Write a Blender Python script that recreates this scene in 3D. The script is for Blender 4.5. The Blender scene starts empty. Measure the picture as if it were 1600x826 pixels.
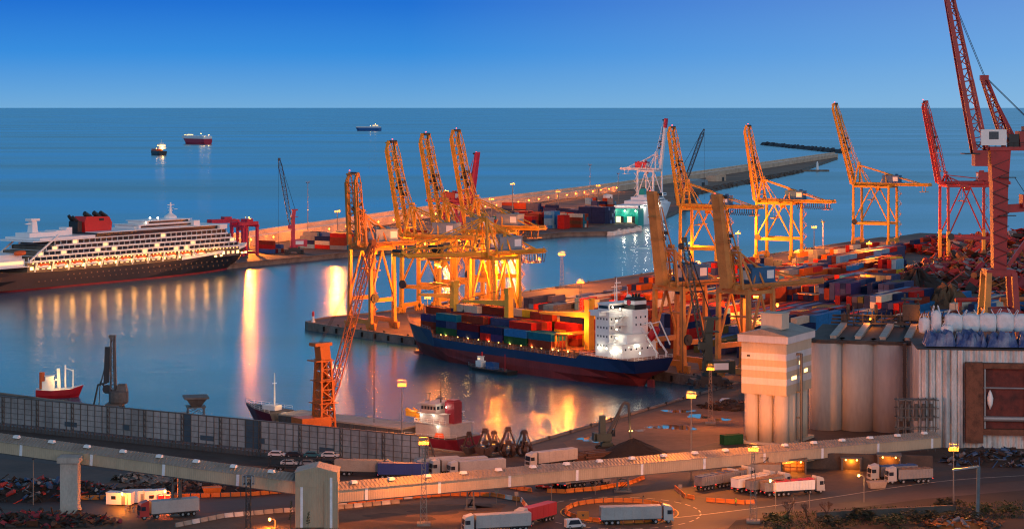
import bpy, bmesh, math, random
from mathutils import Vector, Matrix
R = math.radians
C = bpy.context.scene.collection
SC = bpy.context.scene
rnd = random.Random(7)
# ------------------------------------------------------------------ camera
F, CX, HY, H = 3200.0, 800.0, 168.0, 95.0       # focal in photo pixels, centre column, horizon row, eye height
cam = bpy.data.cameras.new('camera'); cam_o = bpy.data.objects.new('camera', cam); C.objects.link(cam_o)
cam_o.location = (0, 0, H); cam_o.rotation_euler = (R(90), 0, 0)
cam.sensor_width = 36; cam.lens = 36 * F / 1600
cam.shift_y = -(413 - HY) / 1600
cam.clip_start = 5; cam.clip_end = 900000
SC.camera = cam_o
# ------------------------------------------------------------------ sky
W = bpy.data.worlds.new('World'); SC.world = W; W.use_nodes = True
nt = W.node_tree; nt.nodes.clear()
out = nt.nodes.new('ShaderNodeOutputWorld'); bg = nt.nodes.new('ShaderNodeBackground')
nt.links.new(bg.outputs[0], out.inputs[0])
sky = nt.nodes.new('ShaderNodeTexSky'); sky.sky_type = 'NISHITA'; sky.sun_disc = False
SUN_EL, SUN_AZ = 2.0, 160.0
sky.sun_elevation = R(SUN_EL); sky.sun_rotation = R(SUN_AZ); sky.altitude = 100
sky.air_density = 1.0; sky.dust_density = 0.6; sky.ozone_density = 4.0
tc = nt.nodes.new('ShaderNodeTexCoord'); sep = nt.nodes.new('ShaderNodeSeparateXYZ')
nt.links.new(tc.outputs['Generated'], sep.inputs[0])
ramp = nt.nodes.new('ShaderNodeValToRGB'); cr = ramp.color_ramp
def s2l(c):
    return tuple((x/255/12.92 if x <= 10.3 else ((x/255+.055)/1.055)**2.4) for x in c) + (1,)
cr.elements[0].position = 0.0; cr.elements[0].color = s2l((108, 166, 212))
cr.elements[1].position = 1.0; cr.elements[1].color = s2l((78, 76, 96))
for p_, c_ in ((.008, (92, 158, 214)), (.026, (44, 136, 216)), (.052, (4, 104, 204)), (.10, (44, 154, 232)), (.2, (112, 192, 230)), (.33, (132, 184, 216)), (.55, (94, 106, 134))):
    e = cr.elements.new(p_); e.color = s2l(c_)
nt.links.new(sep.outputs[2], ramp.inputs[0])
# paler violet band low on the seaward side to the south
mr = nt.nodes.new('ShaderNodeMapRange'); mr.inputs[1].default_value = -.05; mr.inputs[2].default_value = .30
nt.links.new(sep.outputs[0], mr.inputs[0])
mz = nt.nodes.new('ShaderNodeMapRange'); mz.inputs[1].default_value = .0; mz.inputs[2].default_value = .30; mz.inputs[3].default_value = .55; mz.inputs[4].default_value = 0
nt.links.new(sep.outputs[2], mz.inputs[0])
mul = nt.nodes.new('ShaderNodeMath'); mul.operation = 'MULTIPLY'
nt.links.new(mr.outputs[0], mul.inputs[0]); nt.links.new(mz.outputs[0], mul.inputs[1])
mixa = nt.nodes.new('ShaderNodeMix'); mixa.data_type = 'RGBA'; mixa.inputs['B'].default_value = s2l((146, 190, 224))
nt.links.new(mul.outputs[0], mixa.inputs['Factor']); nt.links.new(ramp.outputs[0], mixa.inputs['A'])
# afterglow of the nishita sky added behind and above
sk = nt.nodes.new('ShaderNodeMix'); sk.data_type = 'RGBA'; sk.blend_type = 'ADD'; sk.inputs['Factor'].default_value = 0.02
nt.links.new(mixa.outputs['Result'], sk.inputs['A']); nt.links.new(sky.outputs[0], sk.inputs['B'])
SKY_MUL = 10.0
scl = nt.nodes.new('ShaderNodeVectorMath'); scl.operation = 'SCALE'; scl.inputs['Scale'].default_value = SKY_MUL
nt.links.new(sk.outputs['Result'], scl.inputs[0]); nt.links.new(scl.outputs[0], bg.inputs['Color'])
bg.inputs['Strength'].default_value = 0.1
# ------------------------------------------------------------------ sun (last glow, low in the west behind the viewer)
sl = bpy.data.lights.new('evening_glow', 'SUN'); sl.energy = 0.65; sl.angle = R(25); sl.color = (1, .83, .70)
so = bpy.data.objects.new('evening_glow', sl); C.objects.link(so)
so.rotation_euler = (R(90 - 14), 0, R(SUN_AZ - 180 + 40)); so.location = (0, -100, 200)
SC.view_settings.view_transform = 'Standard'; SC.view_settings.look = 'None'
SC.view_settings.exposure = 0.08; SC.view_settings.gamma = 1; SC.view_settings.use_curve_mapping = False
cy = SC.cycles; cy.pixel_filter_type = 'BLACKMAN_HARRIS'; cy.filter_width = 1.15; cy.use_denoising = True
try: cy.denoiser = 'OPENIMAGEDENOISE'
except Exception: pass
cy.max_bounces = 4; cy.diffuse_bounces = 2; cy.glossy_bounces = 3; cy.transmission_bounces = 2; cy.volume_bounces = 0
cy.caustics_reflective = False; cy.caustics_refractive = False; cy.sample_clamp_indirect = 6; cy.sample_clamp_direct = 0
# ------------------------------------------------------------------ helpers
def at(px, d, z=None, py=None):
    """world point on the line of sight of photo column px at depth d"""
    x = (px - CX) / F * d
    if py is not None: z = H - (py - HY) / F * d
    return Vector((x, d, z if z is not None else 3))
def gp(px, py, z=3.0):
    d = F * (H - z) / (py - HY)
    return Vector(((px - CX) / F * d, d, z))
class MB:
    def __init__(s): s.v, s.f, s.m = [], [], []
    def add(s, vs, fs, mi=0):
        o = len(s.v); s.v += [tuple(v) for v in vs]
        for f in fs: s.f.append([i + o for i in f]); s.m.append(mi)
        return s
    def box(s, c, d, mi=0, M=None, taper=1.0):
        x, y, z = [k/2 for k in d]; t = taper
        vs = [(-x,-y,-z),(x,-y,-z),(x,y,-z),(-x,y,-z),(-x*t,-y*t,z),(x*t,-y*t,z),(x*t,y*t,z),(-x*t,y*t,z)]
        vs = [Vector(v) for v in vs]
        if M is not None: vs = [M @ v for v in vs]
        c = Vector(c); vs = [v + c for v in vs]
        return s.add(vs, [(0,3,2,1),(4,5,6,7),(0,1,5,4),(1,2,6,5),(2,3,7,6),(3,0,4,7)], mi)
    def bar(s, p, q, w, h=None, mi=0, w2=None, h2=None, up=None):
        """rectangular beam p to q; w across, h in the 'up' plane"""
        p, q = Vector(p), Vector(q); h = w if h is None else h; w2 = w if w2 is None else w2; h2 = h if h2 is None else h2
        d = (q - p); L = d.length
        if L < 1e-6: return s
        d /= L; up = Vector(up) if up else (Vector((0,0,1)) if abs(d.z) < .95 else Vector((0,1,0)))
        a = d.cross(up).normalized(); b = a.cross(d).normalized()
        vs = []
        for o, ww, hh in ((p, w, h), (q, w2, h2)):
            for sx, sy in ((-1,-1),(1,-1),(1,1),(-1,1)): vs.append(o + a*sx*ww/2 + b*sy*hh/2)
        return s.add(vs, [(3,2,1,0),(4,5,6,7),(0,1,5,4),(1,2,6,5),(2,3,7,6),(3,0,4,7)], mi)
    def tube(s, p, q, r, r2=None, n=8, mi=0, cap=True):
        p, q = Vector(p), Vector(q); r2 = r if r2 is None else r2; d = (q-p)
        if d.length < 1e-6: return s
        d.normalize(); up = Vector((0,0,1)) if abs(d.z) < .95 else Vector((1,0,0))
        a = d.cross(up).normalized(); b = a.cross(d)
        vs = []
        for o, rr in ((p, r), (q, r2)):
            for i in range(n):
                t = 2*math.pi*i/n; vs.append(o + a*rr*math.cos(t) + b*rr*math.sin(t))
        fs = [(i, (i+1)%n, n+(i+1)%n, n+i) for i in range(n)]
        if cap: fs += [tuple(range(n-1,-1,-1)), tuple(range(n, 2*n))]
        return s.add(vs, fs, mi)
    def path(s, pts, r, n=5, mi=0):
        for a, b in zip(pts, pts[1:]): s.tube(a, b, r, n=n, mi=mi, cap=True)
        return s
    def prism(s, poly, z0, z1, mi=0, mtop=None):
        n = len(poly)
        vs = [(x,y,z0) for x,y in poly] + [(x,y,z1) for x,y in poly]
        ar = sum(poly[i][0]*poly[(i+1)%n][1]-poly[(i+1)%n][0]*poly[i][1] for i in range(n))
        idx = list(range(n))
        if ar < 0: vs = [vs[i] for i in idx[::-1]] + [vs[n+i] for i in idx[::-1]]
        s.add(vs, [(i,(i+1)%n,n+(i+1)%n,n+i) for i in range(n)] + [tuple(range(n-1,-1,-1))], mi)
        o = len(s.v) - 2*n; s.f.append([o+n+i for i in range(n)]); s.m.append(mi if mtop is None else mtop)
        return s
    def lathe(s, c, prof, n=16, mi=0):
        c = Vector(c); vs = []
        for r, z in prof:
            for i in range(n):
                t = 2*math.pi*i/n; vs.append(c + Vector((r*math.cos(t), r*math.sin(t), z)))
        fs = []
        for k in range(len(prof)-1):
            for i in range(n): fs.append((k*n+i, k*n+(i+1)%n, (k+1)*n+(i+1)%n, (k+1)*n+i))
        fs.append(tuple(range(n-1,-1,-1))); fs.append(tuple((len(prof)-1)*n+i for i in range(n)))
        return s.add(vs, fs, mi)
    def profile(s, pts, y0, y1, mi=0):
        """polygon in x,z swept along y"""
        n = len(pts); vs = [(x,y0,z) for x,z in pts] + [(x,y1,z) for x,z in pts]
        return s.add(vs, [(i,(i+1)%n,n+(i+1)%n,n+i) for i in range(n)] + [tuple(range(n-1,-1,-1)), tuple(range(n,2*n))], mi)
    def lattice(s, p, q, w, h, n, cw, lw, mi=0, w2=None, h2=None, up=None, sides=(1,1,1,1)):
        """four-chord lattice girder"""
        p, q = Vector(p), Vector(q); d = (q-p).normalized(); w2 = w if w2 is None else w2; h2 = h if h2 is None else h2
        up = Vector(up) if up else (Vector((0,0,1)) if abs(d.z) < .95 else Vector((1,0,0)))
        a = d.cross(up).normalized(); b = a.cross(d).normalized()
        def k(i, t):
            sx, sy = ((-1,-1),(1,-1),(1,1),(-1,1))[i]
            return p + (q-p)*t + a*sx*(w+(w2-w)*t)/2 + b*sy*(h+(h2-h)*t)/2
        for i in range(4): s.bar(k(i,0), k(i,1), cw, mi=mi)
        for j in range(n):
            t0, t1 = j/n, (j+1)/n
            for i in range(4):
                if not sides[i]: continue
                i2 = (i+1)%4
                if j % 2: s.bar(k(i,t0), k(i2,t1), lw, mi=mi)
                else: s.bar(k(i2,t0), k(i,t1), lw, mi=mi)
                s.bar(k(i,t1), k(i2,t1), lw, mi=mi)
        return s
    def build(s, name, mats, parent=None, smooth=False):
        me = bpy.data.meshes.new(name); me.from_pydata(s.v, [], s.f)
        mats = mats if isinstance(mats, (list, tuple)) else [mats]
        for m in mats: me.materials.append(m)
        if len(mats) > 1: me.polygons.foreach_set('material_index', s.m)
        if smooth: me.polygons.foreach_set('use_smooth', [True]*len(me.polygons))
        me.update()
        o = bpy.data.objects.new(name, me); C.objects.link(o)
        if parent: o.parent = parent
        return o
def boxes(name, items, mat_, parent):
    """equal small pieces, each an object of its own sharing mesh data by size"""
    cache = {}
    for c, d in items:
        k = tuple(round(x,3) for x in d)
        if k not in cache: o = MB().box((0,0,0), d).build(name, mat_, parent); cache[k] = o.data
        else: o = bpy.data.objects.new(name, cache[k]); C.objects.link(o); o.parent = parent
        o.location = c
def tag(o, label=None, cat=None, group=None, kind=None):
    if label: o['label'] = label
    if cat: o['category'] = cat
    if group: o['group'] = group
    if kind: o['kind'] = kind
    return o
def thing(name, label, cat, loc=(0,0,0), rz=0, group=None):
    o = bpy.data.objects.new(name, None); C.objects.link(o); o.location = loc; o.rotation_euler = (0,0,rz)
    return tag(o, label, cat, group)
def kids(o): return [c for c in bpy.data.objects if c.parent == o]
KID = {}
def copy_tree(o, parent=None):
    c = o.copy(); C.objects.link(c)
    if parent: c.parent = parent
    if o not in KID: KID[o] = kids(o)
    for ch in KID[o]: copy_tree(ch, c)
    return c
def dup(o, label, loc, rz=None, group=None):
    c = copy_tree(o); c.location = loc
    if rz is not None: c.rotation_euler = (0,0,rz)
    c['label'] = label
    if group: c['group'] = group
    return c
def aim(px, py): return math.atan2(py, px)
# ------------------------------------------------------------------ materials
MATS = {}
def mat(name, col, rough=.6, metal=0.0, var=.25, scale=.35, dark=.55, streak=0.0, emit=None, bump=0.0, bscale=4.0, col2=None, spec=.5):
    if name in MATS: return MATS[name]
    m = bpy.data.materials.new(name); m.use_nodes = True; MATS[name] = m
    t = m.node_tree; b = t.nodes['Principled BSDF']; b.inputs['Roughness'].default_value = rough; b.inputs['Metallic'].default_value = metal
    b.inputs['Specular IOR Level'].default_value = spec
    if emit:
        b.inputs['Base Color'].default_value = (*col, 1)
        b.inputs['Emission Color'].default_value = (*emit[0], 1); b.inputs['Emission Strength'].default_value = emit[1]
        return m
    tcn = t.nodes.new('ShaderNodeTexCoord'); mp = t.nodes.new('ShaderNodeMapping')
    if streak: mp.inputs['Scale'].default_value = (1, 1, 1 - streak)
    t.links.new(tcn.outputs['Object'], mp.inputs[0])
    n = t.nodes.new('ShaderNodeTexNoise'); n.inputs['Scale'].default_value = scale; n.inputs['Detail'].default_value = 5; n.inputs['Roughness'].default_value = .62
    t.links.new(mp.outputs[0], n.inputs[0])
    r = t.nodes.new('ShaderNodeMapRange'); r.inputs[1].default_value = .42; r.inputs[2].default_value = .72; r.inputs[4].default_value = var
    t.links.new(n.outputs[0], r.inputs[0])
    x = t.nodes.new('ShaderNodeMix'); x.data_type = 'RGBA'; x.inputs['A'].default_value = (*col, 1)
    x.inputs['B'].default_value = (*(col2 or [c*dark for c in col]), 1)
    if not col2: r.inputs[4].default_value = min(1, var*2)
    t.links.new(r.outputs[0], x.inputs['Factor']); t.links.new(x.outputs['Result'], b.inputs['Base Color'])
    n3 = t.nodes.new('ShaderNodeTexNoise'); n3.inputs['Scale'].default_value = scale*11; n3.inputs['Detail'].default_value = 3
    t.links.new(mp.outputs[0], n3.inputs[0])
    r3 = t.nodes.new('ShaderNodeMapRange'); r3.inputs[1].default_value = .3; r3.inputs[2].default_value = .7; r3.inputs[3].default_value = 1-min(.16,var*.35); r3.inputs[4].default_value = 1+min(.12,var*.25)
    t.links.new(n3.outputs[0], r3.inputs[0])
    x3 = t.nodes.new('ShaderNodeVectorMath'); x3.operation = 'SCALE'; t.links.new(x.outputs['Result'], x3.inputs[0]); t.links.new(r3.outputs[0], x3.inputs['Scale']); t.links.new(x3.outputs[0], b.inputs['Base Color'])
    if bump:
        n2 = t.nodes.new('ShaderNodeTexNoise'); n2.inputs['Scale'].default_value = bscale; n2.inputs['Detail'].default_value = 6
        t.links.new(tcn.outputs['Object'], n2.inputs[0])
        bp = t.nodes.new('ShaderNodeBump'); bp.inputs['Strength'].default_value = bump; bp.inputs['Distance'].default_value = .2
        t.links.new(n2.outputs[0], bp.inputs['Height']); t.links.new(bp.outputs[0], b.inputs['Normal'])
    return m
def ribbed(name, col, pitch, axis='X', depth=.08, rough=.55, var=.25, metal=0.0, dark=.55, scale=.3):
    """profiled sheet: regular ribs along one object axis"""
    if name in MATS: return MATS[name]
    m = mat(name, col, rough, metal, var, scale, dark, streak=.7); t = m.node_tree; b = t.nodes['Principled BSDF']
    tcn = [n for n in t.nodes if n.type == 'TEX_COORD'][0]
    w = t.nodes.new('ShaderNodeTexWave'); w.bands_direction = axis; w.inputs['Scale'].default_value = .314/pitch; w.inputs['Distortion'].default_value = 0
    t.links.new(tcn.outputs['Object'], w.inputs[0])
    bp = t.nodes.new('ShaderNodeBump'); bp.inputs['Distance'].default_value = depth; bp.inputs['Strength'].default_value = .8
    t.links.new(w.outputs[1], bp.inputs['Height']); t.links.new(bp.outputs[0], b.inputs['Normal'])
    return m
SOD = (1, .235, .015); WARM = (1, .52, .14); WHITE = (1, .88, .66)
M_sod = mat('sodium_lamp_glass', (1,.6,.2), emit=((1,.26,.012), 3.6))
M_warm = mat('warm_lamp_glass', (1,.8,.5), emit=((1,.5,.10), 6))
M_whl = mat('white_lamp_glass', (1,.9,.8), emit=((1,.84,.55), 12))
M_redl = mat('red_lamp_glass', (1,.1,.1), emit=((1,.06,.05), 5))
M_win = mat('lit_window', (1,.7,.3), emit=((1,.62,.2), 3.5))
M_win2 = mat('dim_lit_window', (1,.7,.4), emit=((1,.62,.28), 1.0))
M_glass = mat('dark_window_glass', (.02,.03,.045), .12, var=.1)
M_steel = mat('galvanised_steel', (.30,.31,.32), .5, .4)
M_dark = mat('dark_machinery_steel', (.035,.037,.04), .6, .2)
M_white = mat('white_paint', (.78,.78,.76), .5, var=.12, dark=.75)
M_rubber = mat('black_rubber', (.015,.015,.016), .8)
LD = {}
def flood(pos, watts, target, parent=None, col=None, spread=80, r=.6, name='floodlight_beam'):
    l = bpy.data.lights.new(name, 'SPOT'); l.energy = watts; l.color = col or SOD; l.spot_size = R(spread); l.spot_blend = .6; l.shadow_soft_size = r
    o = bpy.data.objects.new(name, l); C.objects.link(o); pos = Vector(pos); o.location = pos
    o.rotation_euler = (Vector(target)-pos).to_track_quat('-Z','Y').to_euler()
    if parent: o.parent = parent
    return o
def lamp_light(pos, watts, parent=None, col=SOD, r=.5, name='lamp_glow'):
    k = (watts, col, r)
    if k not in LD:
        l = bpy.data.lights.new(name, 'POINT'); l.energy = watts; l.color = col; l.shadow_soft_size = r; LD[k] = l
    o = bpy.data.objects.new(name, LD[k]); C.objects.link(o); o.location = pos
    if parent: o.parent = parent
    return o
# ================================================================== SETTING
def water_mat():
    m = bpy.data.materials.new('sea_water'); m.use_nodes = True; t = m.node_tree; b = t.nodes['Principled BSDF']
    b.inputs['Base Color'].default_value = (.016,.108,.178,1); b.inputs['IOR'].default_value = 1.33
    g = t.nodes.new('ShaderNodeNewGeometry')
    # calmer inside the harbour, wind patches out at sea
    n = t.nodes.new('ShaderNodeTexNoise'); n.inputs['Scale'].default_value = 1; n.inputs['Detail'].default_value = 4
    mp = t.nodes.new('ShaderNodeMapping'); mp.inputs['Scale'].default_value = (.0009,.0028,1); t.links.new(g.outputs['Position'], mp.inputs[0]); t.links.new(mp.outputs[0], n.inputs[0])
    r = t.nodes.new('ShaderNodeMapRange'); r.inputs[1].default_value = .35; r.inputs[2].default_value = .7; r.inputs[3].default_value = .19; r.inputs[4].default_value = .31
    t.links.new(n.outputs[0], r.inputs[0]); t.links.new(r.outputs[0], b.inputs['Roughness'])
    bp0 = None
    for sc, dist, st in ((.40, .16, .5), (.07, .5, .4)):
        w = t.nodes.new('ShaderNodeTexNoise'); w.inputs['Scale'].default_value = sc; w.inputs['Detail'].default_value = 3
        t.links.new(g.outputs['Position'], w.inputs[0])
        bp = t.nodes.new('ShaderNodeBump'); bp.inputs['Distance'].default_value = dist; bp.inputs['Strength'].default_value = st
        t.links.new(w.outputs[0], bp.inputs['Height'])
        if bp0: t.links.new(bp0.outputs[0], bp.inputs['Normal'])
        bp0 = bp
    t.links.new(bp0.outputs[0], b.inputs['Normal'])
    return m
tag(MB().add([(-250000,-2000,0),(250000,-2000,0),(250000,420000,0),(-250000,420000,0)], [(0,1,2,3)]).build('sea', water_mat()), kind='structure')
M_ground = mat('oily_quay_ground', (.078,.058,.047), .75, var=.6, scale=.05, dark=.45, bump=.15, bscale=.6)
M_quay = mat('quay_concrete', (.20,.165,.135), .85, var=.5, scale=.15, dark=.4)
M_asph = mat('road_asphalt', (.045,.042,.042), .7, var=.4, scale=.08, dark=.7)
M_dirt = mat('bare_earth', (.16,.10,.065), .95, var=.6, scale=.09, dark=.45, bump=.4, bscale=.5)
M_rock = mat('rock_armour', (.11,.085,.07), .9, var=.6, scale=.3, dark=.4, bump=.8, bscale=.7)
M_bwall = mat('breakwater_concrete', (.60,.42,.29), .85, var=.4, scale=.06, dark=.6)
M_btop = mat('breakwater_top', (.85,.78,.68), .85, var=.2, scale=.04, dark=.7)
FE = lambda t, o=0: Vector((8+.517*t + .856*o, 1026+.856*t - .517*o, 0))     # far edge of the terminal: along t, inland o
NE = lambda s, o=0: Vector((-87+.65*s + .76*o, 874-.76*s + .65*o, 0))        # near edge: along s, inland o
land = [(-233,711),(-6.7,541.8),(74.5,685),(-87,874),(-89,880),(-87,888),(-79,902),(-62,918),(8,1026),(83,1150),(215,1376),(262,1452),(310,1486),(380,1494),(900,1500),(900,250),(-500,250),(-500,700)]
tag(MB().prism(land, -6, 3.0, 1, 0).build('ground', [M_ground, M_quay]), kind='structure')
pier = [(-205,1150),(-166,1207),(-100,1308),(39,1510),(71,1519),(99,1583),(97,1640),(133,1764),(160,1900),(196,2230),(255,2439),(423,3006),(596,3750),(606,3850),(590,3800),(112,2232),(-29,1844),(-174,1355),(-214,1200)]
tag(MB().prism(pier, -6, 3.0, 1, 0).build('pier_ground', [M_ground, M_quay]), kind='structure')
# coping strip along the quay edges
def coping(name, pts, w=1.6, h=.35):
    b = MB()
    for a, c in zip(pts, pts[1:]):
        a, c = Vector((*a,0)), Vector((*c,0)); d = (c-a).normalized(); n = Vector((-d.y,d.x,0))
        b.bar(a+n*w*.55+Vector((0,0,3+h/2)), c+n*w*.55+Vector((0,0,3+h/2)), w, h)
    return tag(b.build(name, M_quay), kind='structure')
coping('quay_kerb', [land[i] for i in (4,3,2)]); coping('quay_kerb', [land[i] for i in (2,1,0)])
coping('quay_kerb', [land[i] for i in (11,10,9,8,7,6,5)]); coping('quay_kerb', [pier[i] for i in (5,4,3,2,1)])
# crane rails, apron paving as flush sheets
def sheet(name, poly, z, m, kind='structure'):
    me = MB(); n = len(poly); ar = sum(poly[i][0]*poly[(i+1)%n][1]-poly[(i+1)%n][0]*poly[i][1] for i in range(n))
    p = [(x,y,z) for x,y in (poly if ar > 0 else poly[::-1])]
    return tag(me.add(p, [tuple(range(n))]).build(name, m), kind=kind)
M_apron = mat('terminal_paving', (.115,.078,.058), .8, var=.45, scale=.04, dark=.55)
def q2(fn, a, b, o1, o2): return [tuple(fn(*k))[:2] for k in ((a,o1),(b,o1),(b,o2),(a,o2))]
sheet('apron_paving', q2(FE, -100, 560, 2.5, 40), 3.02, M_apron)
sheet('apron_paving', q2(NE, 20, 245, 2.5, 36), 3.04, M_apron)
M_rail = mat('crane_rail_steel', (.03,.028,.027), .5, .5)
for fn, a, b, os_ in ((FE, -95, 540, (6, 29)), (NE, 25, 240, (5, 17))):
    for o in os_: sheet('crane_rail', q2(fn, a, b, o-.35, o+.35), 3.06, M_rail)
# breakwater wall with its pale top road, rock armour on the seaward face
BW = [(-196,1290),(-174,1355),(-29,1844),(111,2232),(605,3800)]
b = MB()
for a, c in zip(BW, BW[1:]):
    a, c = Vector((*a,0)), Vector((*c,0)); d = (c-a).normalized(); n = Vector((-d.y,d.x,0))
    P = [(a,-5),(a,9)]
    for (w0,w1,z0,z1,mi) in ((0,9,-2,9.2,0),(5.5,9,9.2,12.2,0)):
        vs = [a+n*w0, c+n*w0, c+n*w1, a+n*w1]; vs = [v+Vector((0,0,z0)) for v in vs] + [v+Vector((0,0,z1)) for v in vs]
        b.add(vs, [(0,1,5,4),(1,2,6,5),(2,3,7,6),(3,0,4,7),(3,2,1,0)], mi); b.add(vs[4:], [(0,1,2,3)], 1)
tag(b.build('breakwater', [M_bwall, M_btop]), 'long pale concrete breakwater wall with a walkway along its top', 'breakwater')
sheet('spit_ground', [(160,1905),(194,2230),(253,2439),(421,3006),(590,3740),(586,3778),(114,2226),(30,2010),(100,1880)], 3.03, mat('spit_earth', (.24,.15,.095), .95, var=.6, scale=.02, dark=.5))
def rubble(name, label, cat, pts, w, hgt, n, size, m, seed=1, kind=None):
    """rock mound: core ridge plus loose boulders along a line"""
    r = random.Random(seed); b = MB()
    for a, c in zip(pts, pts[1:]):
        a, c = Vector(a), Vector(c); d = (c-a).normalized(); nn = Vector((-d.y,d.x,0))
        vs = []
        for p in (a, c):
            for o, z in ((-w/2,-2),(-w*.18,hgt),(w*.18,hgt),(w/2,-2)): vs.append(p+nn*o+Vector((0,0,z)))
        b.add(vs, [(0,4,5,1),(1,5,6,2),(2,6,7,3),(0,1,2,3),(7,6,5,4)])
        for i in range(int(n*(c-a).length)):
            t, o = r.random(), r.uniform(-1,1); p = a+(c-a)*t+nn*o*w/2; p.z += max(0, hgt*(1-max(0,abs(o)-.3)/.7)) - .2
            s = size*r.uniform(.5,1.2); Mx = Matrix.Rotation(r.uniform(0,3),3,'Z') @ Matrix.Rotation(r.uniform(-.6,.6),3,'X')
            b.box(p, (s,s*r.uniform(.6,1),s*r.uniform(.5,.9)), 0, Mx, r.uniform(.55,.9))
    o = b.build(name, m); return tag(o, label, cat, kind=kind)
M_rockd = mat('dark_rock_armour', (.05,.055,.065), .9, var=.5, scale=.05, dark=.5)
rubble('outer_breakwater', 'dark low rock breakwater lying alone out at sea', 'breakwater', [(640,5200,0),(655,4900,0),(688,4260,0)], 26, 7, .12, 6, M_rockd, 3)
rubble('rock_revetment', 'rough brown rocks lining the spit shore beside the breakwater', 'rock shore', [(160,1900,2),(196,2230,2),(255,2439,2),(423,3006,1.5)], 14, 1.5, .35, 3, M_rock, 4)
rubble('rock_revetment', 'pale boulders below the ferry ramp quay', 'rock shore', [(72,1518,.5),(99,1582,.5)], 5, 2.4, .9, 2.2, M_btop, 5)
# ================================================================== SHIP-TO-SHORE GANTRY CRANES
M_yel = mat('crane_yellow_paint', (.72,.33,.02), .5, var=.35, scale=.25, dark=.5)
M_ora = mat('crane_orange_paint', (.66,.23,.025), .5, var=.35, scale=.25, dark=.5)
M_och = mat('crane_ochre_paint', (.56,.23,.05), .55, var=.35, scale=.25, dark=.5)
M_red = mat('crane_red_paint', (.38,.014,.016), .5, var=.35, scale=.25, dark=.5)
M_redp = mat('crane_crimson_paint', (.55,.02,.06), .5, var=.3, scale=.25, dark=.5)
M_house = mat('machinery_house_grey', (.22,.27,.31), .5, var=.3, scale=.3)
M_houseb = mat('machinery_house_blue', (.035,.12,.26), .5, var=.3, scale=.3)
M_cable = mat('black_festoon_cable', (.012,.012,.013), .7)
def lamp_ball(parent, p, r=.45, m=None, name='floodlight'):
    b = MB(); b.lathe(p, [(r*.5,-r),(r,-r*.35),(r,r*.35),(r*.5,r)], 8); return b.build(name, m or M_sod, parent)
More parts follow.
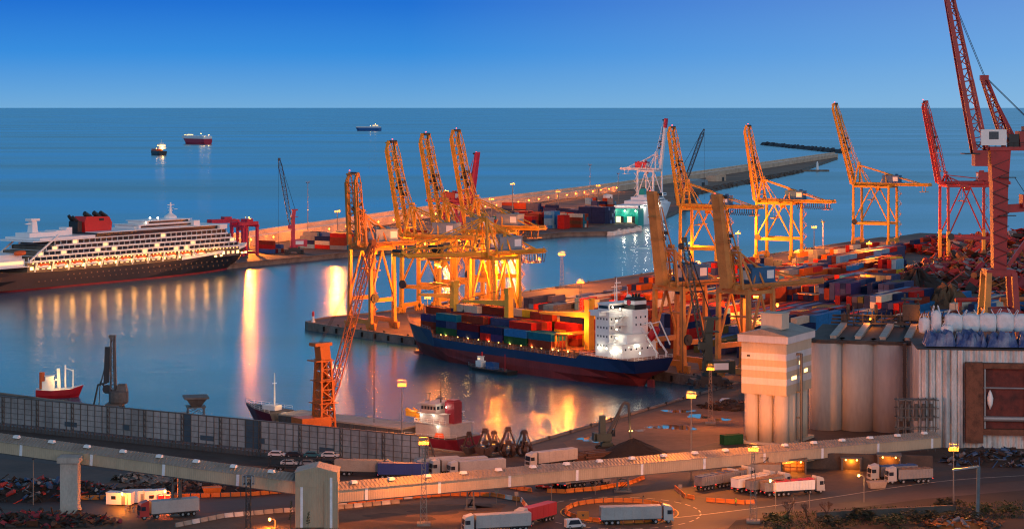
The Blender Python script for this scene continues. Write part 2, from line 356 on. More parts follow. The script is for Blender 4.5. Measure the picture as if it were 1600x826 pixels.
def sts(name, label, loc, rz, paint, house, G=20, Wd=20, hg=34, Lb=42, tilt=9, back=20, mast=14, kind='twin', low=False, glow=None, festoon=True, legs2=None, group='ship-to-shore gantry cranes', reel=True, tip=True, bl=1.0):
    """local axes: -x the water, +x the land; y along the rails; z up from the rail"""
    t = thing(name, label, 'gantry crane', loc, rz, group); hw = Wd/2
    for x in (0, G):
        for y in (-hw, hw):
            lean = 0 if x == 0 else 0
            m = legs2 if legs2 else paint
            MB().bar((x, y, 2.2), (x+lean, y*.94, hg), 1.7, 1.5, w2=1.3, h2=1.3, up=(1,0,0)).build('leg', paint, t)
            b = MB(); b.box((x,y,2.2),(1.4,6,1.0),0)
            for k in (-2.4,-.8,.8,2.4):
                b.tube((x-.35,y+k,.55),(x+.35,y+k,.55),.55,n=10)
            b.box((x,y-1.6,1.25),(1.0,2.6,.9)); b.box((x,y+1.6,1.25),(1.0,2.6,.9)); b.box((x,y,3.0),(1.8,2,1.2))
            b.build('bogie', paint, t)
        MB().bar((x,-hw,3.2),(x,hw,3.2),1.3,1.9).build('sill_beam', paint, t)
        MB().bar((x,-hw,hg),(x,hw,hg),1.3,1.8).build('portal_tie', paint, t)
    for y in (-hw, hw):
        zt = hg*.36
        MB().bar((0,y*.97,zt),(G,y*.97,zt),1.0,1.7).build('portal_beam', paint, t)
        b = MB(); b.bar((0,y*.97,zt+1),(G*.5,y*.95,hg-1),.7); b.bar((G,y*.97,zt+1),(G*.5,y*.95,hg-1),.7)
        b.bar((0,y*.95,hg-.3),(G,y*.95,hg-.3),.9,1.2); b.build('diagonal_brace', paint, t)
    gy = 3.2
    b = MB()
    for y in (-gy, gy): b.bar((-3,y,hg+1.4),(G+back,y,hg+1.4),1.1,1.9)
    n = int((G+back)/5)
    for i in range(n+1): b.bar((-3+i*(G+back+3)/n,-gy,hg+1.2),(-3+i*(G+back+3)/n,gy,hg+1.2),.5,.7)
    for y in (-gy-1.2, gy+1.2):
        b.bar((-2,y,hg+1.2),(G+back,y,hg+1.2),1.0,.12)
        b.bar((-2,y*1.12,hg+2.4),(G+back,y*1.12,hg+2.4),.09); b.bar((-2,y*1.12,hg+1.8),(G+back,y*1.12,hg+1.8),.07)
        for i in range(0,int(G+back)+1,3): b.bar((-2+i,y*1.12,hg+1.2),(-2+i,y*1.12,hg+2.4),.08)
    b.build('main_girder', paint, t)
    # mast at the hinge, rear frame, stays
    b = MB(); hm = hg+mast
    for y in (-1,1):
        b.bar((-.5,y*gy*1.5,hg),(1.0,y*1.8,hm),.9); b.bar((5.5,y*gy*1.3,hg),(1.4,y*1.8,hm),.6)
    b.bar((1,-2.2,hm),(1,2.2,hm),1.0)
    for k in (.35,.7): b.bar((0.2,-gy*1.5+k*2.6,hg+mast*k),(0.2,gy*1.5-k*2.6,hg+mast*k),.5)
    b.box((1.2,0,hm+.9),(2.4,3.4,.25)); b.box((1.2,0,hm+1.6),(1.2,2.2,1.0)); b.build('mast_frame', paint, t)
    b = MB(); hr = hg+mast*.62; xr = G*.86
    for y in (-1,1):
        b.bar((xr+.5,y*gy*1.3,hg+2),(xr-1,y*1.9,hr),.6)
        b.bar((xr-4,y*gy*1.1,hg+2),(xr-1,y*1.9,hr),.5)
    b.bar((xr-1,-2,hr),(xr-1,2,hr),.6); b.build('rear_frame', paint, t)
    b = MB()
    for y in (-1.9,1.9):
        b.bar((1,y,hm),(xr-1,y,hr),.55); b.bar((xr-1,y,hr),(G+back*.72,y*1.6,hg+2.2),.55)
        b.bar((1.2,y*.8,hm-.5),(9,y*1.4,hg+2),.35)
    b.build('backstay', paint, t)
    # boom
    th = R(90-tilt) if not low else R(1.5)
    d = Vector((-math.cos(th),0,math.sin(th))); nrm = Vector((math.sin(th),0,math.cos(th)))   # nrm: upper side of the boom
    o = Vector((-3.2,0,hg+1.4)); b = MB()
    def q(s, y, k): return o + d*s + nrm*k + Vector((0,y,0))
    if kind == 'box':
        b.bar(q(0,0,0), q(Lb,0,0), 5.2*bl, 3.4*bl, up=nrm, w2=4.6*bl, h2=2.4*bl)
        for s in (Lb*.25,Lb*.5,Lb*.75): b.bar(q(s,-2.75*bl,0), q(s,2.75*bl,0), .3, 3.5*bl, up=nrm)
        for y in (-2.9,2.9): b.bar(q(0,y*bl,1.9*bl), q(Lb,y*bl*.9,1.4*bl), .25)
        b.box(q(Lb+.4,0,0), (2.2*bl,4.8*bl,1.2))
    else:
        for y in (-gy, gy):
            b.bar(q(0,y,0), q(Lb-3,y*.92,0), .9, 2.0, up=nrm, h2=1.5); b.bar(q(Lb-3.2,y*.92,0), q(Lb,y*.92,1.6), .9, 1.2, up=nrm)
            b.bar(q(Lb*.12,y,3.4), q(Lb*.86,y*.95,2.6), .4); b.bar(q(Lb*.86,y*.95,2.6), q(Lb,y*.9,1.8), .35)
            m_ = int(Lb/3.2)
            for i in range(m_):
                s0, s1 = Lb*(.12+.74*i/m_), Lb*(.12+.74*(i+1)/m_); k0, k1 = 3.4-.8*i/m_, 3.4-.8*(i+1)/m_
                b.bar(q(s0,y,0 if i%2 else k0), q(s1,y,k1 if i%2 else 0), .28)
            b.bar(q(2,y*1.35,-.3), q(Lb-4,y*1.3,-.3), .8, .1, up=nrm)
            b.bar(q(2,y*1.5,.9), q(Lb-4,y*1.42,.9), .08)
        for i in range(int(Lb/4.2)+1):
            s = min(Lb-.6, i*4.2+.5); b.bar(q(s,-gy,0), q(s,gy,0), .5, .6, up=nrm)
            if i % 2: b.bar(q(s,-gy,0), q(min(Lb-1,s+4.2),gy,0), .25)
            if Lb*.12 < s < Lb*.86: b.bar(q(s,-gy,2.9), q(s,gy,2.9), .3)
    bo = b.build('boom', paint, t)
    b = MB(); b.bar(q(Lb*.38,0,2.7), q(Lb-.4,0,2.1), .35, .2); b.box(q(Lb*.55,0,3.2), (2.4,2.8,1.2)); b.box(q(Lb*.42,1.2,3.0), (1.6,1.4,1.6)); b.tube(q(Lb*.5,-2,1.6), q(Lb*.5,2,1.6), .8, n=8)
    b.tube(q(Lb-.4,-2.6,1.9), q(Lb-.4,2.6,1.9), .6, n=8)
    b.build('sheave_block', M_dark, bo)
    # forestays
    b = MB()
    for y in (-1.6,1.6):
        if low:
            b.bar((1,y,hm), q(Lb*.52,y*1.8,1.2), .4); b.bar((1,y,hm), q(Lb*.9,y*1.8,1.2), .35)
        else:
            mid = q(Lb*.42,y,4.8); b.bar((1,y,hm), mid, .3); b.bar(mid, q(Lb*.84,y,2.4), .3)
            b.tube((1,y*.6,hm+1), q(Lb*.97,y*.6,2.0), .09, n=4)
    b.build('forestay', paint, t)
    # machinery house with its white panel
    hx = G*.98
    b = MB(); b.box((hx,0,hg+5.0),(11.5,6.0,4.6),0); b.box((hx,0,hg+7.45),(12,6.4,.3),0); b.box((hx-3.4,0,hg+8.1),(2.4,2.2,1.0),0)
    b.box((hx+3,1,hg+8.0),(1.6,1.6,.8),0); b.box((hx,0,hg+2.45),(13,7.4,.3),0)
    ho = b.build('machinery_house', house, t)
    MB().box((hx-5.79,.4,hg+5.1),(.05,4.0,3.2)).build('house_panel', M_white, ho); MB().box((hx+3.4,-3.03,hg+5.1),(3.4,.05,2.8)).build('house_panel', M_white, ho)
    # trolley with the driver's cab
    tx = G*.42 if not low else -Lb*.55
    b = MB(); b.box((tx,0,hg+.1),(5,7.6,.9)); b.box((tx+3.2,2.2,hg-1.8),(2.6,2.4,2.6)); b.bar((tx,-2,hg),(tx,-2,hg-2),.4); tr = b.build('trolley', paint, t)
    MB().box((tx+1.85,2.2,hg-1.9),(.08,2.1,1.6)).build('cab_window', M_glass, tr)
    b = MB()
    for y in (-2.2,2.2):
        for k in (-.6,.6): b.tube((tx+k,y,hg),(tx+k,y*1.1,hg-8.6),.05,n=4)
    b.box((tx,0,hg-9),(1.6,6,.6)); b.box((tx,-4.4,hg-9.2),(2.2,3,.45)); b.box((tx,4.4,hg-9.2),(2.2,3,.45)); b.build('spreader', paint, tr)
    if festoon:
        b = MB(); n = int(back/1.5)
        for y in (-gy-.6,):
            for i in range(n):
                x0 = G+1.5+i*(back-2)/n; x1 = x0+(back-2)/n*1.25; ps = []
                for k in range(7):
                    u = k/6; ps.append((x0+(x1-x0)*u, y, hg+.3-3.4*math.sin(math.pi*u)))
                b.path(ps, .17, n=4)
        b.build('festoon_cable', M_cable, t)
    b = MB(); b.box((G+back-1,0,hg+1.2),(3,8,.4))
    for y in (-3.8,3.8): b.bar((G+back-1,y,hg+1),(G+back-1,y,hg+3),.2)
    for y in (-3,3): b.bar((G+back-4,y,hg-3),(G+back-4,y,hg),.25)
    b.box((G+back-4,0,hg-3.2),(4,7,.3)); b.build('end_platform', paint, t)
    if reel:
        b = MB(); b.tube((1.3,-hw*.96-.9,hg*.36+1),(1.3,-hw*.96-1.5,hg*.36+1),1.9,n=18); b.tube((1.3,-hw*.96-.7,hg*.36+1),(1.3,-hw*.96-1.7,hg*.36+1),.6,n=10); b.build('cable_reel', M_dark, t)
    # zigzag stair on a landward leg
    b = MB(); z = 3; k = 0; yy = hw*.96+1.1
    while z < hg-3:
        z2 = min(hg-1, z+3.4); xa, xb = (G-.2, G+2.6) if k%2 == 0 else (G+2.6, G-.2)
        b.bar((xa,yy,z),(xb,yy,z2),.7,.16); b.bar((xa,yy+.35,z+1),(xb,yy+.35,z2+1),.08); b.box((xb,yy,z2),(1.3,1.1,.14)); b.bar((xb,yy+.5,z2),(xb,yy+.5,z2+1.1),.08)
        z = z2; k += 1
    b.build('stairway', paint, t)
    if tip:
        lamp_ball(bo, q(Lb+.9,1.8*(bl if kind=='box' else 1),.6), .24, M_redl, 'warning_light')
    for (p, w) in (glow or []):
        lamp_ball(t, p, .55); lamp_light((p[0],p[1],p[2]-1.2), w, t, r=.6)
    return t
RF = math.atan2(-.517, .856)       # landward direction of the far edge
RN = math.atan2(.65, .76)          # landward direction of the near edge
def on_fe(px, o=6):
    k = (px-CX)/F; t = (k*(1026-.517*o)-8-.856*o)/(.517-k*.856); p = FE(t, o); return (p.x, p.y, 3.0)
def on_ne(px, o=5):
    k = (px-CX)/F; s = (k*(874+.65*o)+87-.76*o)/(.65+k*.76); p = NE(s, o); return (p.x, p.y, 3.0)
GL = 26000
gl1 = [((2,0,30.5),GL),]
sts('gantry_crane', 'yellow quay crane with raised boom standing just behind the orange crane on the quay tip', on_fe(641), RF, M_yel, M_house, G=20, Wd=14, hg=33, Lb=43, tilt=11, back=17, festoon=False, glow=[((8,0,31),GL)])
sts('gantry_crane', 'yellow crane with raised boom, middle of the three packed behind the lit crane', on_fe(694), RF, M_yel, M_house, G=20, Wd=14, hg=34, Lb=45, tilt=11, back=17, festoon=False, glow=[((8,0,31),GL)])
sts('gantry_crane', 'yellow crane with raised boom in front of the slanted crimson boom', on_fe(742), RF, M_yel, M_house, G=20, Wd=14, hg=34.5, Lb=46, tilt=11, back=17, glow=[((8,0,31),GL)])
sts('gantry_crane', 'orange crane with raised lattice boom beside the white crane of the ferry', on_fe(1072), RF, M_yel, M_houseb, G=22.5, Wd=15.5, hg=35, Lb=45, tilt=9, back=24, glow=[((2,0,15),GL)])
sts('gantry_crane', 'orange crane with looped black cable under its rear girder, water behind', on_fe(1190), RF, M_yel, M_houseb, G=23, Wd=16, hg=34, Lb=46, tilt=9, back=24)
sts('gantry_crane', 'tallest orange crane with raised boom and blue machinery house by the yard edge', on_fe(1340), RF, M_yel, M_houseb, G=25, Wd=16, hg=39, Lb=56, tilt=15, back=26, festoon=False, glow=[((23,8,14),GL)])
sts('gantry_crane', 'orange crane with short upright boom on the quay tip near the harbour marker', on_ne(563), RN, M_ora, M_house, G=12, Wd=15, hg=33.5, Lb=30, tilt=3, back=14, festoon=False, glow=[((6,0,30.5),20000)])
sts('gantry_crane', 'brightly lit yellow crane with its boom lowered over the container ship', on_ne(752), RN, M_yel, M_house, G=13, Wd=15, hg=34, Lb=38, low=True, back=17, mast=15, tip=False,
    glow=[((-20,3,32),30000),((4,-4,31.5),42000),((14,4,31.5),42000),((30,0,32),26000),((6,-7,13),36000),((6,7,14),36000)])
sts('gantry_crane', 'ochre crane with a plain box boom raised beside the stern of the container ship', on_ne(1045), RN, M_och, M_houseb, G=11, Wd=14.5, hg=29, Lb=32, tilt=9, back=14, mast=13, kind='box', festoon=False, bl=.78)
sts('gantry_crane', 'ochre crane with a plain box boom raised behind the black lattice crane', on_ne(1146), RN, M_och, M_houseb, G=12, Wd=14.5, hg=30, Lb=31, tilt=9, back=30, mast=13, kind='box', bl=.78, festoon=False, glow=[((22,0,24),GL)])
sts('gantry_crane', 'slim crimson crane with raised boom on the far pier behind the yellow cranes', (-31,1432,3), math.atan2(-.55,.83)+math.pi, M_redp, M_red, G=15, Wd=16, hg=25, Lb=34, tilt=9, back=18, mast=10, kind='box', festoon=False, reel=False, bl=.75)
c4 = sts('gantry_crane', 'dark red crane with orange lower legs standing over the scrap heap', (250,1185,3), R(4), M_red, M_red, G=26, Wd=18, hg=47, Lb=48, tilt=11, back=12, mast=6, festoon=False, reel=True)
for o in kids(c4):
    if o.name.startswith('leg'):
        v = o.data.vertices; lo = (v[0].co+v[2].co)/2; hi_ = (v[4].co+v[6].co)/2
        MB().bar(lo, lo+(hi_-lo)*.42, 1.9, 1.7, up=(1,0,0)).build('leg_sleeve', M_yel, o).matrix_parent_inverse.identity()
# ================================================================== CONTAINERS
COL = {'navy blue':(.016,.028,.085),'blue':(.02,.085,.26),'bright blue':(.03,.17,.40),'teal':(.012,.13,.20),'rust red':(.22,.040,.022),'red':(.42,.022,.018),
       'maroon':(.12,.014,.022),'orange':(.55,.10,.015),'green':(.02,.085,.035),'olive green':(.09,.10,.045),'grey':(.20,.21,.22),'slate blue':(.055,.065,.14),
       'cream':(.55,.47,.36),'white':(.62,.62,.60),'yellow':(.6,.42,.03),'purple':(.055,.035,.12),'brown':(.13,.055,.03),'light blue':(.16,.32,.45)}
CM = {}
def cmesh(L, col):
    k = (L, col)
    if k in CM: return CM[k]
    m = mat('container_' + col.replace(' ','_'), COL[col], .75, var=.3, scale=.5, dark=.6, spec=.06)
    Wc, Hc = 2.44, 2.59; b = MB()
    for x in (-1,1):
        for y in (-1,1): b.box((x*(L/2-.1), y*(Wc/2-.1), Hc/2), (.2,.2,Hc))
    b.box((0,0,Hc/2), (L-.12, Wc-.14, Hc-.1))
    for z in (.1, Hc-.08):
        for y in (-1,1): b.box((0, y*(Wc/2-.06), z), (L-.4, .12, .18 if z < 1 else .13))
        for x in (-1,1): b.box((x*(L/2-.06), 0, z), (.12, Wc-.4, .18))
    n = int(L/.61)
    for i in range(n):
        x = -L/2+.4+(L-.8)*(i+.5)/n
        for y in (-1,1): b.box((x, y*(Wc/2-.055), Hc/2), (.3,.05,Hc-.35))
    for y in (-.75,-.3,.3,.75): b.box((-L/2+.03, y, Hc/2), (.07,.06,Hc-.3))
    b.box((-L/2+.02,0,Hc/2),(.06,.04,Hc-.3))
    me = bpy.data.meshes.new('container'); me.from_pydata(b.v, [], b.f); me.materials.append(m); me.update(); CM[k] = me; return me
def container(L, col, p, rz, label, group):
    o = bpy.data.objects.new('shipping_container', cmesh(L, col)); C.objects.link(o); o.location = p; o.rotation_euler = (0,0,rz)
    return tag(o, label, 'container', group)
ORD = ['','first','second','third','fourth','fifth','sixth','seventh','eighth','ninth','tenth','eleventh','twelfth','thirteenth','fourteenth','fifteenth','sixteenth','seventeenth','eighteenth','nineteenth','twentieth',
       'twenty-first','twenty-second','twenty-third','twenty-fourth','twenty-fifth','twenty-sixth','twenty-seventh','twenty-eighth','twenty-ninth','thirtieth']
TIER = {0:'bottom',1:'second',2:'third',3:'fourth',4:'fifth'}
# ================================================================== CONTAINER SHIP
def loft(st, rows_mat, name, mats, parent, deck_mi=None, smooth=False):
    """st: list of (x_list per row or x, [(halfbreadth,z)...] bottom to top); mirrored; deck cap; end caps"""
    b = MB(); n = len(st[0][1]); vs = []
    for xs, rows in st:
        for k, (y, z) in enumerate(rows):
            x = xs[k] if isinstance(xs, (list, tuple)) else xs
            vs += [(x, y, z), (x, -y, z)]
    I = lambda i, k, s: (i*n+k)*2+s
    o = len(b.v); b.v += vs
    for i in range(len(st)-1):
        for k in range(n-1):
            b.f.append([I(i,k,0),I(i,k+1,0),I(i+1,k+1,0),I(i+1,k,0)]); b.m.append(rows_mat[k])
            b.f.append([I(i,k,1),I(i+1,k,1),I(i+1,k+1,1),I(i,k+1,1)]); b.m.append(rows_mat[k])
        if deck_mi is not None:
            b.f.append([I(i,n-1,0),I(i,n-1,1),I(i+1,n-1,1),I(i+1,n-1,0)]); b.m.append(deck_mi)
    for i, fl in ((0,0),(len(st)-1,1)):
        for k in range(n-1):
            f = [I(i,k,0),I(i,k,1),I(i,k+1,1),I(i,k+1,0)]; b.f.append(f[::-1] if fl else f); b.m.append(rows_mat[k])
    return b.build(name, mats, parent, smooth)
M_hblue = mat('ship_hull_blue', (.007,.02,.085), .42, var=.3, scale=.12)
M_hred = mat('ship_antifouling_red', (.22,.022,.018), .6, var=.5, scale=.12, dark=.5, streak=.6)
M_deck = mat('ship_deck_red', (.22,.07,.035), .7, var=.4, scale=.3)
M_fblack = mat('funnel_black', (.015,.015,.016), .5)
M_fred = mat('emblem_red', (.5,.01,.02), .5)
M_dcr = mat('deck_crane_yellow', (.75,.40,.03), .5, var=.2)
SX = NE(223.5, -13.2); SRZ = math.atan2(.76, -.65)
ship = thing('container_ship', 'blue and red container ship moored under the yellow cranes with a white bridge aft', 'ship', (SX.x, SX.y, 0), SRZ)
SMX = Matrix.Translation((SX.x, SX.y, 0)) @ Matrix.Rotation(SRZ, 4, 'Z')
st = []
#   x:   halfbreadths at z = -3, 0, 2.6, 5.2, 9.6(deck)
HS = [(0,[0.2,.3,1.2,7.6,9.4],[6,5.5,4.5,1.2,0],9.6),(6,[.6,1.5,4.5,9.2,10],None,9.6),(14,[2.5,4.5,8,10.2,10.4],None,9.6),(26,[6,8.5,10.2,10.5,10.5],None,9.6),(28,[6.4,8.8,10.3,10.5,10.5],None,8.2),(40,[9.3,10.3,10.5,10.5,10.5],None,8.2),(80,[9.8,10.5,10.5,10.5,10.5],None,8.2),
      (100,[7.5,9,10,10.4,10.5],None,8.3),(108,[5.5,7,8.6,9.7,10.3],None,8.6),(109.5,[5,6.6,8.2,9.4,10.2],None,11.2),(118,[2.4,3.6,5,6.8,8.9],None,11.6),(126,[.6,.9,2,3.8,6.2],[126,126,126,126.6,127.5],12.2),(130,[.1,.15,.3,1.4,3.2],[127.5,128,129,130.5,132.5],12.8),(135,[.03,.03,.05,.1,.2],[129,129,130.5,132.5,137],13.4)]
for x, hb, xs, zt in HS:
    zz = [-3,0,2.6,5.2,zt]; st.append((xs or x, list(zip(hb, zz))))
hull = loft(st, [0,0,0,1], 'hull', [M_hred, M_hblue, M_deck], ship, 2)
b = MB(); b.lathe((0,0,0), [(.1,-3.2),(1.0,-2.2),(1.5,0),(1.7,2),(1.5,4),(.6,5.4)], 10)
b.v = [(127.5+z*.95, y, x*.8-.3) for x,y,z in b.v]; b.build('bulbous_bow', M_hred, ship)
MB().box((1.5,0,-.5),(3,.6,6)).build('rudder', M_hred, ship)
# railings along the deck edge (posts + rails)
def rail(pts, hgt=1.1, step=2.0, r=.06, rails=2):
    b = MB()
    for a, c in zip(pts, pts[1:]):
        a, c = Vector(a), Vector(c); n = max(1, int((c-a).length/step))
        for i in range(n+1):
            p = a+(c-a)*i/n; b.bar(p, p+Vector((0,0,hgt)), r*1.2)
        for k in range(rails): b.bar(a+Vector((0,0,hgt*(k+1)/rails)), c+Vector((0,0,hgt*(k+1)/rails)), r)
    return b
rail([(28,10.3,8.2),(80,10.3,8.2),(100,10.3,8.3),(108,10.1,8.6)]).build('deck_railing', M_steel, ship)
rail([(0.3,-9,9.6),(.3,9,9.6),(6,9.8,9.6),(14,10.2,9.6),(26,10.3,9.6)], r=.07).build('poop_railing', M_white, ship)
rail([(110,10,11.2),(118,8.7,11.6),(127.5,6,12.2),(132.5,3,12.8),(136.6,.2,13.4),(132.5,-3,12.8),(127.5,-6,12.2)]).build('bow_railing', M_steel, ship)
MB().box((68,0,9.0),(82,17.5,1.9)).build('hatch_coaming', M_deck, ship)
b = MB()
for i in range(24):
    x = 30+i*3.2; b.bar((x,9.4,8.2),(x,9.4,10.6),.35); b.bar((x,9.4,10.5),(x,8.4,10.6),.3)
b.bar((30,9.4,10.6),(105,9.4,10.6),.25,.3); b.build('container_stanchion', M_deck, ship)
# bow fittings
b = MB(); b.bar((126,0,12),(126,0,20),.4,.4,w2=.2,h2=.2); b.bar((126,-1.2,18),(126,1.2,18),.15); b.build('foremast', M_ora, ship)
for y in (-2.5,2.5):
    b = MB(); b.tube((122,y-1,12.6),(122,y+1,12.6),.7,n=10); b.box((121,y,12.2),(1.6,1.8,1)); b.build('anchor_winch', M_dark, ship)
# deck cranes
def deck_crane(x, jib, zt):
    g = None
    b = MB(); b.bar((x,0,8),(x,0,zt-2),2.6,2.6,w2=2.3,h2=2.3); b.box((x,0,zt-1),(2.6,2.8,2.2)); b.box((x-1.4,0,zt+.2),(1,1.8,.9)); c = b.build('crane_post', M_dcr, ship)
    b = MB(); b.bar((x+1,0,zt-5.5),(x+jib,0,zt-6.5),1.5,2.0,w2=.8,h2=.8,up=(0,0,1)); b.build('crane_jib', M_dcr, c)
    b = MB(); b.tube((x,.3,zt),(x+jib-1,.2,zt-5.8),.07,n=4); b.tube((x,-.3,zt),(x+jib-1,-.2,zt-5.8),.07,n=4); b.tube((x+jib-.6,0,zt-6.6),(x+jib-.6,0,zt-10),.06,n=4); b.lathe((x+jib-.6,0,zt-11.4),[(.1,0),(.5,.5),(.5,1.1),(.2,1.6)],8); b.build('crane_cable', M_dark, c)
deck_crane(108, 22, 29); deck_crane(76, 27, 28.5); deck_crane(32.5, 26, 27.5)
# accommodation
b = MB(); b.box((26.5,0,17.2),(7,14.4,15.2),0); b.box((27,0,25.1),(6.4,20.4,.5)); b.box((27,8.6,24.4),(4.5,3.4,1.6)); b.box((27,-8.6,24.4),(4.5,3.4,1.6)); b.box((27.2,0,26.2),(5.4,12,2.2)); b.box((27,0,27.5),(6.2,13,.35))
b.box((19.4,0,11.9),(7.4,16,4.6)); b.box((20.5,-2.6,18.5),(5.2,7.4,14.5)); b.box((19.4,0,14.3),(7.8,17.4,.3)); b.box((19.5,-.5,15.9),(7,12,3.0)); b.box((19.4,-.5,17.5),(7.6,13,.25))
acc = b.build('superstructure', M_white, ship); acc.location.x = -8.5
boxes('porthole', [((24.2+i*1.5,7.22,z),(.55,.06,.7)) for z in (13.2,16.4,19.4,22.4) for i in range(4)] + [((22.98,2.2+i*2.0,z),(.06,.6,.7)) for z in (13.2,16.4,19.4,22.4) for i in range(3)] + [((17.87,-5+i*2.2,z),(.06,.55,.7)) for z in (16,20.5,23) for i in range(3)] + [((15.67,-6.5+i*2.6,12.6),(.06,.6,.7)) for i in range(6)], M_glass, acc)
MB().box((27.2,6.05,26.3),(4.6,.08,1.1)).build('bridge_window', M_glass, acc); MB().box((24.46,0,26.3),(.08,11,1.1)).build('bridge_window', M_glass, acc)
b = MB()
for k, z in enumerate((14.4,17.4,20.4,23.4)):
    b.box((21.6,4.6,z),(2.8,6.4,.18)); b.bar((20.2,1.6,z+1),(20.2,7.6,z+1),.08); b.bar((20.2,7.6,z+1),(23,7.6,z+1),.08); b.bar((20.2,1.6,z+.5),(20.2,7.6,z+.5),.06)
    b.bar((21.2,7.2 if k%2 else 2.2,z-3),(21.2,2.2 if k%2 else 7.2,z),.9,.2)
b.build('outside_stair', M_white, acc)
b = MB(); b.box((20.4,-2.6,27.4),(5.2,5.6,3.6),0); b.box((20.4,-2.6,28.0),(5.24,5.64,1.3),1); b.box((20.4,-2.6,29.4),(4.6,5,.5),0)
for y in (-4,-2.6,-1.2): b.tube((20.2,y,29.6),(19.9,y,30.9),.45,n=8)
fn = b.build('funnel', [M_fblack, M_white], acc)
b = MB(); b.tube((20.6,.18,28.0),(20.6,.32,28.0),1.0,n=20); b.build('funnel_emblem', M_fred, fn)
b = MB(); b.tube((27,0,27.5),(27,0,36),.35,.15); b.bar((27,-2.4,33),(27,2.4,33),.18); b.bar((27,-1.6,31),(27,1.6,31),.2); b.box((26.4,0,34.4),(.3,2.6,.3)); b.bar((24.8,3,27.5),(24.8,3,34),.15); b.bar((24.8,-3,27.5),(24.8,-3,33),.15)
b.build('radar_mast', M_white, acc); MB().lathe((25.4,-4.4,27.6),[(.3,0),(.35,.8),(.9,1.2),(1,1.9),(.6,2.5),(.1,2.7)],12).build('radar_dome', M_white, acc, True)
# free-fall lifeboat on its frame over the stern
b = MB()
for y in (-2.2,2.2): b.bar((10.5,y-5.5,20),(1.5,y-5.5,11),.45,.5); b.bar((2,y-5.5,9.6),(2,y-5.5,11.6),.4); b.bar((8,y-5.5,9.6),(8,y-5.5,17.4),.4); b.bar((10.5,y-5.5,20),(5.0,y-5.5,21.5),.35); b.bar((5,y-5.5,21.5),(0,y-5.5,14),.35)
lf = b.build('lifeboat_frame', M_white, ship)
b = MB(); b.lathe((0,0,0),[(.2,-4),(1.1,-3),(1.5,-1),(1.5,1.8),(1.2,3.2),(.3,4)],12); Mx = Matrix.Rotation(R(-45),3,'Y'); b.v = [tuple(Mx @ Vector(v) + Vector((6.4,-5.5,17.0))) for v in b.v]; b.build('free_fall_lifeboat', M_fred, ship, True)
# working lights on the white block and the deck
for i, (x, y, z) in enumerate([(21,8.3,11.6),(18.5,8.3,11.4),(15,8.3,12.6),(12,8.2,12.2),(20.1,6.5,16.2),(20.1,6.5,19.2),(20.1,6.5,22.2),(22.6,6,26.6),(22.6,2.5,25.8),(11.6,5,13.4),(11.6,0,13.5),(11.6,-5,13.2),(8,3,11.5),(24,7.6,12.5),(28,7.6,12.3)]):
    x = x-8.5 if x > 16 else x-4.2; x = max(x, 1.0)
    lamp_ball(ship, (x,y,z), .26, M_whl, 'deck_lamp')
    if i % 2 == 0: lamp_light((x-.9,y+1.3,z+.2), 170, ship, WHITE, .4)
for i, x in enumerate((33,38,41,47,52,58,64,70.5,76,82,88,94,101,104)):
    lamp_ball(ship, (x,9.6,9.9), .2, M_warm, 'deck_lamp')
    if i % 2 == 0: lamp_light((x,10.0,10.2), 260, ship, WARM, .3)
lamp_light((36.5,6,18.5), 15000, ship, SOD, .6); flood((15.5,9.4,22), 20000, (4,60,0), ship, (1,.3,.03), 90); flood((40,9,17), 22000, (40,60,0), ship, (1,.16,.006), 90); lamp_light((52,-3,26), 14000, ship, SOD, .6); lamp_light((8,0,14), 1500, ship, WARM, .5)
b = MB()
for y in (-8.5,8.5):
    b.bar((40.6,y,8.2),(40.6,y,15.4),.5); b.bar((35,y,8.2),(35,y,15.4),.5); b.bar((35,y,15.4),(40.6,y,15.4),.5,.6)
    for x in (37,39): b.bar((x,y,8.2),(x,y,15.4),.25)
for x in (35,38,40.6): b.bar((x,-8.5,15.4),(x,8.5,15.4),.5,.5)
b.build('hatch_gantry', M_ora, ship)
# the boxes on deck
r = random.Random(11)
BAYS = [(47.5,'mid'),(61.0,'mid'),(74.5,'mid'),(88.0,'mid'),(100.5,'mid'),(113,'bow')]
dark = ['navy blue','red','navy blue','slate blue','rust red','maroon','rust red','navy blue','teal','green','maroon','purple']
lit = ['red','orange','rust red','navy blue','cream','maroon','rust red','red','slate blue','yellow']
hts = {}
for bi, (x, _) in enumerate(BAYS):
    for row in range(8):           # row 0 = water side (y=+8.75)
        h = [2,3,3,3,4,4,3,3][row]
        if bi == 5: h = [0,2,3,3,3,3,2,0][row]
        if bi == 4: h = [3,3,3,3,4,4,3,3][row]
        if bi == 3: h = [2,3,3,3,3,4,4,3][row]
        if bi == 2: h = [2,2,3,3,3,3,4,4][row]
        if bi == 1: h = [2,3,3,3,3,4,3,3][row]
        if bi == 0: h = [2,2,2,0,0,3,4,4][row]
        hts[bi,row] = h
nb = len(BAYS)
SHIPBOX = []
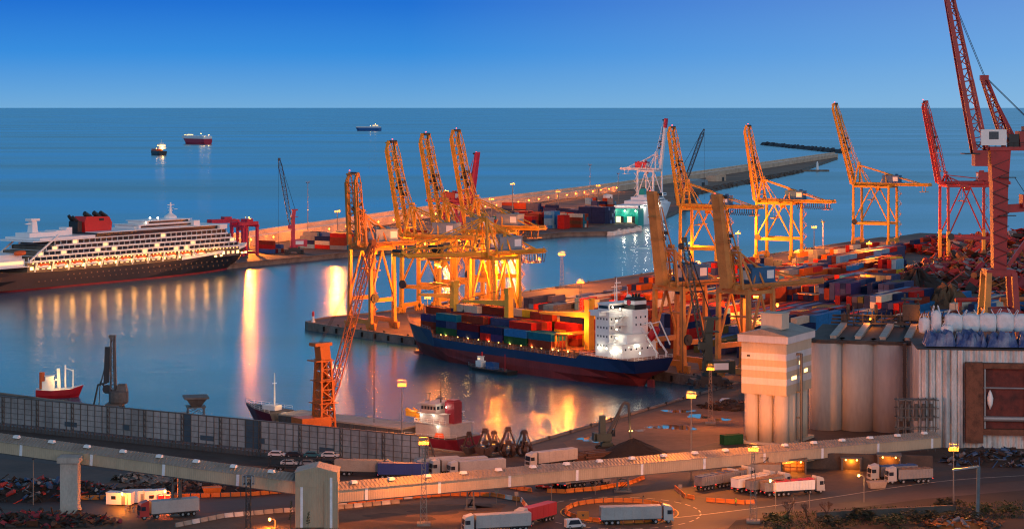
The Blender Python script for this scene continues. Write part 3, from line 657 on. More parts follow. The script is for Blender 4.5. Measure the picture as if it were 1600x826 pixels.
for bi, (x, _) in enumerate(BAYS):
    for row in range(8):
        for ti in range(hts[bi,row]):
            top = ti == hts[bi,row]-1
            vis = top or row in (0,7) or hts[bi,row-1] <= ti or (bi == 0 or hts[bi-1,row] <= ti)
            if not vis: continue
            y = 8.75-row*2.5; z = 10.05+ti*2.62 + (1.2 if bi == 5 else 0)
            two = r.random() < .35 and not (bi == 0 and row < 3)
            for k, (dx, L) in enumerate(((-3.07,6.06),(3.07,6.06)) if two else ((0,12.19),)):
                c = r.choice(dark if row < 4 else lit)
                if bi == 0 and row < 3: c = 'teal' if ti == 1 else 'rust red'
                if bi == 1 and row == 0: c = ['green','bright blue'][ti] if not two else ['white','teal'][ti]
                p = SMX @ Vector((x+dx, y, z))
                nm = ORD[nb-bi]; 
                lab = f"{c}{' short' if two else ''} container on ship, {nm} bay from bow, {ORD[row+1]} row from water, {TIER[ti]} tier"
                if two: lab = f"{c} {'aft' if k == 0 else 'fore'} half-length container, {nm} bay from bow, {ORD[row+1]} row from water, {TIER[ti]} tier"
                container(L, c, p, SRZ, lab, 'containers stacked on the ship')
# workboat alongside
p = SMX @ Vector((67, 15.5, 0)); wb = thing('work_barge', 'small dark work barge lying against the red hull of the container ship', 'barge', (p.x,p.y,0), SRZ)
hb = [(-11,[2.2,2.4,2.6],1.3),(-9,[2.6,2.8,3],1.2),(8,[2.6,2.8,3],1.2),(11,[1.4,1.8,2.2],1.7),(12.5,[.2,.4,.9],2.0)]
loft([(x,[(a[0],-.6),(a[1],.4),(a[2],z)]) for x,a,z in hb], [0,0], 'hull', [M_fblack, M_dark], wb, 1)
b = MB(); b.box((6.5,0,2.4),(3,2.4,2.2)); b.box((6.5,0,4.2),(1.6,1.8,1.5)); b.box((6.5,0,5.05),(2,2,.2)); b.build('wheelhouse', M_white, wb)
b = MB(); b.box((6.5,.93,4.3),(1.3,.06,.7)); b.build('cabin_window', M_win2, wb)
MB().box((0,0,2.3),(4.5,2.6,2.4)).build('deck_tank', mat('container_blue', COL['blue']), wb); MB().bar((-7,0,1),(-7,0,7),.25).build('mast', M_red, wb)
MB().tube((6.5,-.6,5.1),(6.5,-.6,6.6),.4,n=8).build('funnel', M_fred, wb)
rail([(-11,2.5,1.3),(8,2.9,1.2),(11,2.1,1.7)], r=.05).build('railing', M_steel, wb)
# ================================================================== CONTAINER YARD
r = random.Random(5)
M_stuffcol = list(COL)
YB = []   # (dist, L, colour, pos, rz, label, group)
RW = math.atan2(.856, .517)
def hid(p):
    px = CX + p.x/p.y*F; py = HY+F*(H-3)/p.y; return px < 795 or px > 1640 or (px > 1408 and 395 < py < 480) or (px > 1190 and py > 560)
def yard_block(name, a0, o0, rows, nst, hfun, cols, L=12.19, rz=RW, group='containers stacked in the yard', where='yard', fn=FE, flip=False):
    hh = {}
    for i in range(rows):
        for j in range(nst): hh[i,j] = hfun(i, j)
    for i in range(rows):
        for j in range(nst):
            run = r.choice(cols) if j % 3 == 0 or r.random() < .3 else run
            for ti in range(hh[i,j]):
                c = run if r.random() < .62 else r.choice(cols)
                near = i+1 >= rows or hh.get((i+1,j),0) <= ti          # the row towards the viewer is lower
                end = j == 0 or hh.get((i,j-1),0) <= ti
                if not (ti == hh[i,j]-1 or near or end): continue
                p = fn(a0+(j+.5)*(L+.45), o0+(i+.5)*2.6) if not flip else fn(a0+(i+.5)*2.6, o0+(j+.5)*(L+.45))
                p.z = 3.05+ti*2.6
                if hid(p): continue
                YB.append((p.length, L, c, p, rz, f"{c} container, {name}, {ORD[min(30,rows-i)]} row back, {ORD[min(30,j+1)]} along, {TIER[ti]} tier", group))
blues = ['blue','navy blue','slate blue','bright blue','blue','navy blue','grey','blue']
reds = ['rust red','red','red','rust red','red','orange','maroon']
mixd = ['rust red','red','red','navy blue','maroon','blue','rust red','slate blue','grey','orange','red','cream','rust red','bright blue','olive green']
hi = lambda a, b: (lambda i, j: r.randint(a, b))
# blue low rows beside the ship's crane
yard_block('low blue block', -80, 45, 7, 8, lambda i,j: r.choice([1,1,1,2] if i > 2 else [0,1,2,1]), blues+['red'], group='containers in the low blue block')
yard_block('tall red block', 92, 44, 6, 4, lambda i,j: [2,3,3,4,4,4][i] - (1 if r.random()<.3 else 0), reds+['blue','navy blue','slate blue'])
yard_block('far quay scatter', 170, 50, 4, 13, lambda i,j: r.choice([0,1,2,3,0]), mixd+['red','orange'])
yard_block('blue wall block', 172, 84, 5, 11, lambda i,j: 4 if i > 1 else r.choice([3,4]), ['blue','light blue','slate blue','slate blue','purple','rust red','slate blue','red'])
def t0(o): return (50 - (.76*(95+.856*o) + .65*(152-.517*o))) / (.76*.517+.65*.856)      # where a row meets the near apron
strips = [('second strip', 66, 170, 5, mixd+reds+blues), ('third strip', 84, 165, 5, mixd+reds), ('fourth strip', 102, 330, 5, reds+mixd+['orange','red']), ('fifth strip', 120, 330, 6, reds+['yellow','light blue','slate blue','rust red','navy blue']),
          ('sixth strip', 142, 320, 6, mixd+reds), ('seventh strip', 163, 320, 6, ['navy blue','navy blue','slate blue','purple','blue','rust red','red','navy blue']), ('eighth strip', 184, 300, 6, ['navy blue','slate blue','navy blue','maroon','blue','olive green']),
          ('ninth strip', 205, 290, 6, ['navy blue','slate blue','rust red','bright blue','blue','cream','red']), ('tenth strip', 226, 280, 6, ['cream','blue','bright blue','blue','orange','navy blue']), ('last strip', 247, 280, 6, ['blue','bright blue','cream','navy blue','rust red'])]
for nm, o, t1, rows, cols in strips:
    a = max(t0(o), -70 if o < 100 else -400)
    n = int((min(t1, 330)-a)/12.64)
    hb = []; 
    while len(hb) < n: hb += [r.choice((1,2,3,4,5,3,2))]*r.randint(1,4) + ([0] if r.random() < .2 else [])
    yard_block(nm, a, o, rows, n, (lambda hb, rows_: lambda i,j: max(0, hb[j] - (1 if hb[j] and r.random() < .15 else 0) - (1 if i == rows_-1 and r.random() < .6 else 0)))(hb, rows), cols)
yard_block('far block', 335, 60, 6, 8, lambda i,j: r.choice([1,2,3]), mixd+reds)
yard_block('scrapside block', 340, 82, 8, 6, lambda i,j: r.choice([1,2,2]), mixd+reds)
# ------------------------------------------------------------------ far pier stacks
RP = math.atan2(-.55, .83)
PE = lambda t, o=0: Vector((-166+.547*t - .837*o, 1207+.837*t + .547*o))
def pier_block(name, px0, px1, d0, rows, hf, cols, L=12.19, face='containers stacked on the far pier'):
    """rows step away from the viewer; boxes lie across the sight line"""
    x0, x1 = (px0-CX)/F*d0, (px1-CX)/F*d0; n = max(1, int((x1-x0)/(L*.86)))
    hh = {(i,j): hf(i,j) for i in range(rows) for j in range(n)}
    for i in range(rows):
        for j in range(n):
            run = r.choice(cols)
            for ti in range(hh[i,j]):
                if not (ti == hh[i,j]-1 or i == 0 or hh[i-1,j] <= ti or j == n-1): continue
                t = (j+.5)*(L+.4); p = Vector((x0+.83*t+.55*i*2.7, d0-.55*t+.83*i*2.7, 3.05+ti*2.6))
                c = run if r.random() < .5 else r.choice(cols)
                YB.append((p.length, L, c, p, RP, f"{c} container, {name}, {ORD[i+1]} row back, {ORD[j+1]} along, {TIER[ti]} tier", face))
fr = ['red','rust red','maroon','red','navy blue','blue','cream','grey','teal']
pier_block('pier stack by the red gantry', 405, 448, 1300, 4, hi(1,3), fr); pier_block('pier stack by the lattice crane', 470, 560, 1345, 5, hi(2,4), fr+['blue','light blue'])
pier_block('low pier stack behind the quay tip', 575, 700, 1430, 3, hi(1,3), fr)
pier_block('red pier block', 770, 815, 1590, 4, hi(2,3), ['red','rust red','red','teal','orange']); pier_block('tall red pier block', 822, 848, 1580, 4, lambda i,j: 4, ['rust red','maroon','rust red','red'])
pier_block('pale blue pier stack', 851, 868, 1560, 5, lambda i,j: 5, ['light blue','light blue','bright blue'], 6.06); pier_block('small bright red pier stack', 872, 886, 1555, 3, lambda i,j: 4, ['red'], 6.06)
pier_block('brown pier stack', 888, 908, 1575, 4, lambda i,j: 4, ['rust red','rust red','brown','teal','cream'])
pier_block('navy pier block', 884, 950, 1640, 6, lambda i,j: 5 if j > 0 else 4, ['navy blue','navy blue','blue','navy blue'])
pier_block('long mixed pier row', 790, 880, 1670, 4, lambda i,j: r.choice([2,3,3]), ['navy blue','cream','rust red','slate blue','maroon','navy blue'])
pier_block('back pier row', 785, 860, 1760, 4, lambda i,j: r.choice([3,4,4]), ['navy blue','slate blue','rust red','red']); pier_block('back pier stacks by the ramp', 915, 960, 1790, 4, lambda i,j: r.choice([2,4,5]), ['grey','slate blue','navy blue','light blue','rust red'], 6.06)
pier_block('front mixed pier stack', 786, 848, 1545, 4, hi(2,4), ['red','rust red','navy blue','maroon','olive green','red']); pier_block('middle pier stack', 800, 884, 1610, 5, hi(3,4), ['rust red','navy blue','maroon','red','cream','navy blue'])
pier_block('dark pier row by the wall', 850, 930, 1720, 4, hi(2,4), ['navy blue','grey','slate blue','rust red']); pier_block('pier stack behind the lattice crane', 480, 560, 1375, 4, hi(2,4), ['red','red','blue','grey','navy blue'])
# largest in view as things, the remainder one mass
YB.sort(key=lambda y: y[0])
NSHIP = sum(1 for o in bpy.data.objects if o.name.startswith('shipping_container'))
N1 = max(0, 330 - NSHIP)
for y in YB[:N1]: container(*y[1:])
b = MB(); cl = sorted(COL)
for dist, L, c, p, rz, _, _ in YB[N1:]:
    b.box(p+Vector((0,0,1.29)), (L,2.44,2.58), cl.index(c), Matrix.Rotation(rz,3,'Z'))
tag(b.build('distant_containers', [mat('container_'+c.replace(' ','_'), COL[c], 0.75, var=.3, scale=.5, dark=.6, spec=.06) for c in cl]), 'mass of mixed coloured shipping containers filling the far yard', 'containers', kind='stuff')
print('CONTAINERS', NSHIP, len(YB))
# ================================================================== CRUISE LINER
M_hullk = mat('liner_black_hull', (.022,.020,.022), .38, var=.4, scale=.06, dark=.5)
M_boot = mat('liner_red_bootline', (.35,.03,.03), .5)
M_lwhite = mat('liner_white_paint', (.86,.85,.84), .45, var=.1, dark=.8)
M_teak = mat('liner_deck_teak', (.30,.19,.11), .7)
M_orange = mat('lifeboat_orange', (.75,.12,.02), .5, var=.1)
M_cabin = mat('cabin_wall_shaded', (.20,.15,.11), .6, var=.4, scale=.25, dark=.3)  # wall colour darkened, it carries the shade of the deck recesses
M_fun = mat('liner_funnel_red', (.62,.02,.02), .45, var=.15)
LL = 217.0; DX = Vector((.58,.815,0)); sp = Vector((-178,1192,0)) + DX*(32-LL)
LRZ = math.atan2(.815,.58)
lin = thing('cruise_liner', 'large black hulled cruise liner with white balcony decks and a red funnel', 'cruise ship', sp, LRZ)
HS = [(0,[3,8,12,14],0,12),(8,[8,13.5,14.6,15],0,11.5),(30,[13,15,15,15],0,9.5),(60,[14.6,15,15,15],0,8.8),(120,[14.6,15,15,15],0,8.8),(150,[13,14,14.7,15],0,9.3),(172,[9.5,10.8,12.6,14.4],0,10.4),(188,[5.5,6.6,9,12.4],0,11.2),(200,[2,3,5.6,9.4],[197,198,200,202],12),(210,[.2,.3,2.0,5.2],[203,204,208,212],12.8),(217,[.05,.05,.1,.3],[204,205,212,219],13.4)]
st = []
for x, hb, xs, zt in HS:
    st.append((xs or x, list(zip([-2,.9,5.5,zt], hb)) if False else [(h_,z_) for h_,z_ in zip(hb, [-2,.9,5.5,zt])]))
loft(st, [1,0,0], 'hull', [M_hullk, M_boot, M_teak], lin, 2)
# white bulwark forward
b = MB(); fw = [(x if not xs else xs[3], hb[3], zt) for x, hb, xs, zt in HS][5:]
for s in (-1,1):
    for (x0,y0,z0),(x1,y1,z1) in zip(fw, fw[1:]): b.bar((x0,s*y0,z0+.6),(x1,s*y1,z1+.6),.35,1.6)
b.build('bow_bulwark', M_lwhite, lin)
def deck(parent, x0, x1, z, hgt, hw=14.9, rec=1.6, div=4.0, glass=True, front=True, lit=.16, seed=0):
    rr = random.Random(seed); b = MB()
    b.box(((x0+x1)/2,0,z), (x1-x0, hw*2, .5), 0)
    for s in (-1,1): b.box(((x0+x1)/2, s*(hw-.06), z+.5), (x1-x0,.1,.4), 0)      # balcony parapet
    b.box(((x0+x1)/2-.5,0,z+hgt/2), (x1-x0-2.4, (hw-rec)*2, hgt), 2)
    n = int((x1-x0)/div)
    for i in range(n+1):
        x = x0+.2+(x1-x0-.4)*i/n
        for s in (-1,1): b.box((x, s*(hw-rec*.8), z+hgt/2), (.12, rec*.4, hgt-.3), 0)
        if i < n:
            for s in (-1,1): b.box((x+div*.5, s*(hw-rec+.03), z+hgt*.52), (div*.9,.08,hgt*.72), 3 if rr.random() < lit else 1)
    return b.build('balcony_deck', [M_lwhite, M_glass, M_cabin, M_win2], parent)
K = lambda k: k + LL - 32       # k metres from the reference under the stem
zs = [14.4, 17.0, 19.6, 22.2]
for i, z in enumerate(zs): deck(lin, K(-146+i*6), K(13-i*3.4), z, 2.6, seed=i)
b = MB(); b.box((K(-72),0,25.0),(144,29.8,.5),0); b.box((K(-50),0,26.3),(98,27.6,2.2),1); b.box((K(-48),0,27.5),(100,29.6,.45),0); b.box((K(-108),0,25.9),(60,27,1.2),0)
b.build('lido_deck', [M_lwhite, M_glass], lin)
# lit promenade with lifeboats
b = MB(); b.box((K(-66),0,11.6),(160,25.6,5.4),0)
for i in range(40):
    for s in (-1,1): b.box((K(-143+i*4),s*12.84,11.0),(2.2,.08,1.7),1+(i*7%3 > 0))
b.build('promenade', [M_cabin, M_win, M_win2], lin)
lbm = None
for i in range(11):
    x = K(-136+i*11.6)
    for s in (-1,1):
        b = MB(); b.bar((x-5.4,s*13.4,9),(x-5.4,s*15.2,14.2),.6,.8); b.bar((x-5.4,s*15.2,14.2),(x-5.4,s*13.5,14.5),.6,.6); b.build('davit', M_lwhite, lin)
        bb = MB(); bb.lathe((0,0,0),[(.2,-4.4),(1.1,-3.4),(1.55,-1.5),(1.55,1.5),(1.1,3.4),(.2,4.4)],10)
        bb.v = [(x+v[2], s*14.2+v[1]*.95, 11.9+(v[0]*.75)) for v in bb.v]
        bo = bb.build('lifeboat', M_lwhite, lin, True)
        MB().box((x,s*14.2,12.75),(7.2,2.6,1.3),taper=.72).build('boat_canopy', M_orange, bo)
for i in range(13):
    x = K(-142+i*11.2); lamp_light((x,-18.2,12.4), 1000, lin, (1,.42,.08), .8)
boxes('promenade_lamp', [((K(-144+i*2.8),-15.05,13.75),(.5,.12,.35)) for i in range(56)], M_warm, lin)
# forward lit hull windows and portholes
hw_ = []
for k in (-6,-1,1.6,4.2,10,15,19.5,23): 
    i = k+LL-32; hwid = 15 if i < 172 else 14.6-(i-172)*.135
    yy = -(14.95 if i < 155 else (15-(i-155)*.04 if i < 172 else 14.3-(i-172)*.125)); hw_.append(((i,yy,9.3+(i-172)*.02 if i > 172 else 9.0),(1.5,.6,1.0)))
boxes('hull_window', hw_, M_win, lin)
boxes('porthole', [((K(-140+i*4.2),-15.02,4.2),(.6,.12,.6)) for i in range(34)] + [((K(-120+i*4.2),-15.02,6.6),(.8,.12,.7)) for i in range(30)], mat('porthole_glass', (.25,.15,.08), .3), lin)
# upper works
b = MB(); b.box((K(-40),0,28.6),(46,19,2.2),0); b.box((K(-38),0,30.6),(34,15,1.8),0); b.box((K(-40),0,29.8),(48,20,.3),0); b.box((K(-38),0,31.6),(36,16.5,.3),0); b.box((K(-20),0,29.2),(5,24,3),0)
b.box((K(-62),0,28.2),(4,14,1.6),0); b.box((K(-2),0,26.4),(6,31.5,2.4),0)
uw = b.build('upper_deckhouse', M_lwhite, lin)
b = MB()
for y in (-9.55,9.55): b.box((K(-40),y,28.7),(43,.1,1.1))
for y in (-7.55,7.55): b.box((K(-38),y,30.7),(31,.1,1.0))
b.box((K(1.05),0,26.5),(.1,28,1.1)); b.build('deckhouse_window', M_glass, uw)
b = MB(); b.lathe((K(-29),0,31.6),[(4.2,0),(3.4,1.6),(1.6,2.8),(1.2,3.2)],12); b.tube((K(-29),0,34),(K(-29),0,41),.8,.4); b.bar((K(-29),-2.6,38),(K(-29),2.6,38),.35); b.bar((K(-31.4),0,39.6),(K(-26),0,39.6),.35); b.bar((K(-29),-1.6,36.4),(K(-29),1.6,36.4),.5); b.bar((K(-26),0,37),(K(-23.5),0,37),.3)
b.build('radar_mast', M_lwhite, lin)
for k, z in ((-46,33),(-52,33.2),(-55,31)): lamp_ball(lin, (K(k),-7,z), .5, M_whl, 'deck_floodlight')
b = MB(); b.profile([(K(-98),27.0),(K(-79),27.0),(K(-78.4),32),(K(-80.5),35.3),(K(-97),35.9),(K(-98.6),33)], -4.6, 4.6); fu = b.build('funnel', M_fun, lin)
b = MB()
for k, y in ((-95,-2.2),(-91.5,1.6),(-88,-2),(-84.5,1.8),(-82.5,-1.2)): b.tube((K(k+3),y,35),(K(k-1.5),y,37.4),1.25,n=10)
b.box((K(-101),0,30.5),(3,7,6)); b.tube((K(-101),-2,33),(K(-105),-2,36),.9,n=8); b.tube((K(-101),2,33),(K(-104),2,36.5),.9,n=8); b.bar((K(-88),-4.66,33.9),(K(-84.6),-4.66,33.9),.12,1.3); b.build('exhaust_pipe', M_fblack, fu)
b = MB(); b.box((K(-131),0,30.5),(4.4,4.4,9),taper=.7); b.box((K(-131),0,35.6),(6,4.8,1.2)); b.box((K(-134),0,33.5),(4,1.2,.5)); b.box((K(-127),0,27.6),(22,11,2.6)); b.box((K(-114),0,27.6),(9,9,3.4)); b.box((K(-108),0,28.4),(4,6,4.4))
b.build('aft_mast', M_lwhite, lin)
for y in (-14.2,14.2): MB().bar((K(-146.5),y,14.5),(K(-126),y,27.6),.8,.8).build('slanted_strut', M_lwhite, lin)
b = MB(); b.box((K(-160),0,12.3),(30,27,.5),0); b.box((K(-158),0,14.4),(24,22,3.8),0); b.box((K(-155),0,17.6),(16,20,2.6),0); b.box((K(-158),-11.05,14.4),(22,.1,1.6),1); b.box((K(-170),0,13.0),(12,24,.3),2)
b.build('aft_terrace', [M_lwhite, M_win2, M_teak], lin)
b = MB(); bb = b.lathe((0,0,0),[(.2,-4),(1.4,-3),(1.7,0),(1.4,3),(.2,4)],10); b.v = [(K(-151)+v[2],-13+v[1],19.6+v[0]*.8) for v in b.v]; b.build('rescue_boat', M_orange, lin, True)
# ================================================================== FERRY
M_fgreen = mat('ferry_green_paint', (.0,.30,.24), .45, var=.15)
M_fwhite = mat('ferry_white_paint', (.74,.76,.78), .45, var=.15, dark=.75)
FRZ = math.atan2(.95,.312); fo = Vector((91,1641,0))
fer = thing('car_ferry', 'white car ferry with a green stern and two lit loading doors', 'ferry', fo, FRZ)
HS = [(0,[9.8,10.2,10.3,10.3]),(12,[10,10.4,10.5,10.5]),(80,[10,10.4,10.5,10.5]),(105,[6,7,9,10]),(120,[2,2.6,5.5,8]),(132,[.1,.2,1,3])]
loft([(x,[(h_,z_) for h_,z_ in zip(hb,[-2,1,7,14])]) for x,hb in HS], [0,0,0], 'hull', [M_fwhite], fer, 0)
b = MB(); b.box((-.35,0,10.9),(.6,20.9,6.4)); b.box((-.35,0,3.9),(.6,3.0,7.8)); b.box((-.35,9.2,3.9),(.6,2.6,7.8)); b.box((-.35,-9.2,3.9),(.6,2.6,7.8))
b.box((8,10.55,6.8),(17,.3,13.6)); b.box((8,-10.55,6.8),(17,.3,13.6)); b.box((9,-10.4,15.2),(9,.6,3.2),taper=.6); b.box((9,10.4,15.2),(9,.6,3.2),taper=.6); b.build('stern_panel', M_fgreen, fer)
for y in (-4.6,4.6):
    MB().box((-.02,y+1.4,4.4),(.1,3.6,6.6)).build('loading_door', M_win, fer); MB().box((-.02,y-1.9,4.4),(.1,2.8,6.6)).build('loading_bay', M_dark, fer)
    MB().bar((-.7,y,1.6),(-12,y,3.5),6.0,.5).build('stern_ramp', M_steel, fer)
b = MB(); b.box((40,0,15.2),(78,20,2.4)); b.box((62,0,17.6),(62,19,2.4)); b.box((70,0,20),(44,17,2.4)); b.box((86,0,22.3),(12,22,2.4)); b.box((55,0,20.5),(10,5,5)); b.box((100,0,15.2),(20,15,2.4))
su = b.build('superstructure', M_fwhite, fer)
b = MB()
for (x,w,y,z) in ((40,74,10.04,15.4),(62,58,9.54,17.8),(70,40,8.54,20.2),(86,10,11.04,22.6)):
    for s in (-1,1): b.box((x,s*y,z),(w,.1,.9))
b.build('window_band', M_glass, su)
MB().box((55,0,25.4),(9,4.6,5),taper=.8).build('funnel', M_fgreen, fer)
b = MB(); b.tube((88,0,23.5),(88,0,31),.35,.15); b.bar((88,-2,28),(88,2,28),.25); b.build('mast', M_fwhite, fer)
boxes('life_raft', [((4+i*1.9,y,14.6),(1.4,1.6,1.0)) for i in range(20) for y in (-7,7)], M_fwhite, fer)
for (p,w) in (((-3,0,12.5),1600),((-3,-9,12.5),1100),((-3,9,12.5),1100)): lamp_ball(fer, p, .5, M_whl, 'stern_floodlight'); lamp_light((p[0]-2,p[1],p[2]-1), w, fer, WHITE, .6)
for x in (20,45,70): lamp_light((x,-12.5,15), 2500, fer, WHITE, .5)
# white ship-to-shore crane by the ferry
WRZ = math.atan2(.55,-.83)
sts('gantry_crane', 'white dock crane with a red tipped boom standing behind the ferry', (129,1815,3), WRZ, M_fwhite, M_redp, G=16, Wd=16, hg=36, Lb=44, tilt=7, back=20, mast=15, kind='box', festoon=False, reel=False, bl=.6)
th_ = R(83); d_ = Vector((-math.cos(th_),0,math.sin(th_))); o_ = Vector((-3.2,0,37.4))
wcr = [o for o in bpy.data.objects if o.get('label','').startswith('white dock crane')][0]
MB().bar(o_+d_*37, o_+d_*45.2, 3.2, 2.3, up=(math.sin(th_),0,math.cos(th_))).build('boom_tip', M_redp, wcr)

# ================================================================== SHIPS OUT AT SEA
def sea_ship(name, label, px, py, rz, L, B, D, hullm, upm, tiers, block, lights, boxes=False):
    d = F*H/(py-HY); t = thing(name, label, 'ship', ((px-CX)/F*d, d, 0), rz, 'ships waiting at sea')
    loft([(-L/2,[(B*.36,-1),(B*.46,D*.4),(B*.48,D)]),(-L*.3,[(B*.48,-1),(B/2,D*.4),(B/2,D)]),(L*.3,[(B*.44,-1),(B/2,D*.4),(B/2,D)]),([L*.42,L*.43,L*.46],[(B*.1,-1),(B*.2,D*.4),(B*.34,D*1.05)]),([L*.44,L*.46,L*.52],[(.1,-1),(.2,D*.4),(.4,D*1.12)])], [0,0], 'hull', [hullm], t, 0)
    for x, w, z0, z1, bw in tiers: MB().box((x*L,0,D+(z0+z1)/2),(w*L,B*bw,z1-z0)).build('upper_hull', upm, t)
    x, w, h_ = block; zb = D+max([k[3] for k in tiers] or [0]) if tiers else D
    b = MB(); b.box((x*L,0,zb+h_/2),(w*L,B*.86,h_)); b.box((x*L,0,zb+h_*1.12),(w*L*.6,B*.5,h_*.25)); b.tube((x*L,0,zb+h_),(x*L,0,zb+h_*1.9),.5); bl = b.build('bridge_block', M_fwhite, t)
    b = MB()
    for s in (-1,1): b.box((x*L,s*B*.432,zb+h_*.7),(w*L*.8,.1,h_*.18))
    b.box(((x-w/2)*L-.1,0,zb+h_*.7),(.1,B*.7,h_*.18)); b.build('bridge_window', M_win, bl)
    for (lx,ly,lz,ww) in lights: lamp_ball(t,(lx*L,ly*B,lz),1.1,M_warm,'deck_lamp'); lamp_light((lx*L,ly*B,lz+1.5),ww,t,WARM,1.2)
    return t
M_crim = mat('car_carrier_red', (.45,.02,.05), .5); M_cblue = mat('car_carrier_blue', (.02,.12,.36), .5)
a = sea_ship('car_carrier', 'boxy red and white car carrier riding far out at sea', 307, 225, R(128), 120, 26, 14, M_crim, M_fwhite, [(-.02,.94,0,7,.98)], (.34,.10,4), [(-.2,0,27,9000),(-.46,-.2,24,9000),(-.46,.3,20,5000)])
b = sea_ship('cargo_ship', 'small dark cargo ship with lit bridge, the closest of the ships at sea', 247, 242, R(118), 62, 17, 8, mat('coaster_black_hull',(.03,.025,.03),.5), M_orange, [(.1,.5,0,4,.8)], (-.34,.18,10), [(-.46,0,12,5000),(-.2,-.3,15,4000),(.3,-.2,12,2500)])
c = sea_ship('car_carrier', 'blue and white car carrier, smallest ship near the horizon', 575, 204.5, R(155), 112, 26, 13, M_cblue, M_fwhite, [(-.02,.9,0,5,.98)], (-.3,.14,6), [(-.3,0,27,6000),(-.1,0,21,6000)])
# ================================================================== PIER EQUIPMENT
def rail_gantry(px, d, rz, label, hs=9):
    p = at(px, d); t = thing('container_gantry', label, 'gantry crane', (p.x,p.y,3), rz, 'red container gantries')
    for x in (-hs,hs):
        for y in (-5,5): MB().bar((x,y,0),(x,y,19),1.5).build('leg', M_redp, t)
        MB().bar((x,-6,1.6),(x,6,1.6),1.3,1.4).build('sill_beam', M_redp, t); MB().bar((x,-6.5,18.4),(x,6.5,18.4),1.2,1.4).build('end_tie', M_redp, t)
    for y in (-3.5,3.5): MB().bar((-hs-2,y,20),(hs+2,y,20),1.3,2.2).build('main_girder', M_redp, t)
    MB().box((2,0,21.6),(5,6,2.2)).build('trolley', M_redp, t); MB().box((-4,0,17),(2.4,2.4,2.6)).build('cab', M_redp, t)
rail_gantry(349, 1300, R(30), 'red container gantry right behind the bow of the liner', 7.5); rail_gantry(382, 1275, R(50), 'red container gantry under the pier lamp, beyond the bow of the liner', 6)
def harbour_crane(label, p, yaw, base, tower, boomm, th, tw, piv, L, el, name='harbour_crane', mast=None, cw=.3, bw=2.2, wheels=True, rope=True, open_tower=False):
    """mobile harbour crane; +x is the boom direction before yaw"""
    t = thing(name, label, 'crane', p, yaw, 'mobile harbour cranes')
    b = MB(); b.box((0,0,1.8),(12,6,1.4)); b.box((0,0,3.0),(7,6.5,1.4))
    for x in (-5.5,5.5):
        for y in (-5.5,5.5): b.bar((x*.8,y*.4,1.8),(x,y,1.6),.8,.8); b.box((x,y,.4),(2,2,.5)); b.bar((x,y,.5),(x,y,1.6),.6)
    for x in (-4.5,-2.7,2.7,4.5):
        for y in (-2.6,2.6): b.tube((x,y-.5,.8),(x,y+.5,.8),.8,n=10)
    b.build('chassis', M_dark, t)
    b = MB(); b.lathe((0,0,3.6),[(2.6,0),(2.6,1.2)],16); b.box((-3.4,0,6.6),(9,5.4,3.8)); b.box((-7.4,0,6.4),(1.6,5.6,4.4)); b.build('slewing_house', base, t)
    MB().box((-3.4,2.75,6.8),(5,.1,2.2)).build('house_panel', M_white, t)
    b = MB()
    if open_tower:
        b.lattice((.4,0,4.6),(.2,0,th-3.6),tw*1.25,tw*1.25,7,.55,.3,w2=tw*.8,h2=tw*.8)
        for k in range(7): z0 = 5.2+k*(th-9.5)/7; ww = tw*(1.2-.4*k/7); b.box((.3-ww*.5+.1,0,z0+1.3),(.12,ww*.9,2.2)); b.box((.3,ww*.5-.1,z0+1.2),(ww*.9,.12,1.7 if k%2 else 2.4))
        b.bar((2.2,0,8),(1.2,0,th-5),.5); b.box((.3,0,12),(tw*1.7,tw*1.5,.25)); b.box((.3,0,18),(tw*1.5,tw*1.35,.25)); b.tube((2.6,-1,17),(2.6,1,17),1.0,n=10)
    else: b.bar((.6,0,4.6),(.3,0,th-4),tw,tw,w2=tw*.8,h2=tw*.8)
    b.bar((.3,0,th-4.4),(-.2,0,th),tw*.85,tw*.85); b.box((-.6,0,th+.4),(tw*1.5,tw*.9,.9)); b.box((-.6,0,th-4),(tw*1.6,tw*1.3,.3))
    for k in range(4): b.bar((.4+tw*.52,-tw*.5,8+k*(th-14)/4),(.4+tw*.52,tw*.5,8+(k+1)*(th-14)/4),.18)
    b.build('tower', tower, t)
    MB().box((1.6+tw*.4,tw*.6,th*.62),(2.4,2,2.4)).build('cab', base, t)
    d = Vector((math.cos(el),0,math.sin(el))); a = Vector((tw*.6,0,piv)); tip = a+d*L
    b = MB(); b.lattice(a, a+d*L*.12, 1.2, .6, 2, cw, cw*.6, w2=bw, h2=bw); b.lattice(a+d*L*.12, a+d*L*.9, bw, bw, max(6,int(L*.78/2.6)), cw, cw*.55); b.lattice(a+d*L*.9, tip, bw, bw, 2, cw, cw*.6, w2=.8, h2=.8); b.box(tip,(1.6,1.4,1.6)); bo = b.build('boom', boomm, t)
    b = MB()
    for y in (-.7,-.25,.25,.7): b.tube((-.8,y,th+.6), tip+Vector((-.3,y*.6,.5)), .06, n=4)
    if rope:
        for y in (-.25,.25): b.tube(tip+Vector((.5,y,-.4)), (tip.x+.5,y,5.0), .05, n=4)
    b.build('hoist_rope', M_dark, t)
    return t
M_blue = mat('crane_dark_blue_paint', (.015,.03,.06), .5); M_dkgreen = mat('crane_dark_green_paint', (.01,.028,.024), .5)
M_orc = mat('harbour_crane_orange', (.50,.12,.012), .5, var=.3)
harbour_crane('crimson towered harbour crane with black lattice boom on the far pier', tuple(at(459,1292,3.1)), R(192), M_redp, M_redp, M_blue, 27, 2.6, 16, 44, R(80))
harbour_crane('dark lattice crane leaning over the far spit behind the ferry', tuple(at(1068,1930,3.1)), R(8), M_blue, M_blue, M_blue, 36, 3, 22, 52, R(70), cw=.45, bw=3)
b = MB()
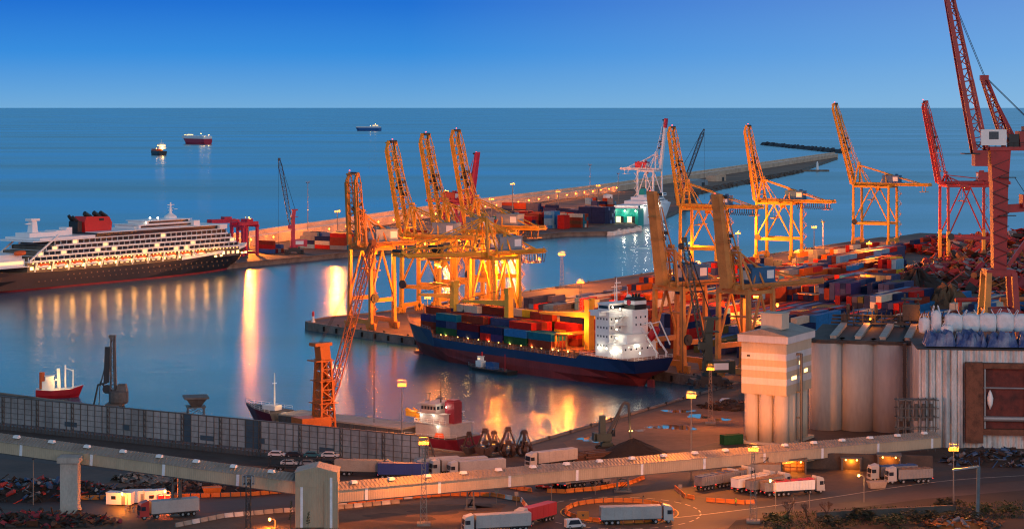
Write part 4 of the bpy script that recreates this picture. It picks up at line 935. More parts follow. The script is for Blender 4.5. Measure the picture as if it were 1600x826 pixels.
# low sheds and a moored hulk on the spit
def shed(name, label, p, rz, dims, m, cat='shed', roof=None, g=None):
    x, y, z = dims; t = thing(name, label, cat, p, rz, g); MB().box((0,0,z/2),(x,y,z)).build('wall', m, t)
    MB().profile([(-x/2-.3,z),(x/2+.3,z),(x/2+.3,z+.3),(0,z+.18*y+.3),(-x/2-.3,z+.3)], -y/2-.3, y/2+.3).build('roof', roof or m, t)
    MB().box((x*.2,-y/2-.03,z*.36),(x*.2,.1,z*.7)).build('door', M_dark, t); return t
shed('pier_shed', 'low pale shed on the spit between the ferry and the sea wall', (255,2560,3), R(60), (30,14,7), M_bwall); shed('pier_shed', 'long grey shed on the spit beyond the ferry', (215,2400,3), R(62), (46,12,6), M_steel); shed('pier_hut', 'small white hut under the sea wall near the ferry ramp', (95,2030,3), R(30), (7,6,5), M_white, 'hut')
# little mole with a beacon
tag(MB().prism([(330,3010),(420,3060),(470,3060),(472,3046),(420,3040),(335,2990)], -4, 2.2).build('mole_ground', M_quay), kind='structure')
t = thing('harbour_beacon', 'small white harbour beacon on the end of the low mole', 'beacon', (455,3052,2.2)); MB().lathe((0,0,0),[(2.2,0),(1.6,9),(2.3,9.2),(2.3,9.6),(1.2,9.7),(1.2,11.4),(.1,12.6)],12).build('tower', M_white, t); lamp_ball(t,(0,0,11),1.0,M_warm,'lantern')
t = thing('quay_marker', 'small red and white light marker on the tip of the quay', 'marker', (-85.3,878.5,3)); MB().lathe((0,0,0),[(.9,0),(.9,.6),(.5,.7),(.5,2.6)],10).build('post', M_white, t); MB().lathe((0,0,2.6),[(.55,0),(.55,1.6),(.2,2.1)],10).build('lantern', M_fred, t)
# ================================================================== LIGHT MASTS
M_pole = mat('mast_galvanised', (.26,.22,.18), .5, .3)
def mast_lamp(label, px, d, zt, watts=26000, style='pole', heads=4, r0=.32, sc=1.0, lit=True, z0=3.0, group='high light masts', name='light_mast', both=False):
    p = at(px, d, z0); h_ = zt - z0; t = thing(name, label, 'light mast', tuple(p), aim(p.x, p.y), group)
    b = MB()
    if style == 'pole': b.tube((0,0,0),(0,0,h_),r0*sc,r0*.5*sc,n=8); b.tube((0,0,0),(0,0,.8),r0*1.8*sc,n=8)
    else:
        b.lattice((0,0,0),(0,0,h_),1.9*sc,1.9*sc,int(h_/1.9),.16*sc,.09*sc,w2=.7*sc,h2=.7*sc); b.box((0,0,.25),(3,3,.5))
    b.build('mast', M_pole, t)
    b = MB(); b.box((0,0,h_+.1),(.5*sc,2.6*sc,.25)); b.bar((0,-1.5*sc,h_+.2),(0,1.5*sc,h_+.2),.18); b.bar((0,-1.3*sc,h_+1.0),(0,1.3*sc,h_+1.0),.07)
    for y in (-1.3,1.3): b.bar((0,y*sc,h_+.2),(0,y*sc,h_+1.0),.07)
    hd = b.build('lamp_bracket', M_dark if style != 'pole' else M_pole, t)
    for i in range(heads):
        y = ((i+.5)/heads-.5)*2.9*sc; b = MB(); b.box((-.45*sc,y,h_-.15),(.5*sc,.52*sc,.5*sc)); b.lathe((-.45*sc,y,h_-.35),[(.05,-.3*sc),(.3*sc,-.22*sc),(.36*sc,0),(.2*sc,.3*sc)],8)
        b.build('floodlight', M_sod if lit else M_glass, hd)
    if lit: lamp_light((0,0,h_+1.9), watts, t, SOD, .5)
    return t
PW = 5.0
far = [(388,1325,342,'lamp mast by the red gantry behind the bow of the liner'),(527,1415,330,'lamp mast on the far pier between the liner and the cranes'),(697,1560,298,'lamp mast seen between the raised yellow booms'),(768,1620,311,'lamp mast at the end of the red pier stacks'),
       (801,1730,287,'tall lamp mast over the far pier stacks'),(872,1800,299,'lamp mast against the sea wall above the navy stacks'),(935,1900,290,'lamp mast between the navy stacks and the ferry')]
for px, d, py, lab in far: mast_lamp(lab, px, d, H-(py-HY)/F*d, 24000*PW, heads=3, sc=1.5); z_ = H-(py-HY)/F*d; p_ = at(px, d, z_); flood((p_.x,p_.y-2.5,z_-1.5), 260000 if px < 600 else 200000, (p_.x*.55,p_.y*.6,0), None, spread=70)
for px, d, py, lab in ((922,1850,258,'unlit thin mast rising above the sea wall'),(966,1820,271,'unlit thin mast left of the ferry stern'),(481,1400,285,'unlit lattice mast behind the pier containers')):
    mast_lamp(lab.replace('left of','beside'), px, d, H-(py-HY)/F*d, 0, heads=2, lit=False)
term = [(907,905,440,'lattice','lamp mast among the low blue containers'),(878,1050,397,'lattice','lamp mast on the open far quay past the lit cranes'),(1153,1232,364,'pole','lamp mast on the far quay between two orange cranes'),(1272,1335,355,'pole','lamp mast on the far quay edge beyond the red stacks'),
        (1245,1165,393,'pole','lamp mast at the foot of the crane with looped cable'),(1358,1170,380,'lattice','lamp mast in front of the tallest orange crane'),(1340,965,437,'lattice','lamp mast rising out of the mixed stacks before the silo roof'),(1090,1010,411,'lattice','lamp mast half hidden behind the ochre cranes'),(1183,850,463,'lattice','lamp mast behind the second ochre crane')]
for px, d, py, st_, lab in term: mast_lamp(lab, px, d, H-(py-HY)/F*d, (22000 if px == 1340 else 36000)*PW, st_, heads=4, sc=1.15)
mast_lamp('unlit mast beside the lamp on the far quay edge', 1286, 1345, 20, 0, lit=False)
for px, d, zt, lab in ((668,842,17,'lamp mast between the legs of the packed yellow cranes'),(700,836,21,'lamp mast behind the bow containers of the ship')):
    mast_lamp(lab, px, d, zt, 12000*PW, 'pole', heads=3); p_ = at(px, d, zt+.6); flood((p_.x,p_.y-1.2,zt+1.2), 85000, (p_.x*.8,p_.y*.8,0), None, col=(1,.17,.008), spread=70)
near = [(628,536,600,'pole','tall lamp mast behind the grey wall and the coaster'),(662,452,690,'lattice','lattice lamp mast with red-orange lights at the end of the grey wall'),(1080,505,618,'pole','tall lamp mast beyond the conveyor between coal heap and silos'),
        (1110,596,575,'lattice','lattice lamp mast in front of the black harbour crane'),(1177,455,700,'lattice','lattice lamp mast before the silo tower by the conveyor'),(1490,470,700,'pole','lamp mast under the brown steel frame')]
for px, d, py, st_, lab in near: mast_lamp(lab, px, d, H-(py-HY)/F*d, {1110:7000,1177:9000,1490:5000,628:5500,1080:13000}.get(px,9500)*PW, st_, heads=4, sc=.8, r0=.25)
p_ = at(1080,505,23.5); flood((p_.x+.8,p_.y+.8,23.6), 150000, (67,560,18), None, spread=27); p_ = at(1177,455,19.5); flood((p_.x,p_.y+.9,19.8), 60000, (69,559,14), None, spread=30)
def street_lamp(px, d, py, label, watts=900, z0=3.0, col=WARM):
    p = at(px, d, z0); h_ = H-(py-HY)/F*d-z0; t = thing('street_lamp', label, 'street lamp', tuple(p), aim(p.x,p.y), 'street lamps')
    b = MB(); b.tube((0,0,0),(0,0,h_),.1,.07,n=6); b.path([(0,0,h_),(-.2,.5,h_+.35),(-.3,1.0,h_+.4)],.06); b.build('pole', M_pole, t)
    lamp_ball(t, (-.3,1.2,h_+.3), .3, M_warm, 'lamp_head'); lamp_light((-.6,1.2,h_-.3), watts, t, col, .25); return t
street_lamp(1212,470,752,'street lamp by the red topped trailers'); street_lamp(1350,478,744,'street lamp over the lorry park road'); street_lamp(430,449,812,'street lamp near the foot of the conveyor tower', 3000, col=SOD)
street_lamp(199,471,772,'street lamp beside the white site cabins',3200,col=SOD); street_lamp(266,473,768,'street lamp behind the white site cabins',3600,col=(1,.13,.02)); street_lamp(1000,640,672,'low lamp by the puddle on the quay',500)
# little lights along the foot of the sea wall
for i in range(30):
    a = Vector((-174,1355,3)); c = Vector((111,2232,3)); u = i/29; p = a+(c-a)*u+Vector((1.6,-.5,0)) if i else a
    t = thing('wall_lamp', 'small lamp in the string along the foot of the sea wall', 'lamp', (p.x+1.2,p.y-.4,3), 0, 'lamps along the sea wall')
    MB().tube((0,0,0),(0,0,4.4),.12,n=5).build('post', M_pole, t); lamp_ball(t,(0,0,4.6),.5,M_sod,'lamp_head'); 
    lamp_light((.6,-.4,4.6), 5000, t, SOD, .5)
# ================================================================== GREY STORAGE WALL
M_wallp = mat('sheet_wall_panel', (.34,.315,.30), .6, var=.5, scale=.09, dark=.55, streak=.5)
M_wallf = mat('wall_steel_frame', (.12,.10,.09), .6, .2)
wa, wb_ = Vector((-21,515,3)), Vector((-230,634.4,3)); wd = (wb_-wa).normalized(); wl = (wb_-wa).length
wrz = math.atan2(wd.y, wd.x)
wall = thing('storage_wall', 'long grey sheet metal wall with a dark steel grid facing the road', 'wall', tuple(wa), wrz)
b = MB(); r = random.Random(2)
n = int(wl/2.6)
for i in range(n):
    b.box(((i+.5)*2.6,0,5.6), (2.56,.22,7.4), 1 if r.random() < .04 else 0)
b.build('sheet_panel', [M_wallp, mat('sheet_patch_dark', (.06,.08,.10), .5)], wall)
b = MB()
for i in range(n+1):
    x = i*2.6; b.box((x,.2,4.7),(.13,.2,9.4))
    if i % 5 == 0:
        b.box((x+.75,.25,4.7),(.14,.3,9.4))
        for k in range(6): b.bar((x,.42,.3+k*1.5),(x+.75,.42,1.8+k*1.5),.1)
for z in (1.9,3.4,4.9,6.4,7.9,9.3): b.box((wl/2,.24,z),(wl,.1,.09))
b.box((wl/2,0,9.42),(wl,.6,.16)); b.build('steel_frame', M_wallf, wall)
b = MB(); b.box((wl/2,.1,.6),(wl,.7,1.2))
for i in range(int(wl/1.3)): b.box((i*1.3,.5,.8),(.14,.24,1.6))
b.build('wall_base', M_wallf, wall)
b = MB()
for i in range(0, n, 3): b.bar((i*2.6,-.2,8.6),(i*2.6,-5.2,0),.22)
b.build('rear_strut', M_wallf, wall)
for i, x in enumerate((31,52,70,98,118)):
    MB().box((x,.18,3.4+(i%2)*.7),(2.3 if i%2 else 4.4,.12,1.3)).build('wall_hatch', mat('sheet_patch_dark', (.06,.08,.10), .5), wall)
# ================================================================== CONVEYOR GALLERY
M_gal = ribbed('gallery_beige_cladding', (.46,.36,.24), .5, 'X', .04, .55, .2)
M_galr = ribbed('gallery_roof_sheet', (.34,.29,.235), .9, 'X', .1, .5, .3)
M_trim = mat('gallery_pale_trim', (.8,.8,.82), .5)
M_trest = mat('trestle_steel', (.12,.115,.11), .55, .3)
gallery = thing('conveyor_gallery', 'long beige enclosed conveyor running across the road past the transfer tower to the silos', 'conveyor', (-42.5,452,0), 0)
def gal(p, q, w=5.2, hw=2.9, rise=1.1):
    p, q = Vector(p), Vector(q); d = q-p; L = d.length; rz = math.atan2(d.y,d.x); pit = math.asin(d.z/L)
    e = bpy.data.objects.new('gallery_span', None); C.objects.link(e); e.parent = gallery; e.location = p-Vector(gallery.location); e.rotation_euler = (0,-pit,rz); 
    Mx = Matrix.Translation(e.location) @ e.rotation_euler.to_matrix().to_4x4(); C.objects.unlink(e); bpy.data.objects.remove(e)
    def put(b, name, m):
        b.v = [tuple(Mx @ Vector(v)) for v in b.v]; return b.build(name, m, gallery)
    put(MB().box((L/2,0,-rise-hw/2),(L,w,hw)), 'side_cladding', M_gal)
    b = MB(); b.add([(0,-w/2-.35,-rise-.1),(L,-w/2-.35,-rise-.1),(L,0,0),(0,0,0),(L,w/2+.35,-rise-.1),(0,w/2+.35,-rise-.1),(0,-w/2-.35,-rise-.3),(L,-w/2-.35,-rise-.3),(L,w/2+.35,-rise-.3),(0,w/2+.35,-rise-.3)], [(0,1,2,3),(3,2,4,5),(6,7,1,0),(5,4,8,9),(7,6,9,8),(1,7,8,4,2),(0,3,5,9,6)])
    n = int(L/.9)
    for i in range(n): b.bar((i*.9+.4,-w/2-.3,-rise-.02),(i*.9+.4,-.1,.06),.09,.1)
    ro = put(b, 'roof', M_galr)
    k = 0; x = 5.5
    while x < L-2:
        bb = MB(); bb.box((x,-1.35,-.05),(1.5,1.2,.5),taper=.8); bb.box((x,-1.35,.22),(1.2,.9,.12)); bb.v = [tuple(Mx @ Vector(v)) for v in bb.v]; bb.build('roof_vent', M_white, ro); x += 9.3
    x = 8.0
    while x < L:
        put(MB().box((x,-w/2-.04,-rise-hw/2),(.7,.14,hw+.02)), 'joint_strip', M_trim); x += 18.5
    put(MB().box((L/2,0,-rise-hw-.16),(L,w*.86,.3)), 'floor_beam', M_trest)
gal((-190,502,24), (-45,453,13.9)); gal((-40.5,452.6,12.2), (112,543.5,9.3))
def trestle(px, d, zt, w=2.6, cat='thing'):
    p = at(px, d, 3); t = MB()
    o = Vector(gallery.location); q = Vector((p.x,p.y,3))-o
    for sx in (-1,1):
        for sy in (-1,1): t.bar(q+Vector((sx*w*.55,sy*w*.55,0)), q+Vector((sx*w*.4,sy*w*.4,zt-3)), .3)
        n = max(2,int((zt-3)/2.2))
        for k in range(n):
            z0, z1 = (zt-3)*k/n, (zt-3)*(k+1)/n
            for sy in (-1,1): t.bar(q+Vector((-w*.5,sy*w*.5*sx,z0)), q+Vector((w*.5,sy*w*.5*sx,z1)), .14)
            t.bar(q+Vector((sx*w*.5,-w*.5,z0)), q+Vector((sx*w*.5,w*.5,z1)), .14); t.bar(q+Vector((-w*.5,sx*w*.5,z1)), q+Vector((w*.5,sx*w*.5,z1)), .16)
    for sx in (-1,1): t.box(q+Vector((0,sx*w*.55,.2)),(w*1.6,.9,.4))
    t.build('trestle', M_trest, gallery)
trestle(735,470,8.2,1.6); trestle(973,492,8.0); trestle(1192,512,7.8); trestle(276,463,12.6,1.8)
# transfer tower where the two runs meet, and the concrete pier on the bend
b = MB(); b.box((-1.2,0,9.2),(7.6,6.5,12.2)); b.box((-.4,0,13.6),(9.2,6.9,3.2)); b.box((2.9,-3.1,6.6),(3.0,1.2,13.2))
b.profile([(-5.2,15.2),(4.4,15.2),(-.4,16.4)],-3.7,3.7); b.build('transfer_tower', ribbed('tower_beige_cladding', (.40,.31,.20), .5, 'X', .03, .55, .2), gallery)
for x, y in ((-3.6,-3.29),(2.9,-3.74)): MB().box((x,y,8.6),(.55,.12,11)).build('window_strip', M_trim, gallery)
pr = Vector((-100.5,466,0))-Vector(gallery.location)
b = MB(); b.box(pr+Vector((0,0,7.6)),(4.0,3.2,16.5)); b.box(pr+Vector((0,0,3.4)),(4.4,3.6,1.0)); b.box(pr+Vector((0,0,15.2)),(5.0,5.4,1.2)); b.build('support_pier', mat('pier_concrete', (.42,.38,.33), .8, var=.35, scale=.3, streak=.6, bump=.2), gallery)
# ================================================================== SILOS
M_conc = mat('silo_concrete', (.40,.395,.38), .85, var=.22, scale=.12, dark=.62, streak=.75, bump=.12, bscale=1.2)
M_conc2 = mat('silo_tower_concrete', (.52,.44,.34), .8, var=.18, scale=.15, dark=.7, streak=.7, bump=.1)
M_clad1 = ribbed('tower_ochre_cladding', (.50,.40,.28), .4, 'X', .03, .55, .15); M_clad2 = ribbed('tower_pale_band', (.60,.56,.55), .4, 'X', .03, .5, .15)
M_roofd = mat('silo_roof_dark', (.06,.05,.045), .8, var=.5, scale=.2)
e1, e2 = Vector((.493,.87,0)), Vector((-.87,.493,0)); KC = Vector((74.5,556,3))
srz = math.atan2(.493,-.87)     # local x along e2 (left), local y = -e1 ... built with explicit vectors below
tw = thing('silo_tower', 'beige silo head tower with pale bands standing on tall concrete tubes', 'silo tower', tuple(KC), math.atan2(-e2.y,-e2.x))
# local frame: +x runs along the lit face from its far corner to the near corner KC, +y away from the viewer
LX, LY = 13.2, 18.6
tb = MB().lathe((0,0,0),[(2.1,0),(2.1,14)],20).build('storage_tube', M_conc2, tw, True); tb.location = (-LX+2.3,2.1,0)
for x, y in [(-LX+2.3+i*4.25,2.1) for i in (1,2)]+[(-2.1,2.1+i*4.4) for i in (1,2,3)]+[(-LX+2.3,2.1+i*4.4) for i in (1,2,3)]:
    c = tb.copy(); C.objects.link(c); c.parent = tw; c.location = (x,y,0)
MB().box((-LX/2,LY/2,.35),(LX+1.2,LY+1,.7)).build('plinth', M_conc2, tw)
b = MB(); zz = [13.7,16.4,18.2,20.2,21.4,23.2,25.0,27.9]
for k in range(7): b.box((-LX/2,LY/2,(zz[k]+zz[k+1])/2),(LX,LY,zz[k+1]-zz[k]),k%2)
b.build('clad_body', [M_clad1, M_clad2], tw)
b = MB(); b.box((-LX/2,LY/2,28.9),(LX+1.6,LY+1.6,2.0),0); b.add([(-LX-1.1,-1.1,29.9),(1.1,-1.1,29.9),(1.1,LY+1.1,29.9),(-LX-1.1,LY+1.1,29.9),(-LX/2,-1.1,31.6),(-LX/2,LY+1.1,31.6)],[(0,1,4),(2,3,5),(1,2,5,4),(3,0,4,5)],1)
ro = b.build('roof', [M_clad2, mat('tower_roof_sheet', (.30,.26,.22), .6, var=.3)], tw)
b = MB(); b.box((-LX*.46,LY*.36,33.2),(6.2,5.4,4.2)); b.box((-LX*.46,LY*.36,35.4),(6.6,5.8,.3)); b.build('penthouse', M_conc2, ro)
b = MB(); b.box((-LX/2-4.5,-.07,24.1),(.9,.1,.5)); b.build('vent_slot', M_dark, tw)
for y, z in ((10.5,21.8),(14.2,19.2),(5.5,18.1)): MB().box((.06,y,z),(.1,2.4 if y > 6 else 3.4,.9)).build('lit_window', M_win, tw)
for i in range(6): MB().box((.06,2.2+i*1.1,28.2),(.1,.7,.5)).build('louvre', M_dark, tw)
b = MB(); b.tube((1.4,7.4,0),(1.4,7.4,24.6),.42,n=8); b.bar((1.4,7.4,24.4),(-.2,7.4,24.4),.6); b.bar((0,7.4,14),(1.4,7.4,14),.3); b.bar((0,7.4,7),(1.4,7.4,7),.3); b.build('downpipe', M_trest, tw)
# big silos
sx = thing('grain_silos', 'row of big grey concrete grain silos with a dark roof beside the head tower', 'silos', (90.5,589,.6), R(-14))
dr = None
for j in range(5):
    for i in range(6):
        if j not in (0,4) and i not in (0,5): continue
        if dr is None: dr = MB().lathe((0,0,0),[(5.1,0),(5.1,27.4)],32).build('silo_drum', M_conc, sx, True); o = dr
        else: o = dr.copy(); C.objects.link(o); o.parent = sx
        o.location = (i*8.9,j*8.9,0)
b = MB(); b.box((21.5,18,27.6),(53,45,.7),0)
for i in range(6): b.lathe((i*8.9,0,27.25),[(5.3,0),(5.3,1.0)],28,0)
b.build('roof_slab', M_roofd, sx)
for k, x in enumerate((2,9,16,23,30,37)): b = MB(); b.box((x,18,28.5),(1.6,40,1.1),0); b.box((x,18,29.1),(2.0,40,.12),0); b.build('roof_conveyor', mat('roof_conveyor_cover', (.40,.34,.28), .6, var=.4, scale=.4), sx)
r = random.Random(8); b = MB()
for k in range(3): b.bar((-2,36+k*2.5,29+k*.8),(46,36+k*2.5,29+k*.8),.9,.6)
for i in range(16):
    x = 2+i*2.8; b.bar((x,36,28),(x,36,32+r.random()*2),.3); b.bar((x,40,28),(x+1.6,37,33),.22); b.bar((x,36,31.5),(x+2.8,36,31.5),.25)
    if i % 3 == 0: b.box((x,38,30),(2,2.4,3)); b.tube((x+1,38,30),(x+1,38,34.5),.5,n=8)
b.box((22,38,32.5),(5,4,5)); b.bar((20,38,28),(20,38,38),.5); b.bar((24,38,28),(24,38,38),.5); b.box((22,38,36.5),(6,4,.4)); b.build('rooftop_machinery', mat('sooty_machinery', (.05,.042,.036), .7, var=.4), sx)
for x, y, z in ((10,34,30.5),(26,34,31),(40,33,30)): lamp_ball(sx,(x,y,z),.3,M_sod,'roof_lamp'); lamp_light((x,y-1,z+.5),1600,sx,SOD,.3)
b = MB(); b.bar((22.4,-5.6,0),(22.4,-5.6,28),.9,.9); 
for k in range(14): b.bar((21.8,-5.7,2*k),(23.0,-5.7,2*k),.15)
b.build('dark_riser', M_dark, sx)
# white ribbed silo house
M_wrib = ribbed('white_ribbed_cladding', (.55,.58,.58), 1.4, 'X', .35, .5, .5, dark=.45)
wh = thing('ribbed_silo_house', 'white ribbed silo building with blue tarpaulins along its roof', 'silo building', (111.5,556,3), R(-6))
b = MB(); b.box((21,12,13.2),(44,24,26.4),0)
for i in range(11): b.lathe((.6+i*1.9,-.1,0),[(.95,0),(.95,26.4)],12,0) if i < 6 else None
b.build('ribbed_wall', M_wrib, wh); MB().box((21,12,26.55),(45,25,.3)).build('roof_deck', M_roofd, wh)
M_rust = mat('rusty_brown_steel', (.16,.065,.035), .8, var=.6, scale=.5, dark=.35, bump=.3)
b = MB(); b.box((13.6,-1.2,12.4),(4.6,2.4,21.6)); b.box((28,-1.2,22.4),(24,2.2,1.4)); b.box((30,-1.2,4.6),(30,2.2,1.6)); b.box((27.6,-.9,12.4),(.7,1.4,20)); b.build('door_frame', M_rust, wh)
b = MB(); b.box((21.5,-.25,13.4),(11.4,.5,16.8)); b.build('door_recess', mat('deep_red_lining', (.13,.02,.014), .7, var=.6, scale=.4, dark=.3), wh)
b = MB(); b.tube((16,-2,8.2),(42,-2,8.2),.7,n=10); b.tube((16,-1.4,16.4),(42,-1.4,16.4),.25,n=6); b.bar((16.4,-1.6,5.5),(16.4,-1.6,21.5),.4); b.build('pipe', M_steel, wh)
MB().lathe((17.8,-1.1,13.2),[(.1,-2.6),(.7,-1.2),(.9,.4),(.5,1.8),(.1,2.6)],10).build('pale_lamp_bag', M_white, wh, True)
M_tarp = mat('blue_tarpaulin', (.025,.06,.20), .45, var=.6, scale=.35, col2=(.30,.36,.45), bump=.6, bscale=.6)
r = random.Random(4)
def crumple(name, m, parent, x0, x1, y0, y1, z, hgt, nx, ny, seed, tagargs=None):
    rr = random.Random(seed); b = MB(); vs = []
    for j in range(ny+1):
        for i in range(nx+1):
            e = 0 if i in (0,nx) or j in (0,ny) else 1
            vs.append((x0+(x1-x0)*i/nx+rr.uniform(-.3,.3)*e, y0+(y1-y0)*j/ny+rr.uniform(-.3,.3)*e, z+(rr.uniform(.1,1)*hgt if e else -.2)))
    b.add(vs, [(j*(nx+1)+i, j*(nx+1)+i+1, (j+1)*(nx+1)+i+1, (j+1)*(nx+1)+i) for j in range(ny) for i in range(nx)]); o = b.build(name, m, parent)
    if tagargs: tag(o, *tagargs)
    return o
for k in range(5):
    o = crumple('tarpaulin', M_tarp, None, 0, 8.6, 0, 10, 0, 4.2, 9, 9, k); o.location = (112.5+k*8.3, 558-k*.9, 30.2); o.rotation_euler = (0,0,R(-6))
    tag(o, ['crumpled blue tarpaulin at the corner of the ribbed roof','crumpled blue tarpaulin on the roof under the tall white sacks','crumpled blue tarpaulin above the brown steel post','crumpled blue tarpaulin above the red doorway','crumpled blue tarpaulin beyond the doorway at the roof edge'][k], 'tarpaulin', 'tarpaulins on the silo roof')
M_bag = mat('white_woven_sack', (.70,.72,.74), .8, var=.3, scale=.6, dark=.7, bump=.5, bscale=.8)
bm_ = None
def bag(p, rz, sx_, sy_, sz, label, seed):
    rr = random.Random(seed); bm = bmesh.new(); bmesh.ops.create_cube(bm, size=1); bmesh.ops.subdivide_edges(bm, edges=bm.edges[:], cuts=4, use_grid_fill=True)
    for v in bm.verts:
        c = v.co; k = 1+.09*(1-(2*c.z)**2); l = max(abs(c.x),abs(c.y)); rr2 = math.hypot(c.x,c.y)
        f = k*(1-.30*(rr2/max(l,1e-4)-1)) ; v.co = Vector((c.x*f*sx_, c.y*f*sy_, (c.z+.5)*sz*(1-.10*(2*rr2)**2*(c.z > 0)))) + Vector((rr.uniform(-.09,.09),rr.uniform(-.09,.09),rr.uniform(-.1,.1)))
    me = bpy.data.meshes.new('bulk_sack'); bm.to_mesh(me); bm.free(); me.materials.append(M_bag); me.polygons.foreach_set('use_smooth',[True]*len(me.polygons))
    o = bpy.data.objects.new('bulk_sack', me); C.objects.link(o); o.location = p; o.rotation_euler = (0,0,rz); tag(o, label, 'sack', 'white sacks on the silo roof')
    b = MB()
    for s in (-1,1):
        for q in (-1,1): b.bar((s*sx_*.38,q*sy_*.38,sz*.9),(s*sx_*.2,q*sy_*.2,sz*1.2),.14)
    b.build('lifting_loop', M_bag, o)
for i in range(7): bag((122.6+i*4.6, 568.5-i*.45, 33.2), R(-6+r.uniform(-6,6)), 4.7, 3.8, 5.0+r.uniform(-.3,.3), f"big white sack in the roof row, {ORD[i+1]} from the silo drums", 20+i)
for i, (x, y, h_, lab) in enumerate(((126.8,569,6.4,'tallest white sack, upright at the drum end of the sack row'),(123.8,570,4.4,'slumped small white sack next to the tallest one'),(128.6,563,3.0,'low white sack lying before the sack row'))): bag((x-9,y,32.4), R(20*i), 2.6, 2.4, h_, lab, 50+i)
# loading canopy and lit bays under the silos
M_bayin = mat('loading_bay_wall', (.35,.22,.10), .8, var=.5, scale=.6)
def bay(px, d, w, h_, label):
    p = at(px,d,3); t = thing('loading_bay', label, 'loading bay', tuple(p), R(-8), 'lit bays under the silos'); MB().box((0,1.8,h_/2),(w,.3,h_)).build('back_wall', M_bayin, t)
    b = MB()
    for s in (-1,1): b.box((s*w/2,0,h_/2),(.4,3.6,h_))
    b.box((0,0,h_+.2),(w+.8,4,.4)); b.build('bay_frame', M_trest, t)
    b = MB()
    for i in range(4): b.bar((-w/2+w*(i+.5)/4,1.2,0),(-w/2+w*(i+.5)/4,1.2,h_*.9),.16); b.bar((-w/2,1.2,h_*(i+.5)/4),(w/2,1.2,h_*(i+.5)/4),.12)
    b.build('rack', M_rust, t)
    for s in (-.3,.3): lamp_ball(t,(w*s,-1.6,h_-.3),.22,M_warm,'bay_lamp')
    lamp_light((0,-.9,h_-.8), 1500, t, SOD, .3)
bay(1389,519,5.4,4.0,'brightest lit loading bay, below the end of the conveyor'); bay(1330,521,4.6,3.0,'lit loading bay between the hopper and the brightest bay'); bay(1240,517,6,3.2,'lit loading bay under the silo tower beside the trestle')
cb = thing('intake_building', 'beige intake building with a hopper under the conveyor and silo tower', 'building', (61,513,3), R(31))
MB().box((0,3,2.3),(12,6,4.6)).build('wall', M_gal, cb); MB().box((13,3,3.4),(14,7,2.6)).build('hopper_housing', M_gal, cb)
b = MB()
for x in (8,12,16,19): MB().bar((x,0.2,0),(x,.2,2.2),.4).build('hopper_leg', M_trest, cb); MB().bar((x,5.8,0),(x,5.8,2.2),.4).build('hopper_leg', M_trest, cb)
b = MB()
for i in range(3): b.box((-4+i*4,-.1,2),(.4,.2,4.2))
b.build('wall_post', M_trest, cb)
b = MB(); b.box((20,6,2.0),(40,.8,4.0)); tag(b.build('undercroft_shade_panel', M_roofd), 'added dark panel standing for shade in the undercroft below the grain silos', 'wall'); b_ = bpy.data.objects['undercroft_shade_panel']; b_.location = (66,518,3); b_.rotation_euler = (0,0,R(-8))  # dark panel added to stand for the shade of the undercroft
# pipe rack beside the drums
t = thing('pipe_rack', 'cluttered steel pipe rack with railings at the corner of ribbed silo', 'pipe rack', (103.5,549,12))
b = MB()
for i in range(6): b.bar((i*2,0,-9),(i*2,0,5),.25); b.bar((i*2,3,-9),(i*2,3,5),.25)
for z in (-3,0,2.4,4.6): b.bar((-.5,0,z),(11,0,z),.25); b.bar((-.5,3,z),(11,3,z),.25); b.box((5,1.5,z-.1),(11,3,.1)) if z in (0,4.6) else None
for i in range(5): b.tube((1+i*2,1,-1),(1+i*2,1,3.5),.5,n=8)
b.build('rack_frame', M_trest, t)
# ================================================================== ROADS
def ring(c, r0, r1, a0=0, a1=360, n=48):
    p = [(c[0]+r1*math.cos(R(a0+(a1-a0)*i/n)), c[1]+r1*math.sin(R(a0+(a1-a0)*i/n))) for i in range(n+1)]
    q = [(c[0]+r0*math.cos(R(a0+(a1-a0)*i/n)), c[1]+r0*math.sin(R(a0+(a1-a0)*i/n))) for i in range(n,-1,-1)]
    return p+q
def strip(name, pts, w, z, m):
    """road as one sheet along a smoothed centre line"""
    P = [Vector((*p,0)) for p in pts]; S = []
    for i in range(len(P)-1):
        p0, p1, p2, p3 = P[max(0,i-1)], P[i], P[i+1], P[min(len(P)-1,i+2)]
        for k in range(8):
            t = k/8; S.append(.5*((2*p1)+(-p0+p2)*t+(2*p0-5*p1+4*p2-p3)*t*t+(-p0+3*p1-3*p2+p3)*t**3))
    S.append(P[-1]); vs = []
    for i, p in enumerate(S):
        d = (S[min(i+1,len(S)-1)]-S[max(i-1,0)]).normalized(); nn = Vector((-d.y,d.x,0)); vs += [p+nn*w/2+Vector((0,0,z)), p-nn*w/2+Vector((0,0,z))]
    return tag(MB().add(vs, [(2*i,2*i+1,2*i+3,2*i+2) for i in range(len(S)-1)]).build(name, m), kind='structure'), S
g2 = lambda px, py: tuple(gp(px, py))[:2]
RC = g2(968, 800)
M_line = mat('road_marking_paint', (.55,.50,.42), .7, var=.5, scale=.6, dark=.4); M_liney = mat('road_marking_yellow', (.6,.38,.05), .7, var=.4, scale=.6)
sheet('road', ring(RC, 0.01, 26), 3.03, M_asph) if False else sheet('road', [(RC[0]+27*math.cos(R(i*6)), RC[1]+27*math.sin(R(i*6))) for i in range(60)], 3.03, M_asph)
_, S1 = strip('road', [(-200,500),g2(60,790),g2(230,800),g2(420,783),g2(620,772),g2(760,768),g2(840,790)], 11, 3.035, M_asph)
_, S2 = strip('road', [g2(985,815),g2(1130,800),g2(1290,778),g2(1420,758),g2(1600,742),(200,530)], 12, 3.04, M_asph)
_, S3 = strip('road', [g2(900,775),g2(860,757),g2(820,744),g2(740,742)], 12, 3.045, M_asph)
